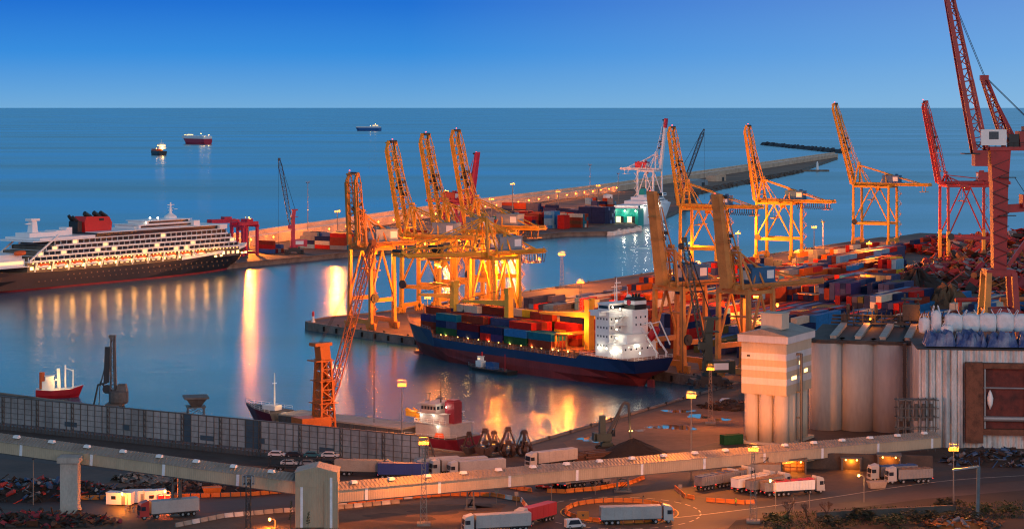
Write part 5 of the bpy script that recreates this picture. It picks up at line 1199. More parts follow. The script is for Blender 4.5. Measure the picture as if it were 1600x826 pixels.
_, S4 = strip('road', [g2(1010,790),g2(1060,757),g2(1110,735),g2(1180,718),(75,535)], 12, 3.05, M_asph)
_, S5 = strip('road', [(-400,650),(-170,560),(-60,500),(-20,490),(0,497)], 9, 3.02, M_asph)
strip('road_edge_line', [tuple(p)[:2] for p in S2[::6]], .35, 3.055, M_line)
for a in range(0, 360, 12): sheet('lane_mark', ring(RC, 18.2, 18.55, a, a+7, 6), 3.06, M_line)
sheet('road_island_line', ring(RC, 13.2, 13.5), 3.062, M_liney)
sheet('traffic_island', [(RC[0]+11.6*math.cos(R(i*8)), RC[1]+11.6*math.sin(R(i*8))) for i in range(45)], 3.07, M_ground)
dirt = [g2(100,815),g2(250,812),g2(440,800),g2(640,788),g2(800,785),g2(845,800),g2(840,826),(2,425),(-150,425)]
sheet('dirt_ground', dirt, 3.015, M_dirt)
sheet('dirt_ground', [g2(130,765),g2(260,725),g2(430,728),g2(455,765),g2(240,775)], 3.012, M_dirt)
sheet('dirt_ground', [g2(880,690),g2(1150,600),g2(1165,680),g2(1080,700),g2(900,712)], 3.012, mat('dusty_quay_ground', (.15,.095,.065), .85, var=.7, scale=.05, dark=.4))
# puddles on the quay
M_pud = mat('puddle_water', (.02,.02,.022), .03, var=.05, spec=.8)
def blob(name, cx, cy, w, h, seed, z=3.03, m=None):
    rr = random.Random(seed); n = 40; ph = [rr.uniform(0,6.28) for _ in range(4)]; pts = []
    for i in range(n):
        a = 2*math.pi*i/n; k = 1+.25*math.sin(2*a+ph[0])+.2*math.sin(3*a+ph[1])+.12*math.sin(5*a+ph[2])+.08*math.sin(8*a+ph[3]); pts.append(g2(cx+math.cos(a)*w*k, cy+math.sin(a)*h*k))
    return sheet(name, pts, z, m or M_pud)
for i, (x, y, w, h) in enumerate(((928,686,26,4),(1052,667,30,4),(1090,650,16,3),(1060,642,20,2.5),(1128,655,10,2.5),(1000,672,8,1.5),(1140,640,12,2))): blob('puddle', x, y, w, h, i)
for i, (x, y, w, h) in enumerate(((700,795,60,7),(620,808,50,6),(760,790,30,4))): blob('dark_soil_ground', x, y, w, h, 30+i, 3.02, mat('wet_soil', (.05,.032,.024), .8, var=.5))
# fenders and bollards along the near quays
M_fend = M_rubber
bol = None
def bollard(p, lab):
    global bol
    if bol is None:
        b = MB(); b.lathe((0,0,0),[(.45,0),(.3,.15),(.26,.6),(.5,.75),(.5,.95),(.2,1.05)],10); bol = b.build('mooring_bollard', M_dark, None, True); bol.location = p; tag(bol, lab, 'bollard', 'bollards along the quay edges'); return
    c = bol.copy(); C.objects.link(c); c.location = p; c['label'] = lab
for i in range(13):
    u = (i+.5)/13; bollard((-6.7+(74.5+6.7)*u+1.4, 541.8+(685-541.8)*u-.8, 3.02), 'black bollard on the straight quay edge by the puddles')
for s in range(20, 240, 16):
    p = NE(s, 1.4); bollard((p.x,p.y,3.02), 'black bollard along the quay under the cranes')
for t_ in range(-90, 420, 30):
    p = FE(t_, 1.4); bollard((p.x,p.y,3.02), 'black bollard on the far quay edge of the terminal')
b0 = MB()
for k in range(3): b0.tube((0,0,.6+k*.0),(0,0,2.6),.45,n=8)
fm = None
for s in range(12, 246, 9):
    p = NE(s, -.35)
    if fm is None: fm = b0.build('quay_fender', M_fend); fm.location = (p.x,p.y,0); tag(fm, 'black rubber fender on the quay face below the cranes', 'fender', 'rubber fenders on the quay face')
    else:
        c = fm.copy(); C.objects.link(c); c.location = (p.x,p.y,0)
# ================================================================== BARRIERS
M_bar_o = mat('barrier_orange', (.62,.17,.015), .55, var=.3); M_bar_c = mat('barrier_concrete', (.38,.32,.26), .8, var=.4); M_bar_w = mat('barrier_white', (.6,.58,.55), .6)
def bmesh_(m, L=2.1):
    b = MB(); b.profile([(-.3,0),(.3,0),(.3,.12),(.13,.4),(.1,.95),(-.1,.95),(-.13,.4),(-.3,.12)],-L/2,L/2); me = bpy.data.meshes.new('road_barrier'); me.from_pydata(b.v,[],b.f); me.materials.append(m); me.update(); return me
BMo, BMc, BMw = bmesh_(M_bar_o), bmesh_(M_bar_c), bmesh_(M_bar_w)
def barriers(pts, me, label, group, step=2.35, gap=0.0, mix=None):
    rr = random.Random(len(pts)); P = [Vector((*p,3.05)) for p in pts]; carry = 0
    for a, c in zip(P, P[1:]):
        L = (c-a).length; d = (c-a)/L; s = carry
        while s < L:
            m = me if not mix or rr.random() > .3 else mix
            o = bpy.data.objects.new('road_barrier', m); C.objects.link(o); o.location = a+d*s; o.rotation_euler = (0,0,math.atan2(d.y,d.x)-math.pi/2+rr.uniform(-.03,.03)); tag(o, label, 'barrier', group); s += step*(1+(rr.random() < gap)*1.5)
        carry = s-L
def arc(c, r_, a0, a1, n=30): return [(c[0]+r_*math.cos(R(a0+(a1-a0)*i/n)), c[1]+r_*math.sin(R(a0+(a1-a0)*i/n))) for i in range(n+1)]
barriers(arc(RC, 12.2, 0, 356), BMo, 'orange barrier in the ring round the traffic island', 'orange barriers round the traffic island')
barriers([g2(*k) for k in ((600,757),(690,752),(760,756),(830,768),(880,770),(935,765),(985,756),(1008,747))], BMo, 'orange barrier along the curved road below the parked trailers', 'orange barriers along the curved road', gap=.1)
barriers([g2(*k) for k in ((1056,765),(1070,777),(1100,783),(1160,787),(1200,786))], BMo, 'orange barrier round the lorry park', 'orange barriers round the lorry park', gap=.2)
barriers([g2(*k) for k in ((100,781),(200,778),(300,777),(395,774),(455,768))], BMo, 'orange barrier along the road before the rubble yard', 'orange barriers before the rubble yard')
barriers([g2(*k) for k in ((520,789),(620,780),(700,774),(770,775),(815,783),(828,800))], BMo, 'orange barrier on the near side of the road by bare earth', 'orange barriers by the bare earth', mix=BMw)
barriers([g2(*k) for k in ((280,822),(350,808),(440,800),(520,796),(620,786))], BMc, 'pale concrete barrier edging the road before the transfer tower', 'concrete barriers along the road', mix=BMw)
# ================================================================== VEHICLES
M_tyre = mat('tyre_rubber', (.014,.014,.014), .85); M_trw = mat('trailer_white', (.36,.355,.35), .5, var=.25, scale=.3)
M_cabw = mat('cab_white', (.42,.42,.41), .4, var=.1); M_cabr = mat('cab_red', (.42,.025,.02), .4, var=.1); M_cabb = mat('cab_blue', (.03,.16,.30), .4, var=.1)
M_head = mat('headlamp_glass', (1,.9,.7), emit=((1,.85,.6), 6)); M_tail = mat('tail_lamp_glass', (.5,.02,.02), emit=((1,.03,.02), 2.5)); M_lens = mat('unlit_headlamp', (.5,.5,.5), .2)
def wheel(parent, x, y, r_=.5, w=.32):
    b = MB(); b.tube((x,y-w/2,r_),(x,y+w/2,r_),r_,n=14); o = b.build('wheel', M_tyre, parent); MB().tube((x,y-w/2-.02,r_),(x,y+w/2+.02,r_),r_*.55,n=10).build('rim', M_steel, o)
def cab(t, m, x0=0):
    b = MB(); b.profile([(x0,.7),(x0+2.15,.7),(x0+2.15,1.9),(x0+2.0,3.2),(x0+1.75,3.75),(x0,3.75)],-1.22,1.22); b.box((x0+2.1,0,.75),(.3,2.4,.5)); b.profile([(x0-.05,3.7),(x0+1.5,3.75),(x0+.1,4.15)],-1.1,1.1); c = b.build('cab', m, t)
    MB().add([(x0+2.16,-1.05,2.0),(x0+2.16,1.05,2.0),(x0+2.02,1.05,3.1),(x0+2.02,-1.05,3.1)],[(0,1,2,3)]).build('windscreen', M_glass, c)
    for s in (-1,1): MB().box((x0+1.3,s*1.225,2.5),(1.0,.03,.9)).build('side_window', M_glass, c); MB().box((x0+2.26,s*.85,.85),(.04,.45,.25)).build('headlight', M_lens, c); MB().box((x0+2.0,s*1.4,2.6),(.12,.22,.8)).build('mirror', M_dark, c)
    MB().box((x0+2.17,0,1.35),(.04,1.7,.8)).build('grille', M_dark, c)
def chassis(t, x0, x1):
    b = MB(); b.box(((x0+x1)/2,0,.95),(x1-x0,.9,.3)); b.build('chassis', M_dark, t)
def truck(label, p, rz, cabm, trail=None, L=12.4, kind='box', tm=None, name='articulated_lorry', nocab=False, group=None):
    """p: centre of the trailer on the ground, rz: heading of the cab"""
    t = thing(name, label, 'lorry' if not nocab else 'trailer', p, rz, group); tm = tm or M_trw
    if not nocab:
        cab(t, cabm, L/2+.5); chassis(t, L/2-2.4, L/2+2.4)
        for x in (L/2+1.6, L/2-1.3):
            for s in (-1,1): wheel(t, x, s*1.02)
    xs = (-L/2+1.2,-L/2+2.5,-L/2+3.8)
    for x in xs:
        for s in (-1,1): wheel(t, x, s*1.02)
    if nocab:
        for s in (-1,1): MB().bar((L/2-2.5,s*.7,0),(L/2-2.5,s*.7,1.1),.18).build('landing_leg', M_dark, t)
    b = MB()
    if kind == 'box':
        b.box((0,0,2.55),(L,2.5,2.75),0); b.box((0,0,1.1),(L,2.46,.18),1)
        for i in range(int(L/2)): b.bar((-L/2+1+i*2,-1.262,1.2),(-L/2+1+i*2,-1.262,3.9),.05,mi=0); b.bar((-L/2+1+i*2,1.262,1.2),(-L/2+1+i*2,1.262,3.9),.05,mi=0)
        bo = b.build('box_body', [tm, M_dark], t); b = MB()
        for y in (-.9,-.35,.35,.9): b.box((-L/2-.03,y,2.5),(.05,.05,2.5))
        b.box((-L/2-.02,0,2.5),(.04,.04,2.6)); b.build('door_bar', M_steel, bo)
    else:
        tarp = kind; b.profile([(-L/2,1.3),(L/2,1.1),(L/2,3.3),(-L/2,3.3)],-1.25,1.25)
        for i in range(int(L/.8)):
            for s in (-1,1): b.bar((-L/2+.4+i*.8,s*1.27,1.3),(-L/2+.4+i*.8,s*1.27,3.25),.12)
        b.box((0,1.26,3.3),(L,.12,.2)); b.box((0,-1.26,3.3),(L,.12,.2)); bo = b.build('tipper_body', tm, t)
        b = MB(); n = 10
        for i in range(n):
            x = -L/2+L*(i+.5)/n; z = 3.42+.1*(i%2); b.box((x,0,z),(L/n*.98,2.3,.14))
        b.build('tarpaulin', tarp, bo)
    chassis(t, -L/2+.6, L/2-2.6)
    MB().box((-L/2-.04,-.95,1.05),(.06,.4,.16)).build('tail_light', M_tail, t); MB().box((-L/2-.04,.95,1.05),(.06,.4,.16)).build('tail_light', M_tail, t)
    return t
M_curb = mat('trailer_curtain_blue', (.02,.05,.22), .5); M_curg = mat('trailer_grey', (.24,.235,.23), .5); M_curr = mat('trailer_curtain_red', (.38,.015,.025), .5); M_curbg = mat('trailer_beige', (.38,.30,.23), .6, var=.3); M_tip = mat('tipper_alloy', (.30,.30,.30), .4, .4, var=.3)
M_tb = mat('tarp_blue', (.03,.10,.28), .7, var=.3); M_tg = mat('tarp_brown', (.22,.15,.10), .8, var=.3); M_tr = mat('tarp_red', (.45,.02,.04), .6, var=.2); M_tw = mat('tarp_pale', (.5,.48,.45), .7, var=.3)
def V(px, py, z=3.05): return tuple(gp(px, py, z))
truck('white lorry with white trailer beside the coal heap', V(868,726), R(215), M_cabw)
truck('white lorry nosing out from behind the end of the grey wall', V(690,738), R(200), M_cabw, L=9)
truck('white lorry with long pale trailer, middle of the three near the grabs', V(724,739), R(203), M_cabw)
truck('white lorry with pale trailer closest to the quay grabs', V(752,742), R(203), M_cabw)
truck('beige trailer with a blue cab parked below the grey wall', V(562,742), R(-8), M_cabb, tm=M_curbg); truck('dark blue trailer partly hidden by the conveyor beside the grey wall', V(630,747), R(-5), M_cabw, tm=M_curb, nocab=True, name='parked_trailer')
truck('red cab lorry under the conveyor, beside another red one', V(850,754), R(262), M_cabr, L=9, tm=M_curg); truck('red cab lorry with its nose to the orange barriers', V(862,756), R(260), M_cabr, L=9, tm=M_curr)
truck('white box trailer showing its rear doors under the conveyor', V(890,759), R(62), M_cabw, L=9, nocab=True, name='parked_trailer'); truck('white rigid lorry with dark wheels facing the traffic island', V(912,758), R(28), M_cabw, L=8.5)
truck('dark box trailer squeezed between red cab and white trailer', V(876,757), R(70), M_cabw, L=7, tm=M_rust, nocab=True, name='parked_trailer')
truck('red curtain lorry driving down to the traffic island', V(842,815), R(232), M_cabw, tm=M_curr, L=10); truck('long white lorry at the bottom of the picture beside bare earth', V(785,829), R(196), M_cabw)
truck('white lorry rounding the near side of the traffic island', V(985,817), R(8), M_cabw, L=13.6); 
truck('red cab lorry with white trailer rounding the bend beside the white site cabins', V(272,806), R(205), M_cabr, L=11)
pk = [(1115,762,'blue covered tipper trailer nearest the traffic island',M_tb,M_tip),(1138,758,'long alloy tipper trailer with brown cover in the lorry park',M_tg,M_tip),(1172,765,'white tipper trailer with pale cover in the lorry park',M_tw,M_white),(1195,768,'grey tipper trailer parked beside the white one',M_tg,M_curg)]
for px, py, lab, tp, tm in pk: truck(lab, V(px,py), R(42), M_cabw, kind=tp, tm=tm, L=11)
truck('white and red topped trailer parked by the road', V(1238,772), R(22), M_cabw, kind=M_tr, tm=M_white, L=11); truck('short grey trailer behind the red topped one', V(1212,773), R(22), M_cabw, kind=M_tg, tm=M_curg, L=7, nocab=True, name='parked_trailer')
truck('dark tipper trailer parked against the beige intake building', V(1185,745), R(-6), M_cabw, kind=M_tg, tm=M_curg, L=11, nocab=True, name='parked_trailer')
truck('white cab lorry with blue covered load before the lit bays', V(1402,748), R(196), M_cabw, kind=M_tb, tm=M_tip, L=10); truck('white cab lorry beside the blue covered one', V(1428,753), R(192), M_cabw, kind=M_tg, tm=M_curg, L=9)
def car(label, p, rz, m, van=False, group=None, police=False):
    t = thing('parked_van' if van else 'parked_car', label, 'van' if van else 'car', p, rz, group); hgt = 2.0 if van else 1.45
    b = MB(); b.profile([(-2.2,.35),(2.2,.35),(2.25,.75),(1.5,.92),(.75,hgt) if not van else (1.0,hgt),(-1.4,hgt) if not van else (-2.15,hgt),(-2.15,.95)],-.88,.88); bo = b.build('body', m, t)
    for s in (-1,1): MB().add([(1.2,s*.89,.95),(.68,s*.89,hgt-.1),(-1.3,s*.89,hgt-.1),(-1.8,s*.89,.95)],[(0,1,2,3)]).build('side_window', M_glass, bo); MB().box((2.24,s*.6,.66),(.06,.35,.16)).build('headlight', M_lens, bo)
    MB().add([(1.52,-.75,.95),(1.52,.75,.95),(.80,.7,hgt-.06),(.80,-.7,hgt-.06)] if not van else [(1.52,-.75,1.0),(1.52,.75,1.0),(1.06,.7,hgt-.1),(1.06,-.7,hgt-.1)],[(0,1,2,3)]).build('windscreen', M_glass, bo)
    for x in (-1.4,1.4):
        for s in (-1,1): wheel(t, x, s*.8, .33, .22)
    return t
M_car = {k: mat('car_paint_'+k, c, .3, .2, var=.08) for k, c in (('white',(.6,.6,.6)),('black',(.02,.022,.03)),('teal',(.03,.14,.17)),('silver',(.3,.31,.33)))}
# car transporter with cars
tr = thing('car_transporter', 'car transporter loaded with white and dark cars below the grey wall', 'lorry', V(474,735), R(-6)); chassis(tr, -9, 9)
b = MB()
for z in (1.3,3.4):
    b.box((0,-1.1,z),(18,.3,.2)); b.box((0,1.1,z),(18,.3,.2))
for x in (-8.8,-4.4,0,4.4,8.8):
    for s in (-1,1): b.bar((x,s*1.2,.9),(x,s*1.2,3.5),.16)
b.build('deck_rack', M_dark, tr)
for x in (-7,-5.6,4,5.4):
    for s in (-1,1): wheel(tr, x, s*1.0)
tp = V(474,735); cR = R(-6)
for i, (dx, dz, m, lab) in enumerate(((-6.8,3.5,'white','white car at the rear of the transporter top deck'),(-2.2,3.5,'black','black car on the transporter top deck'),(2.4,3.5,'teal','teal car on the transporter top deck'),(6.9,3.5,'white','white car at the front of the transporter top deck'),(-3.6,1.4,'white','white car on the lower transporter deck under the black one'),(1.4,1.4,'silver','silver car on the lower transporter deck'),(6.4,1.4,'black','black car on the lower transporter deck'))):
    car(lab, (tp[0]+dx*math.cos(cR), tp[1]+dx*math.sin(cR), tp[2]+dz), cR, M_car[m], group='cars on the transporter')
car('white van with dark windows stopped by the traffic island', V(898,824), R(18), M_car['white'], True); car('dark car parked below the grey wall beyond the transporter', V(520,741), R(-6), M_car['black'])
# traffic man in hi-vis
def person(label, p, rz, top, legs):
    t = thing('person', label, 'person', p, rz); bm = bmesh.new()
    J = {'pel':(0,0,.95,.15),'chest':(0,0,1.32,.17),'neck':(0,0,1.5,.065),'head':(.02,0,1.66,.11),'ls':(0,.19,1.42,.07),'le':(.02,.28,1.16,.05),'lh':(.12,.3,.95,.04),'rs':(0,-.19,1.42,.07),'re':(.05,-.3,1.2,.05),'rh':(.3,-.3,1.25,.04),'lk':(.03,.1,.5,.075),'lf':(0,.11,.08,.06),'rk':(0,-.1,.5,.075),'rf':(0,-.11,.08,.06)}
    ks = list(J); vs = [bm.verts.new(J[k][:3]) for k in ks]; ix = {k:i for i,k in enumerate(ks)}
    for a, b_ in (('pel','chest'),('chest','neck'),('neck','head'),('chest','ls'),('ls','le'),('le','lh'),('chest','rs'),('rs','re'),('re','rh'),('pel','lk'),('lk','lf'),('pel','rk'),('rk','rf')): bm.edges.new((vs[ix[a]],vs[ix[b_]]))
    me = bpy.data.meshes.new('body'); bm.to_mesh(me); bm.free(); o = bpy.data.objects.new('body', me); C.objects.link(o); o.parent = t
    md = o.modifiers.new('skin','SKIN')
    for i, k in enumerate(ks): me.skin_vertices[0].data[i].radius = (J[k][3],J[k][3])
    me.skin_vertices[0].data[0].use_root = True; sb = o.modifiers.new('s','SUBSURF'); sb.levels = sb.render_levels = 1; me.materials.append(legs)
    b = MB(); b.lathe((0,0,.92),[(.19,0),(.21,.25),(.23,.42),(.15,.6)],12); b.build('vest', top, t); MB().lathe((.02,0,1.68),[(.13,0),(.135,.06),(.09,.13),(.02,.15)],10).build('helmet', top, t)
    return t
M_hv = mat('hi_vis_fabric', (.35,.62,.03), .7); M_cloth = mat('dark_work_clothes', (.03,.035,.05), .8)
person('worker in a yellow green vest standing behind the white van', V(886,822), R(-60), M_hv, M_cloth); person('worker in a yellow green vest standing at the lorry park barriers', V(1150,790), R(200), M_hv, M_cloth)
# signs
def sign(label, px, py, w, h_, m, zc=2.4):
    t = thing('road_sign', label, 'sign', V(px,py), R(-90)); MB().tube((0,0,0),(0,0,zc),.05,n=6).build('post', M_pole, t); MB().box((-.0,0,zc+h_/2),(.06,w,h_)).build('sign_panel', m, t); return t
sg = sign('orange works sign with dark triangle beside the traffic island', 911, 816, 2.6, 1.8, M_bar_o, .8); MB().add([(.04,-.35,1.9),(.04,.35,1.9),(.04,0,1.3)],[(0,1,2)]).build('sign_symbol', M_dark, sg)
for px, py, lab in ((776,786,'round grey sign seen from behind, beside the curved road'),(807,790,'second grey sign seen from behind, nearer the red lorry'),(1063,778,'small sign at the corner of the lorry park barriers')): sign(lab, px, py, .9, .9, M_pole)
for i, (px, py) in enumerate(((862,782),(1005,800),(1240,800),(1265,794),(930,772))):
    t = thing('road_post', 'thin grey post beside the road', 'post', V(px,py), 0, 'thin posts beside the road'); MB().tube((0,0,0),(0,0,3.6),.07,n=6).build('pole', M_pole, t); MB().box((0,0,3.7),(.3,.3,.4)).build('cap', M_dark, t)
# ================================================================== COASTER AND NEAR QUAY
M_mar = mat('coaster_maroon_hull', (.16,.012,.03), .45, var=.3, scale=.2); M_hatch = mat('hatch_cover_beige', (.42,.33,.25), .6, var=.3, scale=.3); M_hold = mat('hold_coaming_grey', (.10,.09,.085), .7, var=.4)
cA, cB = Vector((-74.5,602.5,0)), Vector((-11.5,556.0,0)); cd = (cA-cB).normalized(); CL = (cA-cB).length+4; CRZ = math.atan2(cd.y, cd.x)
co = thing('coaster', 'maroon coaster with long beige hatch covers and a lit white bridge behind the grey wall', 'ship', tuple(cB), CRZ)
HS = [(0,[2,4.2,5.6],None,5.6),(4,[4.4,5.5,6],None,5.3),(18,[5.6,6,6.1],None,5.0),(19,[5.6,6,6.1],None,4.2),(60,[5.2,5.9,6.1],None,4.2),(68,[3.2,4.2,5.2],None,4.3),(69,[3.0,4.0,5.1],None,6.4),(76,[.8,1.4,3.4],[75,76,77],7.0),(80,[.05,.1,.3],[77,79,83.5],7.8)]
loft([(xs or x, list(zip(hb,[-1,1.6,zt]))) for x,hb,xs,zt in HS], [0,0], 'hull', [M_mar, M_hold], co, 1)
b = MB(); b.box((43,0,5.2),(46,9.6,2.2)); 
for i in range(23):
    for s in (-1,1): b.box((21+i*2,s*4.88,5.2),(.2,.2,2.2))
b.build('hold_coaming', M_hold, co)
for i in range(8): MB().box((22.9+i*5.75,0,6.5),(5.6,9.9,.45)).build('hatch_cover', M_hatch, co)
b = MB(); b.box((9,0,7.2),(12,9.6,3.4)); b.box((10,0,10.2),(8.4,8,2.8)); b.box((11.5,0,12.8),(5,7,2.4)); b.box((11.5,0,14.1),(6.2,9,.25)); b.box((9,0,8.95),(13,10.4,.18)); b.box((10,0,11.6),(9.4,9.4,.18))
ac = b.build('deckhouse', M_trw, co)
b = MB()
for i in range(5): b.box((9.4+i*1.05,3.53,13.0),(.75,.06,.9))
for i in range(4): b.box((8.97,-2.4+i*1.6,13),(.06,1.1,.9))
b.build('wheelhouse_window', M_glass, ac)
b = MB(); b.box((5.6,0,11.4),(3.2,3.4,7)); b.box((5.6,0,15.1),(2.6,2.8,.5)); fu = b.build('funnel', M_mar, co)
b = MB(); b.tube((10,0,14.2),(10,0,20.5),.22,.1); b.bar((10,-1.6,17.6),(10,1.6,17.6),.16); b.box((9,1.6,15.6),(2.2,.3,.3)); b.tube((8,-2,14.2),(8,-2,18),.06); b.tube((12.5,2,14.2),(12.5,2,16.6),.08); b.box((12.5,2,16.8),(1.8,.25,.25)); b.build('radar_mast', M_dark, co)
b = MB(); b.bar((14.5,1.5,9),(21,1.5,11.6),.7,.9); b.bar((14.5,-1.5,9),(21,-1.5,11.6),.3); b.box((15,0,8.6),(2,5,2)); b.box((19,1.2,10.6),(3,2.4,1.4)); b.build('provision_crane', M_dcr, co)
rail([(0.4,5.4,5.6),(4,5.9,5.3),(18,6,5.0)], r=.05).build('stern_railing', M_white, co); rail([(4.2,5.1,9.05),(15,5.1,9.05)], r=.05).build('bridge_railing', M_white, co)
b = MB(); b.box((6.5,4.6,6.1),(3.2,1.6,1.2),taper=.7); b.build('life_raft', M_orange, co)
b = MB(); b.tube((72,0,6.5),(72,0,17.5),.28,.14); b.bar((72,-.9,14.5),(72,.9,14.5),.15); b.build('foremast', M_white, co); b = MB(); b.box((73,0,7.4),(5,3,1.4)); b.box((66,2,5.4),(1.4,2,2.6)); b.box((66,-2.4,5.2),(2,2,2)); b.build('forecastle_gear', M_white, co)
rail([(69.5,4.9,6.5),(77,3.2,7.0),(83,.3,7.8),(77,-3.2,7.0),(69.5,-4.9,6.5)], r=.05).build('bow_railing', M_white, co)
for i,(x,y,z) in enumerate(((14.9,3,8.3),(7,5.1,8.4),(3.4,3.6,7.6),(9,4.4,11.2),(13.6,4.2,11.0),(6.6,1.9,13.4))): lamp_ball(co,(x,y,z),.16,M_whl,'deck_lamp'); lamp_light((x+.2,y+.9,z),130,co,WHITE,.25)
lamp_light((18,2,13),900,co,SOD,.3); lamp_light((68,0,11),700,co,WARM,.3)
# orange harbour crane on the quay
p = at(504,556,3); oc = harbour_crane('tall orange harbour crane with lattice boom standing between grey wall and coaster', tuple(p), R(38), M_orc, M_orc, M_orc, 27.5, 3.6, 11, 46, R(72), cw=.26, bw=1.9, open_tower=True)
lamp_light((p.x+3,p.y-9,16), 900, None, SOD, .4, 'quay_lamp_glow').parent = oc
bpy.data.objects[-1] if False else None
for o in bpy.data.objects:
    if o.name.startswith('quay_lamp_glow'): o.location = Vector((4,-8,14))
# grey slender crane and hopper
p = at(180,600,3); t = thing('quay_crane', 'grey level crane with folded boom on the quay behind the grey wall', 'crane', tuple(p), R(0))
M_gcr = mat('weathered_grey_paint', (.13,.11,.10), .7, var=.5, scale=.5, dark=.45)
b = MB()
for s in (-1,1):
    for q in (-1,1): b.bar((s*3.2,q*3.2,0),(s*1.8,q*1.8,5),.6)
b.box((0,0,5.2),(5,5,.6)); b.build('portal', M_gcr, t)
b = MB(); b.lathe((1,0,5.5),[(2.6,0),(2.9,.6),(2.9,3.4),(2.3,3.8)],14); b.box((2,0,10),(3.2,3,2.2),taper=.7); b.build('machine_house', M_gcr, t)
b = MB(); b.lattice((-.6,0,7),(-.8,0,24.6),1.5,1.5,9,.28,.14,w2=1,h2=1); b.box((-.8,0,25),(2,1.6,.8)); b.bar((.1,0,7),(-.3,0,24.4),.8,.8); b.build('mast', M_gcr, t)
b = MB(); b.bar((-2.2,0,22),(-2.6,0,11.5),1.5,.9); b.bar((-1,0,24),(-4.4,0,10.5),.3); b.bar((-2.4,0,11.5),(-5.2,0,10.8),.5); b.bar((-5,0,11),(-7.0,0,1.6),.45,.45); b.bar((-3.6,0,11),(-.4,0,6.6),.5); b.tube((-2.4,-.4,9.6),(-2.4,.4,9.6),1.3,n=10); b.bar((-4.4,0,12),(-4.8,0,4),.2); b.build('folded_boom', M_dark, t)
p = at(306,588,3); t = thing('loading_hopper', 'rusty square loading hopper on a lattice stand behind the grey wall', 'hopper', tuple(p), R(14))
b = MB()
for s in (-1,1):
    for q in (-1,1): b.bar((s*2.6,q*2.6,0),(s*2.2,q*2.2,6.4),.3)
    for z in (1,4): b.bar((-2.5,s*2.4,z),(2.4,s*2.4,z+2.4),.14); b.bar((2.5,s*2.4,z),(-2.4,s*2.4,z+2.4),.14); b.bar((s*2.4,-2.4,z),(s*2.4,2.4,z+2.4),.14)
b.box((0,0,6.3),(5.4,5.4,.3)); b.build('stand', M_trest, t)
MB().box((0,0,7.6),(2.6,2.6,2.4),taper=2.3).build('hopper_bin', M_gcr, t); MB().box((0,0,9.0),(7,7,.5)).build('rim', M_gcr, t); MB().box((-4,0,2.4),(2.4,2,4.8)).build('control_cabin', M_steel, t)
# red and white workboat far side
p = at(90,672,0); t = thing('fishing_boat', 'small red and white boat with bright deck gear beyond the grey wall', 'boat', tuple(p), R(12))
loft([(-7,[(1.6,-.4),(2.4,1),(2.7,3)]),(-2,[(2,-.4),(2.9,1),(3.1,2.6)]),(4,[(1.6,-.4),(2.6,1),(3,2.9)]),([6.6,7.2,8.4],[(.05,-.4),(.1,1),(.4,4)])],[0,0],'hull',[M_fred, M_white],t,1)
b = MB(); b.box((-3,0,4),(4,3.6,3)); b.box((-2.6,0,6.2),(2.6,2.8,1.8)); b.box((-2.6,0,7.2),(3.2,3.4,.2)); b.build('cabin', M_white, t); MB().box((-1.27,0,6.3),(.06,2.2,.8)).build('cabin_window', M_glass, t)
b = MB(); b.bar((2.5,0,2.6),(2.5,0,10.5),.5); b.bar((5,0,3),(5,0,9),.5); b.bar((.5,.6,2.6),(.2,.6,9.4),1.0); b.bar((2.5,0,9.6),(5,0,8.6),.3); b.build('deck_gear', M_white, t); MB().tube((-5,0,3),(-5,0,8.4),.9,n=10).build('funnel', M_orange, t)
lamp_ball(t,(-.5,-1.6,6),.25,M_warm,'deck_lamp'); lamp_light((0,-3,6),900,t,WARM,.3)
for i,(px,d) in enumerate(((272,604),(283,604))): pass
# ================================================================== GRABS, EXCAVATOR, COAL
M_grab = mat('rusted_grab_steel', (.06,.03,.022), .75, var=.6, scale=.6, dark=.4)
def grab(label, p, rz, s=1.0, kind='clam'):
    t = thing('clamshell_grab', label, 'grab bucket', p, rz, 'grab buckets on the quay')
    if kind == 'clam':
        for q in (-1,1):
            b = MB(); pts = [(0,.2)]+[(q*(2.6*math.sin(R(a))), 2.5-2.3*math.cos(R(a))) for a in (15,35,55,75,88)]+[(q*2.3,2.9),(q*.15,2.0)]
            b.profile([(x*s,z*s) for x,z in (pts if q > 0 else pts[::-1])],-1.7*s,1.7*s); b.build('bucket_shell', M_grab, t)
    else:
        for k in range(6):
            a = R(60*k); b = MB(); prev = None
            for rr_, z in ((.5,3.2),(2.0,2.8),(2.5,1.6),(2.0,.6),(.9,.05)):
                q = Vector((math.cos(a)*rr_*s, math.sin(a)*rr_*s, z*s))
                if prev: b.bar(prev, q, .85*s, .4*s)
                prev = q
            b.build('grab_tine', M_grab, t)
    b = MB()
    for x in (-1,1):
        for y in (-1,1): b.bar((x*1.9*s,y*1.2*s,2.7*s),(x*.5*s,y*.5*s,6.4*s),.3*s)
    b.box((0,0,6.5*s),(1.6*s,1.6*s,.7*s)); b.tube((-.7*s,0,6.9*s),(.7*s,0,6.9*s),.5*s,n=8); b.box((0,0,3.6*s),(1.2*s,2.2*s,1.0*s)); b.bar((0,0,3.6*s),(0,0,6.4*s),.3*s); b.build('arm_frame', M_grab, t)
grab('clamshell grab at the coaster end of the row', V(733,709), R(10), .82); grab('large open clamshell grab, second from the coaster', V(758,712), R(-8), 1.0); grab('small clamshell grab set back between the large ones', V(772,706), R(30), .8); grab('tallest grab with spread tines', V(794,712), R(5), 1.05, 'tine'); grab('grab with tines at the open end of the row', V(819,711), R(40), .92, 'tine')
p = V(948,702); t = thing('material_handler', 'dark green material handler with raised bent arm beside the coal heap', 'excavator', p, R(10)); M_exg = mat('excavator_green', (.025,.05,.045), .6, var=.3)
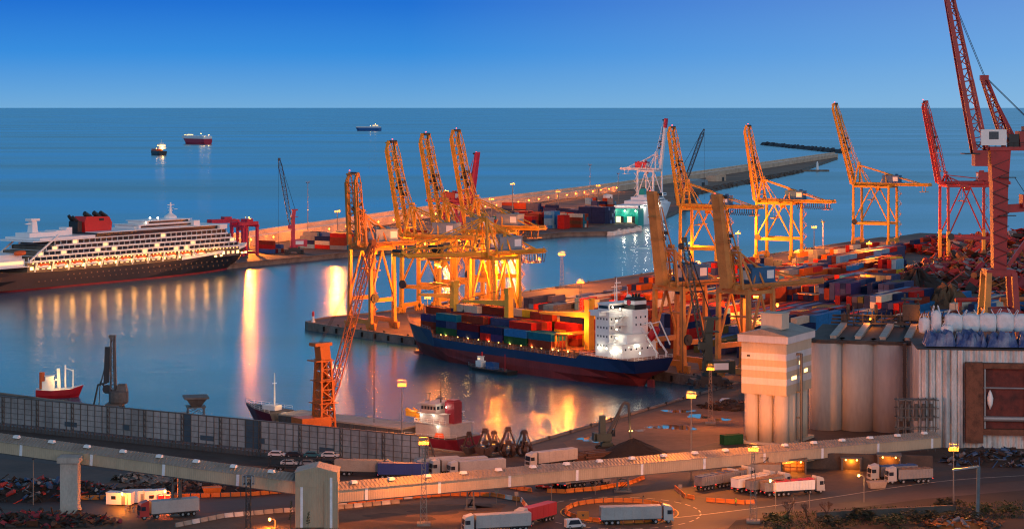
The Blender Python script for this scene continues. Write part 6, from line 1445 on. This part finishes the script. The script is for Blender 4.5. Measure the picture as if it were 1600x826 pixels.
for s in (-1,1):
    b = MB(); b.profile([(-2.8,.3),(-2.3,0),(2.3,0),(2.8,.3),(2.8,.8),(2.3,1.1),(-2.3,1.1),(-2.8,.8)], s*1.6-.45, s*1.6+.45); b.build('crawler_track', M_rubber, t)
b = MB(); b.box((0,0,1.5),(3,2.6,1)); b.lathe((0,0,2),[(1.1,0),(1.1,.6)],12); b.box((-1.2,0,3.5),(4.6,3,2)); b.box((-3.4,0,3.6),(.8,3,2.2)); b.build('upper_body', M_exg, t)
b = MB(); b.box((-1.2,.2,6.4),(1.7,1.6,5.4),taper=.9); cbn = b.build('riser', M_exg, t); b = MB(); b.box((1.6,1.1,4.4),(1.7,1.4,1.9)); b.build('cab', M_glass, t)
b = MB(); b.bar((.3,-.3,4.2),(4.6,-.3,12.6),.75,.9,w2=.55,h2=.6); b.bar((1.6,-.3,4.4),(3.6,-.3,9.4),.28); b.build('boom', M_dark, t)
b = MB(); b.bar((4.5,-.3,12.7),(6.0,-.3,12.2),.6,.7); b.bar((5.9,-.3,12.4),(6.5,-.3,3.0),.55,.7,w2=.4,h2=.4); b.build('stick', M_dark, t)
b = MB()
for k in range(4): a = R(45+90*k); b.bar((6.5,-.3,2.8),(6.5+.8*math.cos(a),-.3+.8*math.sin(a),1.6),.3); b.bar((6.5+.8*math.cos(a),-.3+.8*math.sin(a),1.6),(6.5+.25*math.cos(a),-.3+.25*math.sin(a),.5),.25)
b.build('orange_peel_grab', M_rust, t)
for y in (-.35,.35): lamp_ball(t,(6.4+y,-.9,5.0),.14,M_warm,'work_lamp')
lamp_light((7.2,-1.4,5.4), 300, t, WARM, .2)
def heap(name, label, cat, px, py, rx, ry, h_, m, seed, kind=None, n=26, rough=.16):
    p = Vector(V(px,py)); rr = random.Random(seed); b = MB(); rings = 9; vs = [(0,0,h_)]
    ph = [rr.uniform(0,6.3) for _ in range(3)]
    for k in range(1,rings+1):
        u = k/rings
        for i in range(n):
            a = 2*math.pi*i/n; w = 1+.15*math.sin(2*a+ph[0])+.1*math.sin(3*a+ph[1]); z = h_*(1-u)**1.05*(1+rr.uniform(-rough,rough)) if k < rings else -.1
            vs.append((math.cos(a)*rx*u*w, math.sin(a)*ry*u*w, z))
    fs = [(0,1+i,1+(i+1)%n) for i in range(n)]
    for k in range(rings-1): fs += [(1+k*n+i,1+(k+1)*n+i,1+(k+1)*n+(i+1)%n,1+k*n+(i+1)%n) for i in range(n)]
    b.add(vs, fs); o = b.build(name, m); o.location = p; return tag(o, label, cat, kind=kind)
M_coal = mat('black_coal', (.010,.010,.011), .8, var=.5, scale=.8, bump=.6, bscale=1.5)
heap('coal_heap', 'smooth black coal heap on the quay beside the material handler', 'heap', 990, 712, 10.5, 8.5, 4.8, M_coal, 3, rough=.05)
M_beam = mat('rusty_beams', (.085,.042,.03), .7, var=.5, scale=.5)
r = random.Random(14)
for i, (px, py, L, n, lab) in enumerate(((905,716,16,9,'long stack of rusty steel beams next to the coal heap'),(940,714,12,7,'short stack of rusty steel beams between excavator and coal heap'),(880,722,9,5,'low stack of rusty beams behind the white lorry'))):
    b = MB()
    for k in range(n):
        for z in range(2 if k%3 else 3): y = (k-n/2)*.7; o_ = r.uniform(-.8,.8); b.box((o_,y,.3+z*.62),(L,.16,.5)); b.box((o_,y,.08+z*.62),(L,.5,.07)); b.box((o_,y,.54+z*.62),(L,.5,.07))
    o = b.build('beam_stack', M_beam); o.location = V(px,py); o.rotation_euler = (0,0,R(30)); tag(o, lab, 'steel beams')
t = thing('storage_container', 'dark green storage container standing alone on the dusty quay', 'container', V(1143,693), R(24)); o = bpy.data.objects.new('container_body', cmesh(6.06,'green')); C.objects.link(o); o.parent = t
def scrap(name, label, p, rx, ry, h_, cols, n, smin, smax, seed, kind=None, cat='scrap heap', rz=0):
    """mound of scrap: a lumpy core under many plates, bars and crushed shells"""
    rr = random.Random(seed); b = MB(); nn = 18
    for k in range(1,6):
        pass
    vs = [(0,0,h_*.72)]
    for k in range(1,7):
        for i in range(nn): a = 2*math.pi*i/nn; u = k/6; vs.append((math.cos(a)*rx*u*.94, math.sin(a)*ry*u*.94, h_*.72*(1-u*u)-.2))
    b.add(vs, [(0,1+i,1+(i+1)%nn) for i in range(nn)]+[(1+k*nn+i,1+(k+1)*nn+i,1+(k+1)*nn+(i+1)%nn,1+k*nn+(i+1)%nn) for k in range(5) for i in range(nn)], 0)
    for i in range(n):
        u = math.sqrt(rr.random()); a = rr.uniform(0,6.283); x, y = math.cos(a)*rx*u, math.sin(a)*ry*u; z = h_*.8*(1-u*u)+rr.uniform(-.2,.5)*h_*.16
        s = rr.uniform(smin,smax); mi = rr.randrange(len(cols)); Mx = Matrix.Rotation(rr.uniform(0,6.3),3,'Z') @ Matrix.Rotation(rr.uniform(-.7,.7),3,'X') @ Matrix.Rotation(rr.uniform(-.7,.7),3,'Y')
        q = rr.random()
        if q < .45: b.box((x,y,z),(s,s*rr.uniform(.4,.8),s*rr.uniform(.12,.4)),mi,Mx,rr.uniform(.6,1))
        elif q < .7: d = Mx @ Vector((s*1.3,0,0)); b.bar(Vector((x,y,z))-d, Vector((x,y,z))+d, s*.14, s*.1, mi)
        elif q < .85: d = Mx @ Vector((s*.6,0,0)); b.tube(Vector((x,y,z))-d, Vector((x,y,z))+d, s*.3, s*.26, 8, mi)
        else:
            c = Vector((x,y,z)); w = [c+Mx@Vector((sx_*s*.8,sy_*s*.6,rr.uniform(-.2,.2)*s)) for sx_ in (-1,0,1) for sy_ in (-1,1)]; b.add(w,[(0,1,3,2),(2,3,5,4)],mi)
    o = b.build(name, cols); o.location = p; o.rotation_euler = (0,0,rz); return tag(o, label, cat, kind=kind)
SC_ = [mat('scrap_red', (.42,.03,.02), .6, var=.5, scale=.4), mat('scrap_rust', (.16,.06,.03), .8, var=.5, scale=.4), mat('scrap_dark', (.03,.026,.024), .8), mat('scrap_maroon', (.28,.02,.03), .6, var=.4), mat('scrap_orange', (.42,.12,.025), .7, var=.4), mat('scrap_steel', (.22,.22,.23), .5, .3), mat('scrap_blue', (.03,.09,.2), .6)]
M_soil = mat('dark_spoil', (.03,.02,.016), .9, var=.5, scale=.2, bump=.6)
reds_ = [SC_[1],SC_[0],SC_[3],SC_[0],SC_[4],SC_[2],SC_[3],SC_[5]]
scrap('scrap_metal_heap', 'vast red and brown scrap metal heap under the dark red cranes', (275,1130,3), 60, 60, 13, reds_, 900, 2, 7, 1, 'stuff')
scrap('scrap_metal_heap', 'red scrap metal heap reaching the far water at the frame edge', (330,1290,3), 75, 55, 15, reds_, 700, 2.5, 8, 2, 'stuff')
scrap('scrap_metal_heap', 'rust red scrap heap between the dark spoil heap and the big red crane', tuple(gp(1530,445)), 46, 50, 13, reds_, 650, 2, 6, 4, 'stuff')
scrap('scrap_metal_heap', 'darker scrap heap in front of the big red crane foot', (232,880,3), 42, 40, 17, [SC_[2],SC_[1],SC_[0],SC_[2],SC_[3],SC_[4],SC_[6]], 700, 1.5, 5, 3, 'stuff')
heap('spoil_heap', 'dark brown spoil heap between the container yard and the scrap', 'heap', 1432, 468, 24, 40, 15, M_soil, 9, rough=.2); heap('spoil_heap', 'tan and dark spoil heap just behind the white sacks', 'heap', 1480, 496, 22, 26, 14, mat('tan_spoil',(.14,.08,.04),.9,var=.6,scale=.15,col2=(.03,.02,.015),bump=.6), 10, rough=.25)
# red scrap grabs of steelwork standing in the heap
for i, (px, d, h_, lab) in enumerate(((1519,800,17,'red pipe frame standing in scrap, closest to the spoil heap'),(1590,770,20,'orange pipe frame standing in scrap at the frame edge'))):
    p = at(px,d,3); t = thing('goalpost_frame', lab, 'steel frame', tuple(p), R(10)); mm = SC_[0] if i == 0 else SC_[4]
    for x in (-5,5): MB().tube((x*(.7 if i else 1),0,0),(x,0,h_),.8,n=8).build('leg', mm, t)
    MB().tube((-7,0,h_),(7,0,h_),.9,n=8).build('cross_pipe', mm, t)
# ================================================================== BIG RED CRANE
rc = thing('harbour_crane', 'huge dark red harbour crane whose boom rises out of the top of the frame', 'crane', (154,648,3), R(0))
for x in (-5.5,5.5):
    for y in (-5,5):
        MB().bar((x*1.15,y*1.15,0),(x*.72,y*.72,40),2.0,2.0,w2=1.7,h2=1.7).build('leg', M_ora if x < 0 else M_red, rc)
b = MB()
for z, k in ((14,1.0),(28,.86),(40,.74)):
    b = MB()
    for s in (-1,1): b.bar((-5.5*k,s*5*k,z),(5.5*k,s*5*k,z),1.1,1.3); b.bar((s*5.5*k,-5*k,z),(s*5.5*k,5*k,z),1.1,1.3)
    b.build('portal_tie', M_red, rc)
b = MB(); b.bar((0,0,39),(0,0,66),4.0,4.0,w2=4.8,h2=4.8); b.bar((0,0,66),(0,0,78.5),4.8,4.8,w2=6.4,h2=5.6); b.box((0,0,40),(9,8,2)); b.bar((3,0,42),(16,0,60),1.2,1.2); b.bar((2,0,60),(18,0,61),1.4,2.6); b.box((12,0,62.5),(10,5,4)); b.build('slewing_column', M_red, rc)
b = MB(); b.box((4.4,0,79),(16,7,1.2)); b.box((-6,0,76),(4,5,5)); b.box((9.4,0,82),(7,6.5,5)); b.build('machine_platform', M_red, rc)
b = MB()
for y in (-3.7,3.7):
    b.bar((-8,y,81),(14,y,81),.15); b.bar((-8,y,80.2),(14,y,80.2),.12)
    for k in range(12): b.bar((-8+2*k,y,79.5),(-8+2*k,y,81),.12)
for k in range(16): b.bar((-2.6 if k%2 else 2.6,-2.7,42+k*2.1),(2.6 if k%2 else -2.6,-2.7,44.1+k*2.1),.5,.12)
b.box((-9,0,77.4),(5,6,.3)); b.box((2,-3.6,70),(5,1.6,.25)); b.box((2,-3.6,58),(5,1.6,.25)); b.build('walkway', M_dark, rc)
b = MB(); b.box((11,0,83),(6,7,6)); b.box((17,0,80.5),(5,6,4)); b.box((4,-2,81.6),(3,3,4)); b.build('machinery_house', M_dark, rc); b = MB(); b.box((-2.5,-3.6,82.6),(8,1.0,5)); b.build('white_cabin', M_white, rc); MB().box((-2.5,-4.13,83.2),(3,.06,2.4)).build('cabin_window', M_glass, rc)
b = MB(); a0, a1 = Vector((-6,0,78)), Vector((-15.8,3,131))
b.lattice(a0, a0+(a1-a0)*.42, 4.2,4.2,5,.7,.3,w2=3.6,h2=3.6); b.lattice(a0+(a1-a0)*.42, a1, 3.6,3.6,8,.6,.28,w2=2.2,h2=2.2); b.box(a1,(3.4,3,2.4)); b.bar(a0+Vector((-1.8,-1.8,0)),a1+Vector((-.8,-.8,0)),1.1,1.5); b.build('boom', M_red, rc)
b = MB(); b.lattice((3,0,80),(-4.6,0,101),3,3,6,.6,.3,w2=1.6,h2=1.6); b.bar((6,1.5,80),(-4.4,0,101),.7); b.bar((6,-1.5,80),(-4.4,0,101),.7); b.box((-4.6,0,101.4),(2.4,2.4,1.6)); b.build('back_mast', M_red, rc)
b = MB(); 
for y in (-.8,.8): b.tube((-4.6,y,102), tuple(a1+Vector((0,y,0))), .09, n=4); b.tube((-4.6,y,102),(26,y,72),.1,n=4)
b.tube((5,0,70),(22,0,44),.1,n=4); b.build('boom_rope', M_dark, rc)
# ================================================================== BLACK HARBOUR CRANE
p = at(1108,676,3.1); harbour_crane('black harbour crane with thin lattice boom between the ochre cranes and the puddles', tuple(p), R(188), M_dkgreen, M_dkgreen, M_dkgreen, 22, 3.0, 11, 38, R(80), cw=.24, bw=1.6)
scrap('rubble_heap', 'low dark rubble heap on the quay beside the black harbour crane', V(1160,636), 14, 8, 2.4, [M_soil, SC_[2], M_rust, SC_[2]], 160, .5, 1.6, 12, 'stuff', 'rubble')
car('white car parked under the black harbour crane', V(1136,629), R(20), M_car['white'])
# ================================================================== RUBBLE YARD
M_rub = mat('pale_rubble', (.30,.27,.24), .9, var=.6, scale=.5, dark=.4)
scrap('rubble_heap', 'pale concrete rubble heap under the conveyor', V(255,748), 13, 7, 2.2, [M_rub,M_rub,M_bar_c,M_soil], 260, .4, 1.4, 21, 'stuff', 'rubble')
scrap('rubble_heap', 'dark brown rubble strewn across the yard behind the orange barriers', V(335,762), 22, 6, 1.4, [M_soil,M_rub,M_rust,SC_[2],M_dirt], 320, .4, 1.3, 22, 'stuff', 'rubble')
scrap('junk_heap', 'dark junk heap with red bits behind the concrete pier', V(55,772), 22, 10, 4, [SC_[2],SC_[2],M_soil,SC_[0],SC_[5],SC_[6]], 380, .5, 2.2, 23, 'stuff', 'junk')
scrap('junk_heap', 'scrap and rails coloured red for the glow at the lower corner beside the pier', V(60,816), 18, 6, 2.4, [SC_[2],SC_[3],SC_[1],SC_[2]], 300, .5, 2.4, 24, 'stuff', 'junk')  # the dark red glow is put into the scrap colours here
M_pal = mat('dark_red_pallets', (.09,.018,.022), .7, var=.4)
r = random.Random(31)
for i in range(14):
    px, py = 396+(i%7)*11, 768-(i//7)*8; b = MB(); k = r.choice((3,4,5))
    for z in range(k):
        b.box((0,0,.1+z*.42),(1.6,1.3,.34))
        for x in (-.6,0,.6): b.box((x,0,.3+z*.42),(.2,1.3,.1))
    o = b.build('crate_stack', M_pal); o.location = V(px,py); o.rotation_euler = (0,0,R(r.uniform(0,40))); tag(o, 'dark red stacked crates by the road before the transfer tower', 'crates', 'dark red crate stacks')
def cabin(label, px, py, rz, dims, m, name='site_cabin'):
    t = thing(name, label, 'cabin', V(px,py), rz); x, y, z = dims
    b = MB(); b.box((0,0,z/2+.15),(x,y,z)); b.box((0,0,z+.2),(x+.2,y+.2,.14)); b.build('body', m, t); MB().box((x*.2,-y/2-.03,1.15),(.9,.06,2)).build('door', M_steel, t); MB().box((-x*.2,-y/2-.03,1.7),(1.1,.06,.8)).build('window', M_glass, t)
cabin('white site cabin closest to the concrete pier', 188, 787, R(-10), (6,2.5,2.6), M_white); cabin('long white site cabin beside the orange barriers', 214, 784, R(8), (6.5,2.5,2.6), M_white); cabin('white site cabin with a red box beside it', 242, 785, R(20), (5,2.5,2.8), M_white)
for px, lab in ((252,'red portable toilet against the white cabin'),(263,'red and white portable toilet standing apart')):
    t = thing('portable_toilet', lab, 'toilet', V(px,787)); MB().box((0,0,1.05),(1.1,1.1,2.1)).build('body', M_fred, t); MB().box((0,0,2.2),(1.16,1.16,.22),taper=.8).build('roof', M_white, t); MB().box((0,-.56,1),(.8,.04,1.8)).build('door', M_fred, t)
def skip(label, px, py, rz, m):
    t = thing('waste_skip', label, 'skip', V(px,py), rz); MB().box((0,0,.85),(3.6,1.8,1.5),taper=1.25).build('bin', m, t); b = MB(); b.box((0,1.12,1.62),(4.6,.1,.14)); b.box((0,-1.12,1.62),(4.6,.1,.14)); b.box((2.26,0,1.62),(.1,2.3,.14)); b.box((-2.26,0,1.62),(.1,2.3,.14)); b.build('rim', m, t)
skip('orange waste skip among the rubble', 331, 771, R(15), M_bar_o); skip('pale rusty skip beside the road under the street lamp', 1370, 762, R(10), M_curbg)
t = thing('wheel_loader', 'small orange wheel loader working among the rubble', 'loader', V(338,752), R(150))
b = MB(); b.box((-.8,0,1.5),(2.6,1.6,1)); b.box((.4,0,2.5),(1.4,1.4,1.5)); b.build('body', M_bar_o, t); MB().box((1.12,0,2.6),(.05,1.2,1)).build('windscreen', M_glass, t); b = MB(); b.bar((.8,0,1.6),(2.8,0,.8),.3); b.profile([(2.6,.2),(3.6,.2),(3.0,1.3),(2.6,1.2)],-1.1,1.1); b.build('bucket', M_dark, t)
for x in (-1.3,1.3):
    for s in (-1,1): wheel(t, x, s*.95, .65, .4)
# telecom mast
t = thing('telecom_mast', 'dark lattice telecom mast with panel antennas standing by the road', 'mast', V(388,823.5), 0)
MB().lattice((0,0,0),(0,0,10.5),1.0,1.0,9,.14,.08).build('lattice', M_dark, t)
for i in range(6):
    a = R(60*i+15); MB().box((math.cos(a)*1.2,math.sin(a)*1.2,10.4),(.28,.28,2.2)).build('panel_antenna', M_steel, t)
b = MB(); b.lathe((0,0,9.6),[(1.2,0),(1.2,.1)],12); b.lathe((0,0,11.2),[(1.2,0),(1.2,.1)],12); b.box((.2,.4,4.5),(.5,.5,1.6)); b.build('antenna_ring', M_dark, t)
for px, top, lab in ((278,735,'thin unlit pole by the orange barriers beside the trestle'),(52,690,'thin pole beside the junk heap and the pier')):
    p = V(px,788); t = thing('thin_pole', lab, 'pole', p); MB().tube((0,0,0),(0,0,10.5),.14,.09,n=6).build('shaft', M_pole, t); MB().box((0,0,10.6),(.5,.3,.2)).build('pole_cap', M_dark, t)
# fence stakes
for i in range(12):
    o = MB().bar((0,0,0),(.35,0,1.3),.12).build('warning_stake', M_bar_o if i%2 else M_bar_w); o.location = V(195+i*6.5, 797+ (i%3)); tag(o, 'small slanted orange and white stake in the fenced patch', 'stake', 'slanted stakes by the bend')
# ================================================================== PLANTING AT THE FOOT OF THE HILL
M_leaf = mat('scrub_leaves', (.035,.06,.022), .8, var=.5, scale=.8, dark=.45); M_leafd = mat('dark_scrub_leaves', (.022,.034,.018), .85, var=.5, scale=.8); M_bark = mat('bare_bark', (.07,.045,.035), .9); M_wall2 = mat('old_retaining_wall', (.10,.085,.075), .9, var=.6, scale=.5, bump=.3)
def bush(name, label, p, rx, ry, rz_, n, m, seed, leaf=.45):
    rr = random.Random(seed); b = MB(); cl = [(rr.uniform(-.7,.7)*rx, rr.uniform(-.7,.7)*ry, rr.uniform(.25,.7)*rz_, rr.uniform(.3,.55)) for _ in range(9)]
    for i in range(n):
        c = rr.choice(cl); a, e = rr.uniform(0,6.3), rr.uniform(-.5,1.5); k = rr.random()**.4*c[3]; q = Vector((c[0]+math.cos(a)*math.cos(e)*rx*k, c[1]+math.sin(a)*math.cos(e)*ry*k, max(.1,c[2]+math.sin(e)*rz_*k)))
        s = leaf*rr.uniform(.6,1.4); Mx = Matrix.Rotation(rr.uniform(0,6.3),3,'Z') @ Matrix.Rotation(rr.uniform(-1,1),3,'X'); b.add([q+Mx@Vector(v) for v in ((-s,0,0),(0,-s*.45,.05),(s,0,0),(0,s*.45,.05))],[(0,1,2,3)])
    t = thing(name, label, 'bush', p); b.build('foliage', m, t); b = MB()
    for c in cl[:6]: b.bar((0,0,0),(c[0],c[1],c[2]),.12)
    b.build('stem', M_bark, t)
def bare_tree(label, p, h_, seed):
    rr = random.Random(seed); t = thing('bare_tree', label, 'tree', p); b = MB(); b.bar((0,0,0),(0,0,h_*.35),.28,.28,w2=.2,h2=.2); b.build('trunk', M_bark, t); b = MB()
    def br(q, d, L, w, k):
        e = q+d*L; b.bar(q,e,w,w,w2=w*.6,h2=w*.6)
        if k == 0: return
        for _ in range(3): nd = (d+Vector((rr.uniform(-.8,.8),rr.uniform(-.8,.8),rr.uniform(-.2,.6)))).normalized(); br(e, nd, L*rr.uniform(.6,.8), w*.6, k-1)
    for _ in range(5): br(Vector((0,0,h_*.33)), Vector((rr.uniform(-.7,.7),rr.uniform(-.7,.7),1)).normalized(), h_*.26, .14, 3)
    b.build('crown', M_bark, t)
for i, (px, py, lab) in enumerate(((1232,815,'leafless shrub tree in front of the road, first along the bank'),(1262,818,'leafless shrub tree at the middle of the roadside bank'),(1292,812,'leafless shrub tree beside the green scrub'))): bare_tree(lab, V(px,py), 5.2-.4*i, i)
sc_l = ['dark scrub bush beside the leafless trees on the bank','dark scrub bush at the bottom of the frame under the road','dark green bush on the bank below the street lamp','dark scrub bush at the foot of the old wall','dark bush on the bank beyond the old wall','dark bush in the corner below the brown frame','dark bush beside the blue post','green scrub bush at the road edge under the pale lorry']
for i, (px, py, rx) in enumerate(((1215,822,4),(1310,824,5),(1345,812,4),(1390,822,5),(1440,815,5),(1500,818,6),(1560,806,6),(1480,795,3.5))): bush('scrub_bush', sc_l[i], V(px,py), rx, 3, 2.6, 420, M_leafd if i%3 else M_leaf, i)
tag(MB().box((0,0,.9),(34,.8,1.8)).build('retaining_wall', M_wall2), 'old low masonry wall along the bank under the road', 'wall'); w_ = bpy.data.objects['retaining_wall']; w_.location = V(1385,806); w_.rotation_euler = (0,0,R(14))
rr = random.Random(44); b = MB()
for i in range(2600):
    px, py = rr.uniform(1190,1600), rr.uniform(802,830); py = py-(px-1190)*.05; q = Vector(V(px,py)); s = rr.uniform(.2,.5); a = rr.uniform(0,6.3)
    b.add([q, q+Vector((math.cos(a)*s,math.sin(a)*s,s*.8)), q+Vector((math.cos(a+.6)*s*.7,math.sin(a+.6)*s*.7,s*1.2))],[(0,1,2)])
tag(b.build('ground_cover', M_leaf), 'rough dark grass and weeds on the bank below the road', 'weeds', kind='stuff')
sheet('bank_ground', [g2(1150,812),g2(1300,797),g2(1450,778),g2(1600,765),(160,440),(150,425),(40,425)], 3.01, mat('bank_soil', (.04,.032,.024), .95, var=.5, scale=.15))
for i, (px, py, h_, lab) in enumerate(((455,826,6.5,'tall thin weed stalk by the transfer tower'),(482,826,4,'short weed stalk next to the transfer tower'))):
    t = thing('weed_stalk', lab, 'weed', tuple(gp(px,826.5)-Vector((0,1.5,0)))); b = MB(); b.bar((0,0,0),(.2,0,h_),.1,.1,w2=.03,h2=.03); b.build('stem', M_leaf, t); b = MB(); r3 = random.Random(i)
    for k in range(60): z = h_*(.35+.65*r3.random()); a = r3.uniform(0,6.3); s = .5*(1.1-z/h_)+.15; q = Vector((.2*z/h_,0,z)); b.add([q, q+Vector((math.cos(a)*s,math.sin(a)*s,.25)), q+Vector((math.cos(a+.4)*s*.8,math.sin(a+.4)*s*.8,.4))],[(0,1,2)])
    b.build('foliage', M_leaf, t)
scrap('junk_heap', 'dark junk and tanks piled at the frame edge under the red doorway', V(1555,722), 14, 7, 4, [SC_[2],SC_[2],SC_[5],M_soil,SC_[6]], 220, .6, 2.0, 41, 'stuff', 'junk'); scrap('junk_heap', 'orange lit scrap at the bottom edge beneath the brown frame', V(1500,820), 9, 5, 2.2, [SC_[4],SC_[1],SC_[2],SC_[5]], 160, .4, 1.5, 42, 'stuff', 'junk')
t = thing('bent_post', 'tall bluish bent steel post at the roadside bank', 'post', V(1527,812), 0); MB().bar((0,0,0),(.3,0,12),.7,.6).build('shaft', mat('bluish_steel',(.10,.14,.17),.5,.3,var=.5), t); MB().bar((.3,0,12),(-5.5,0,11.2),.4,.4).build('bent_arm', M_steel, t)
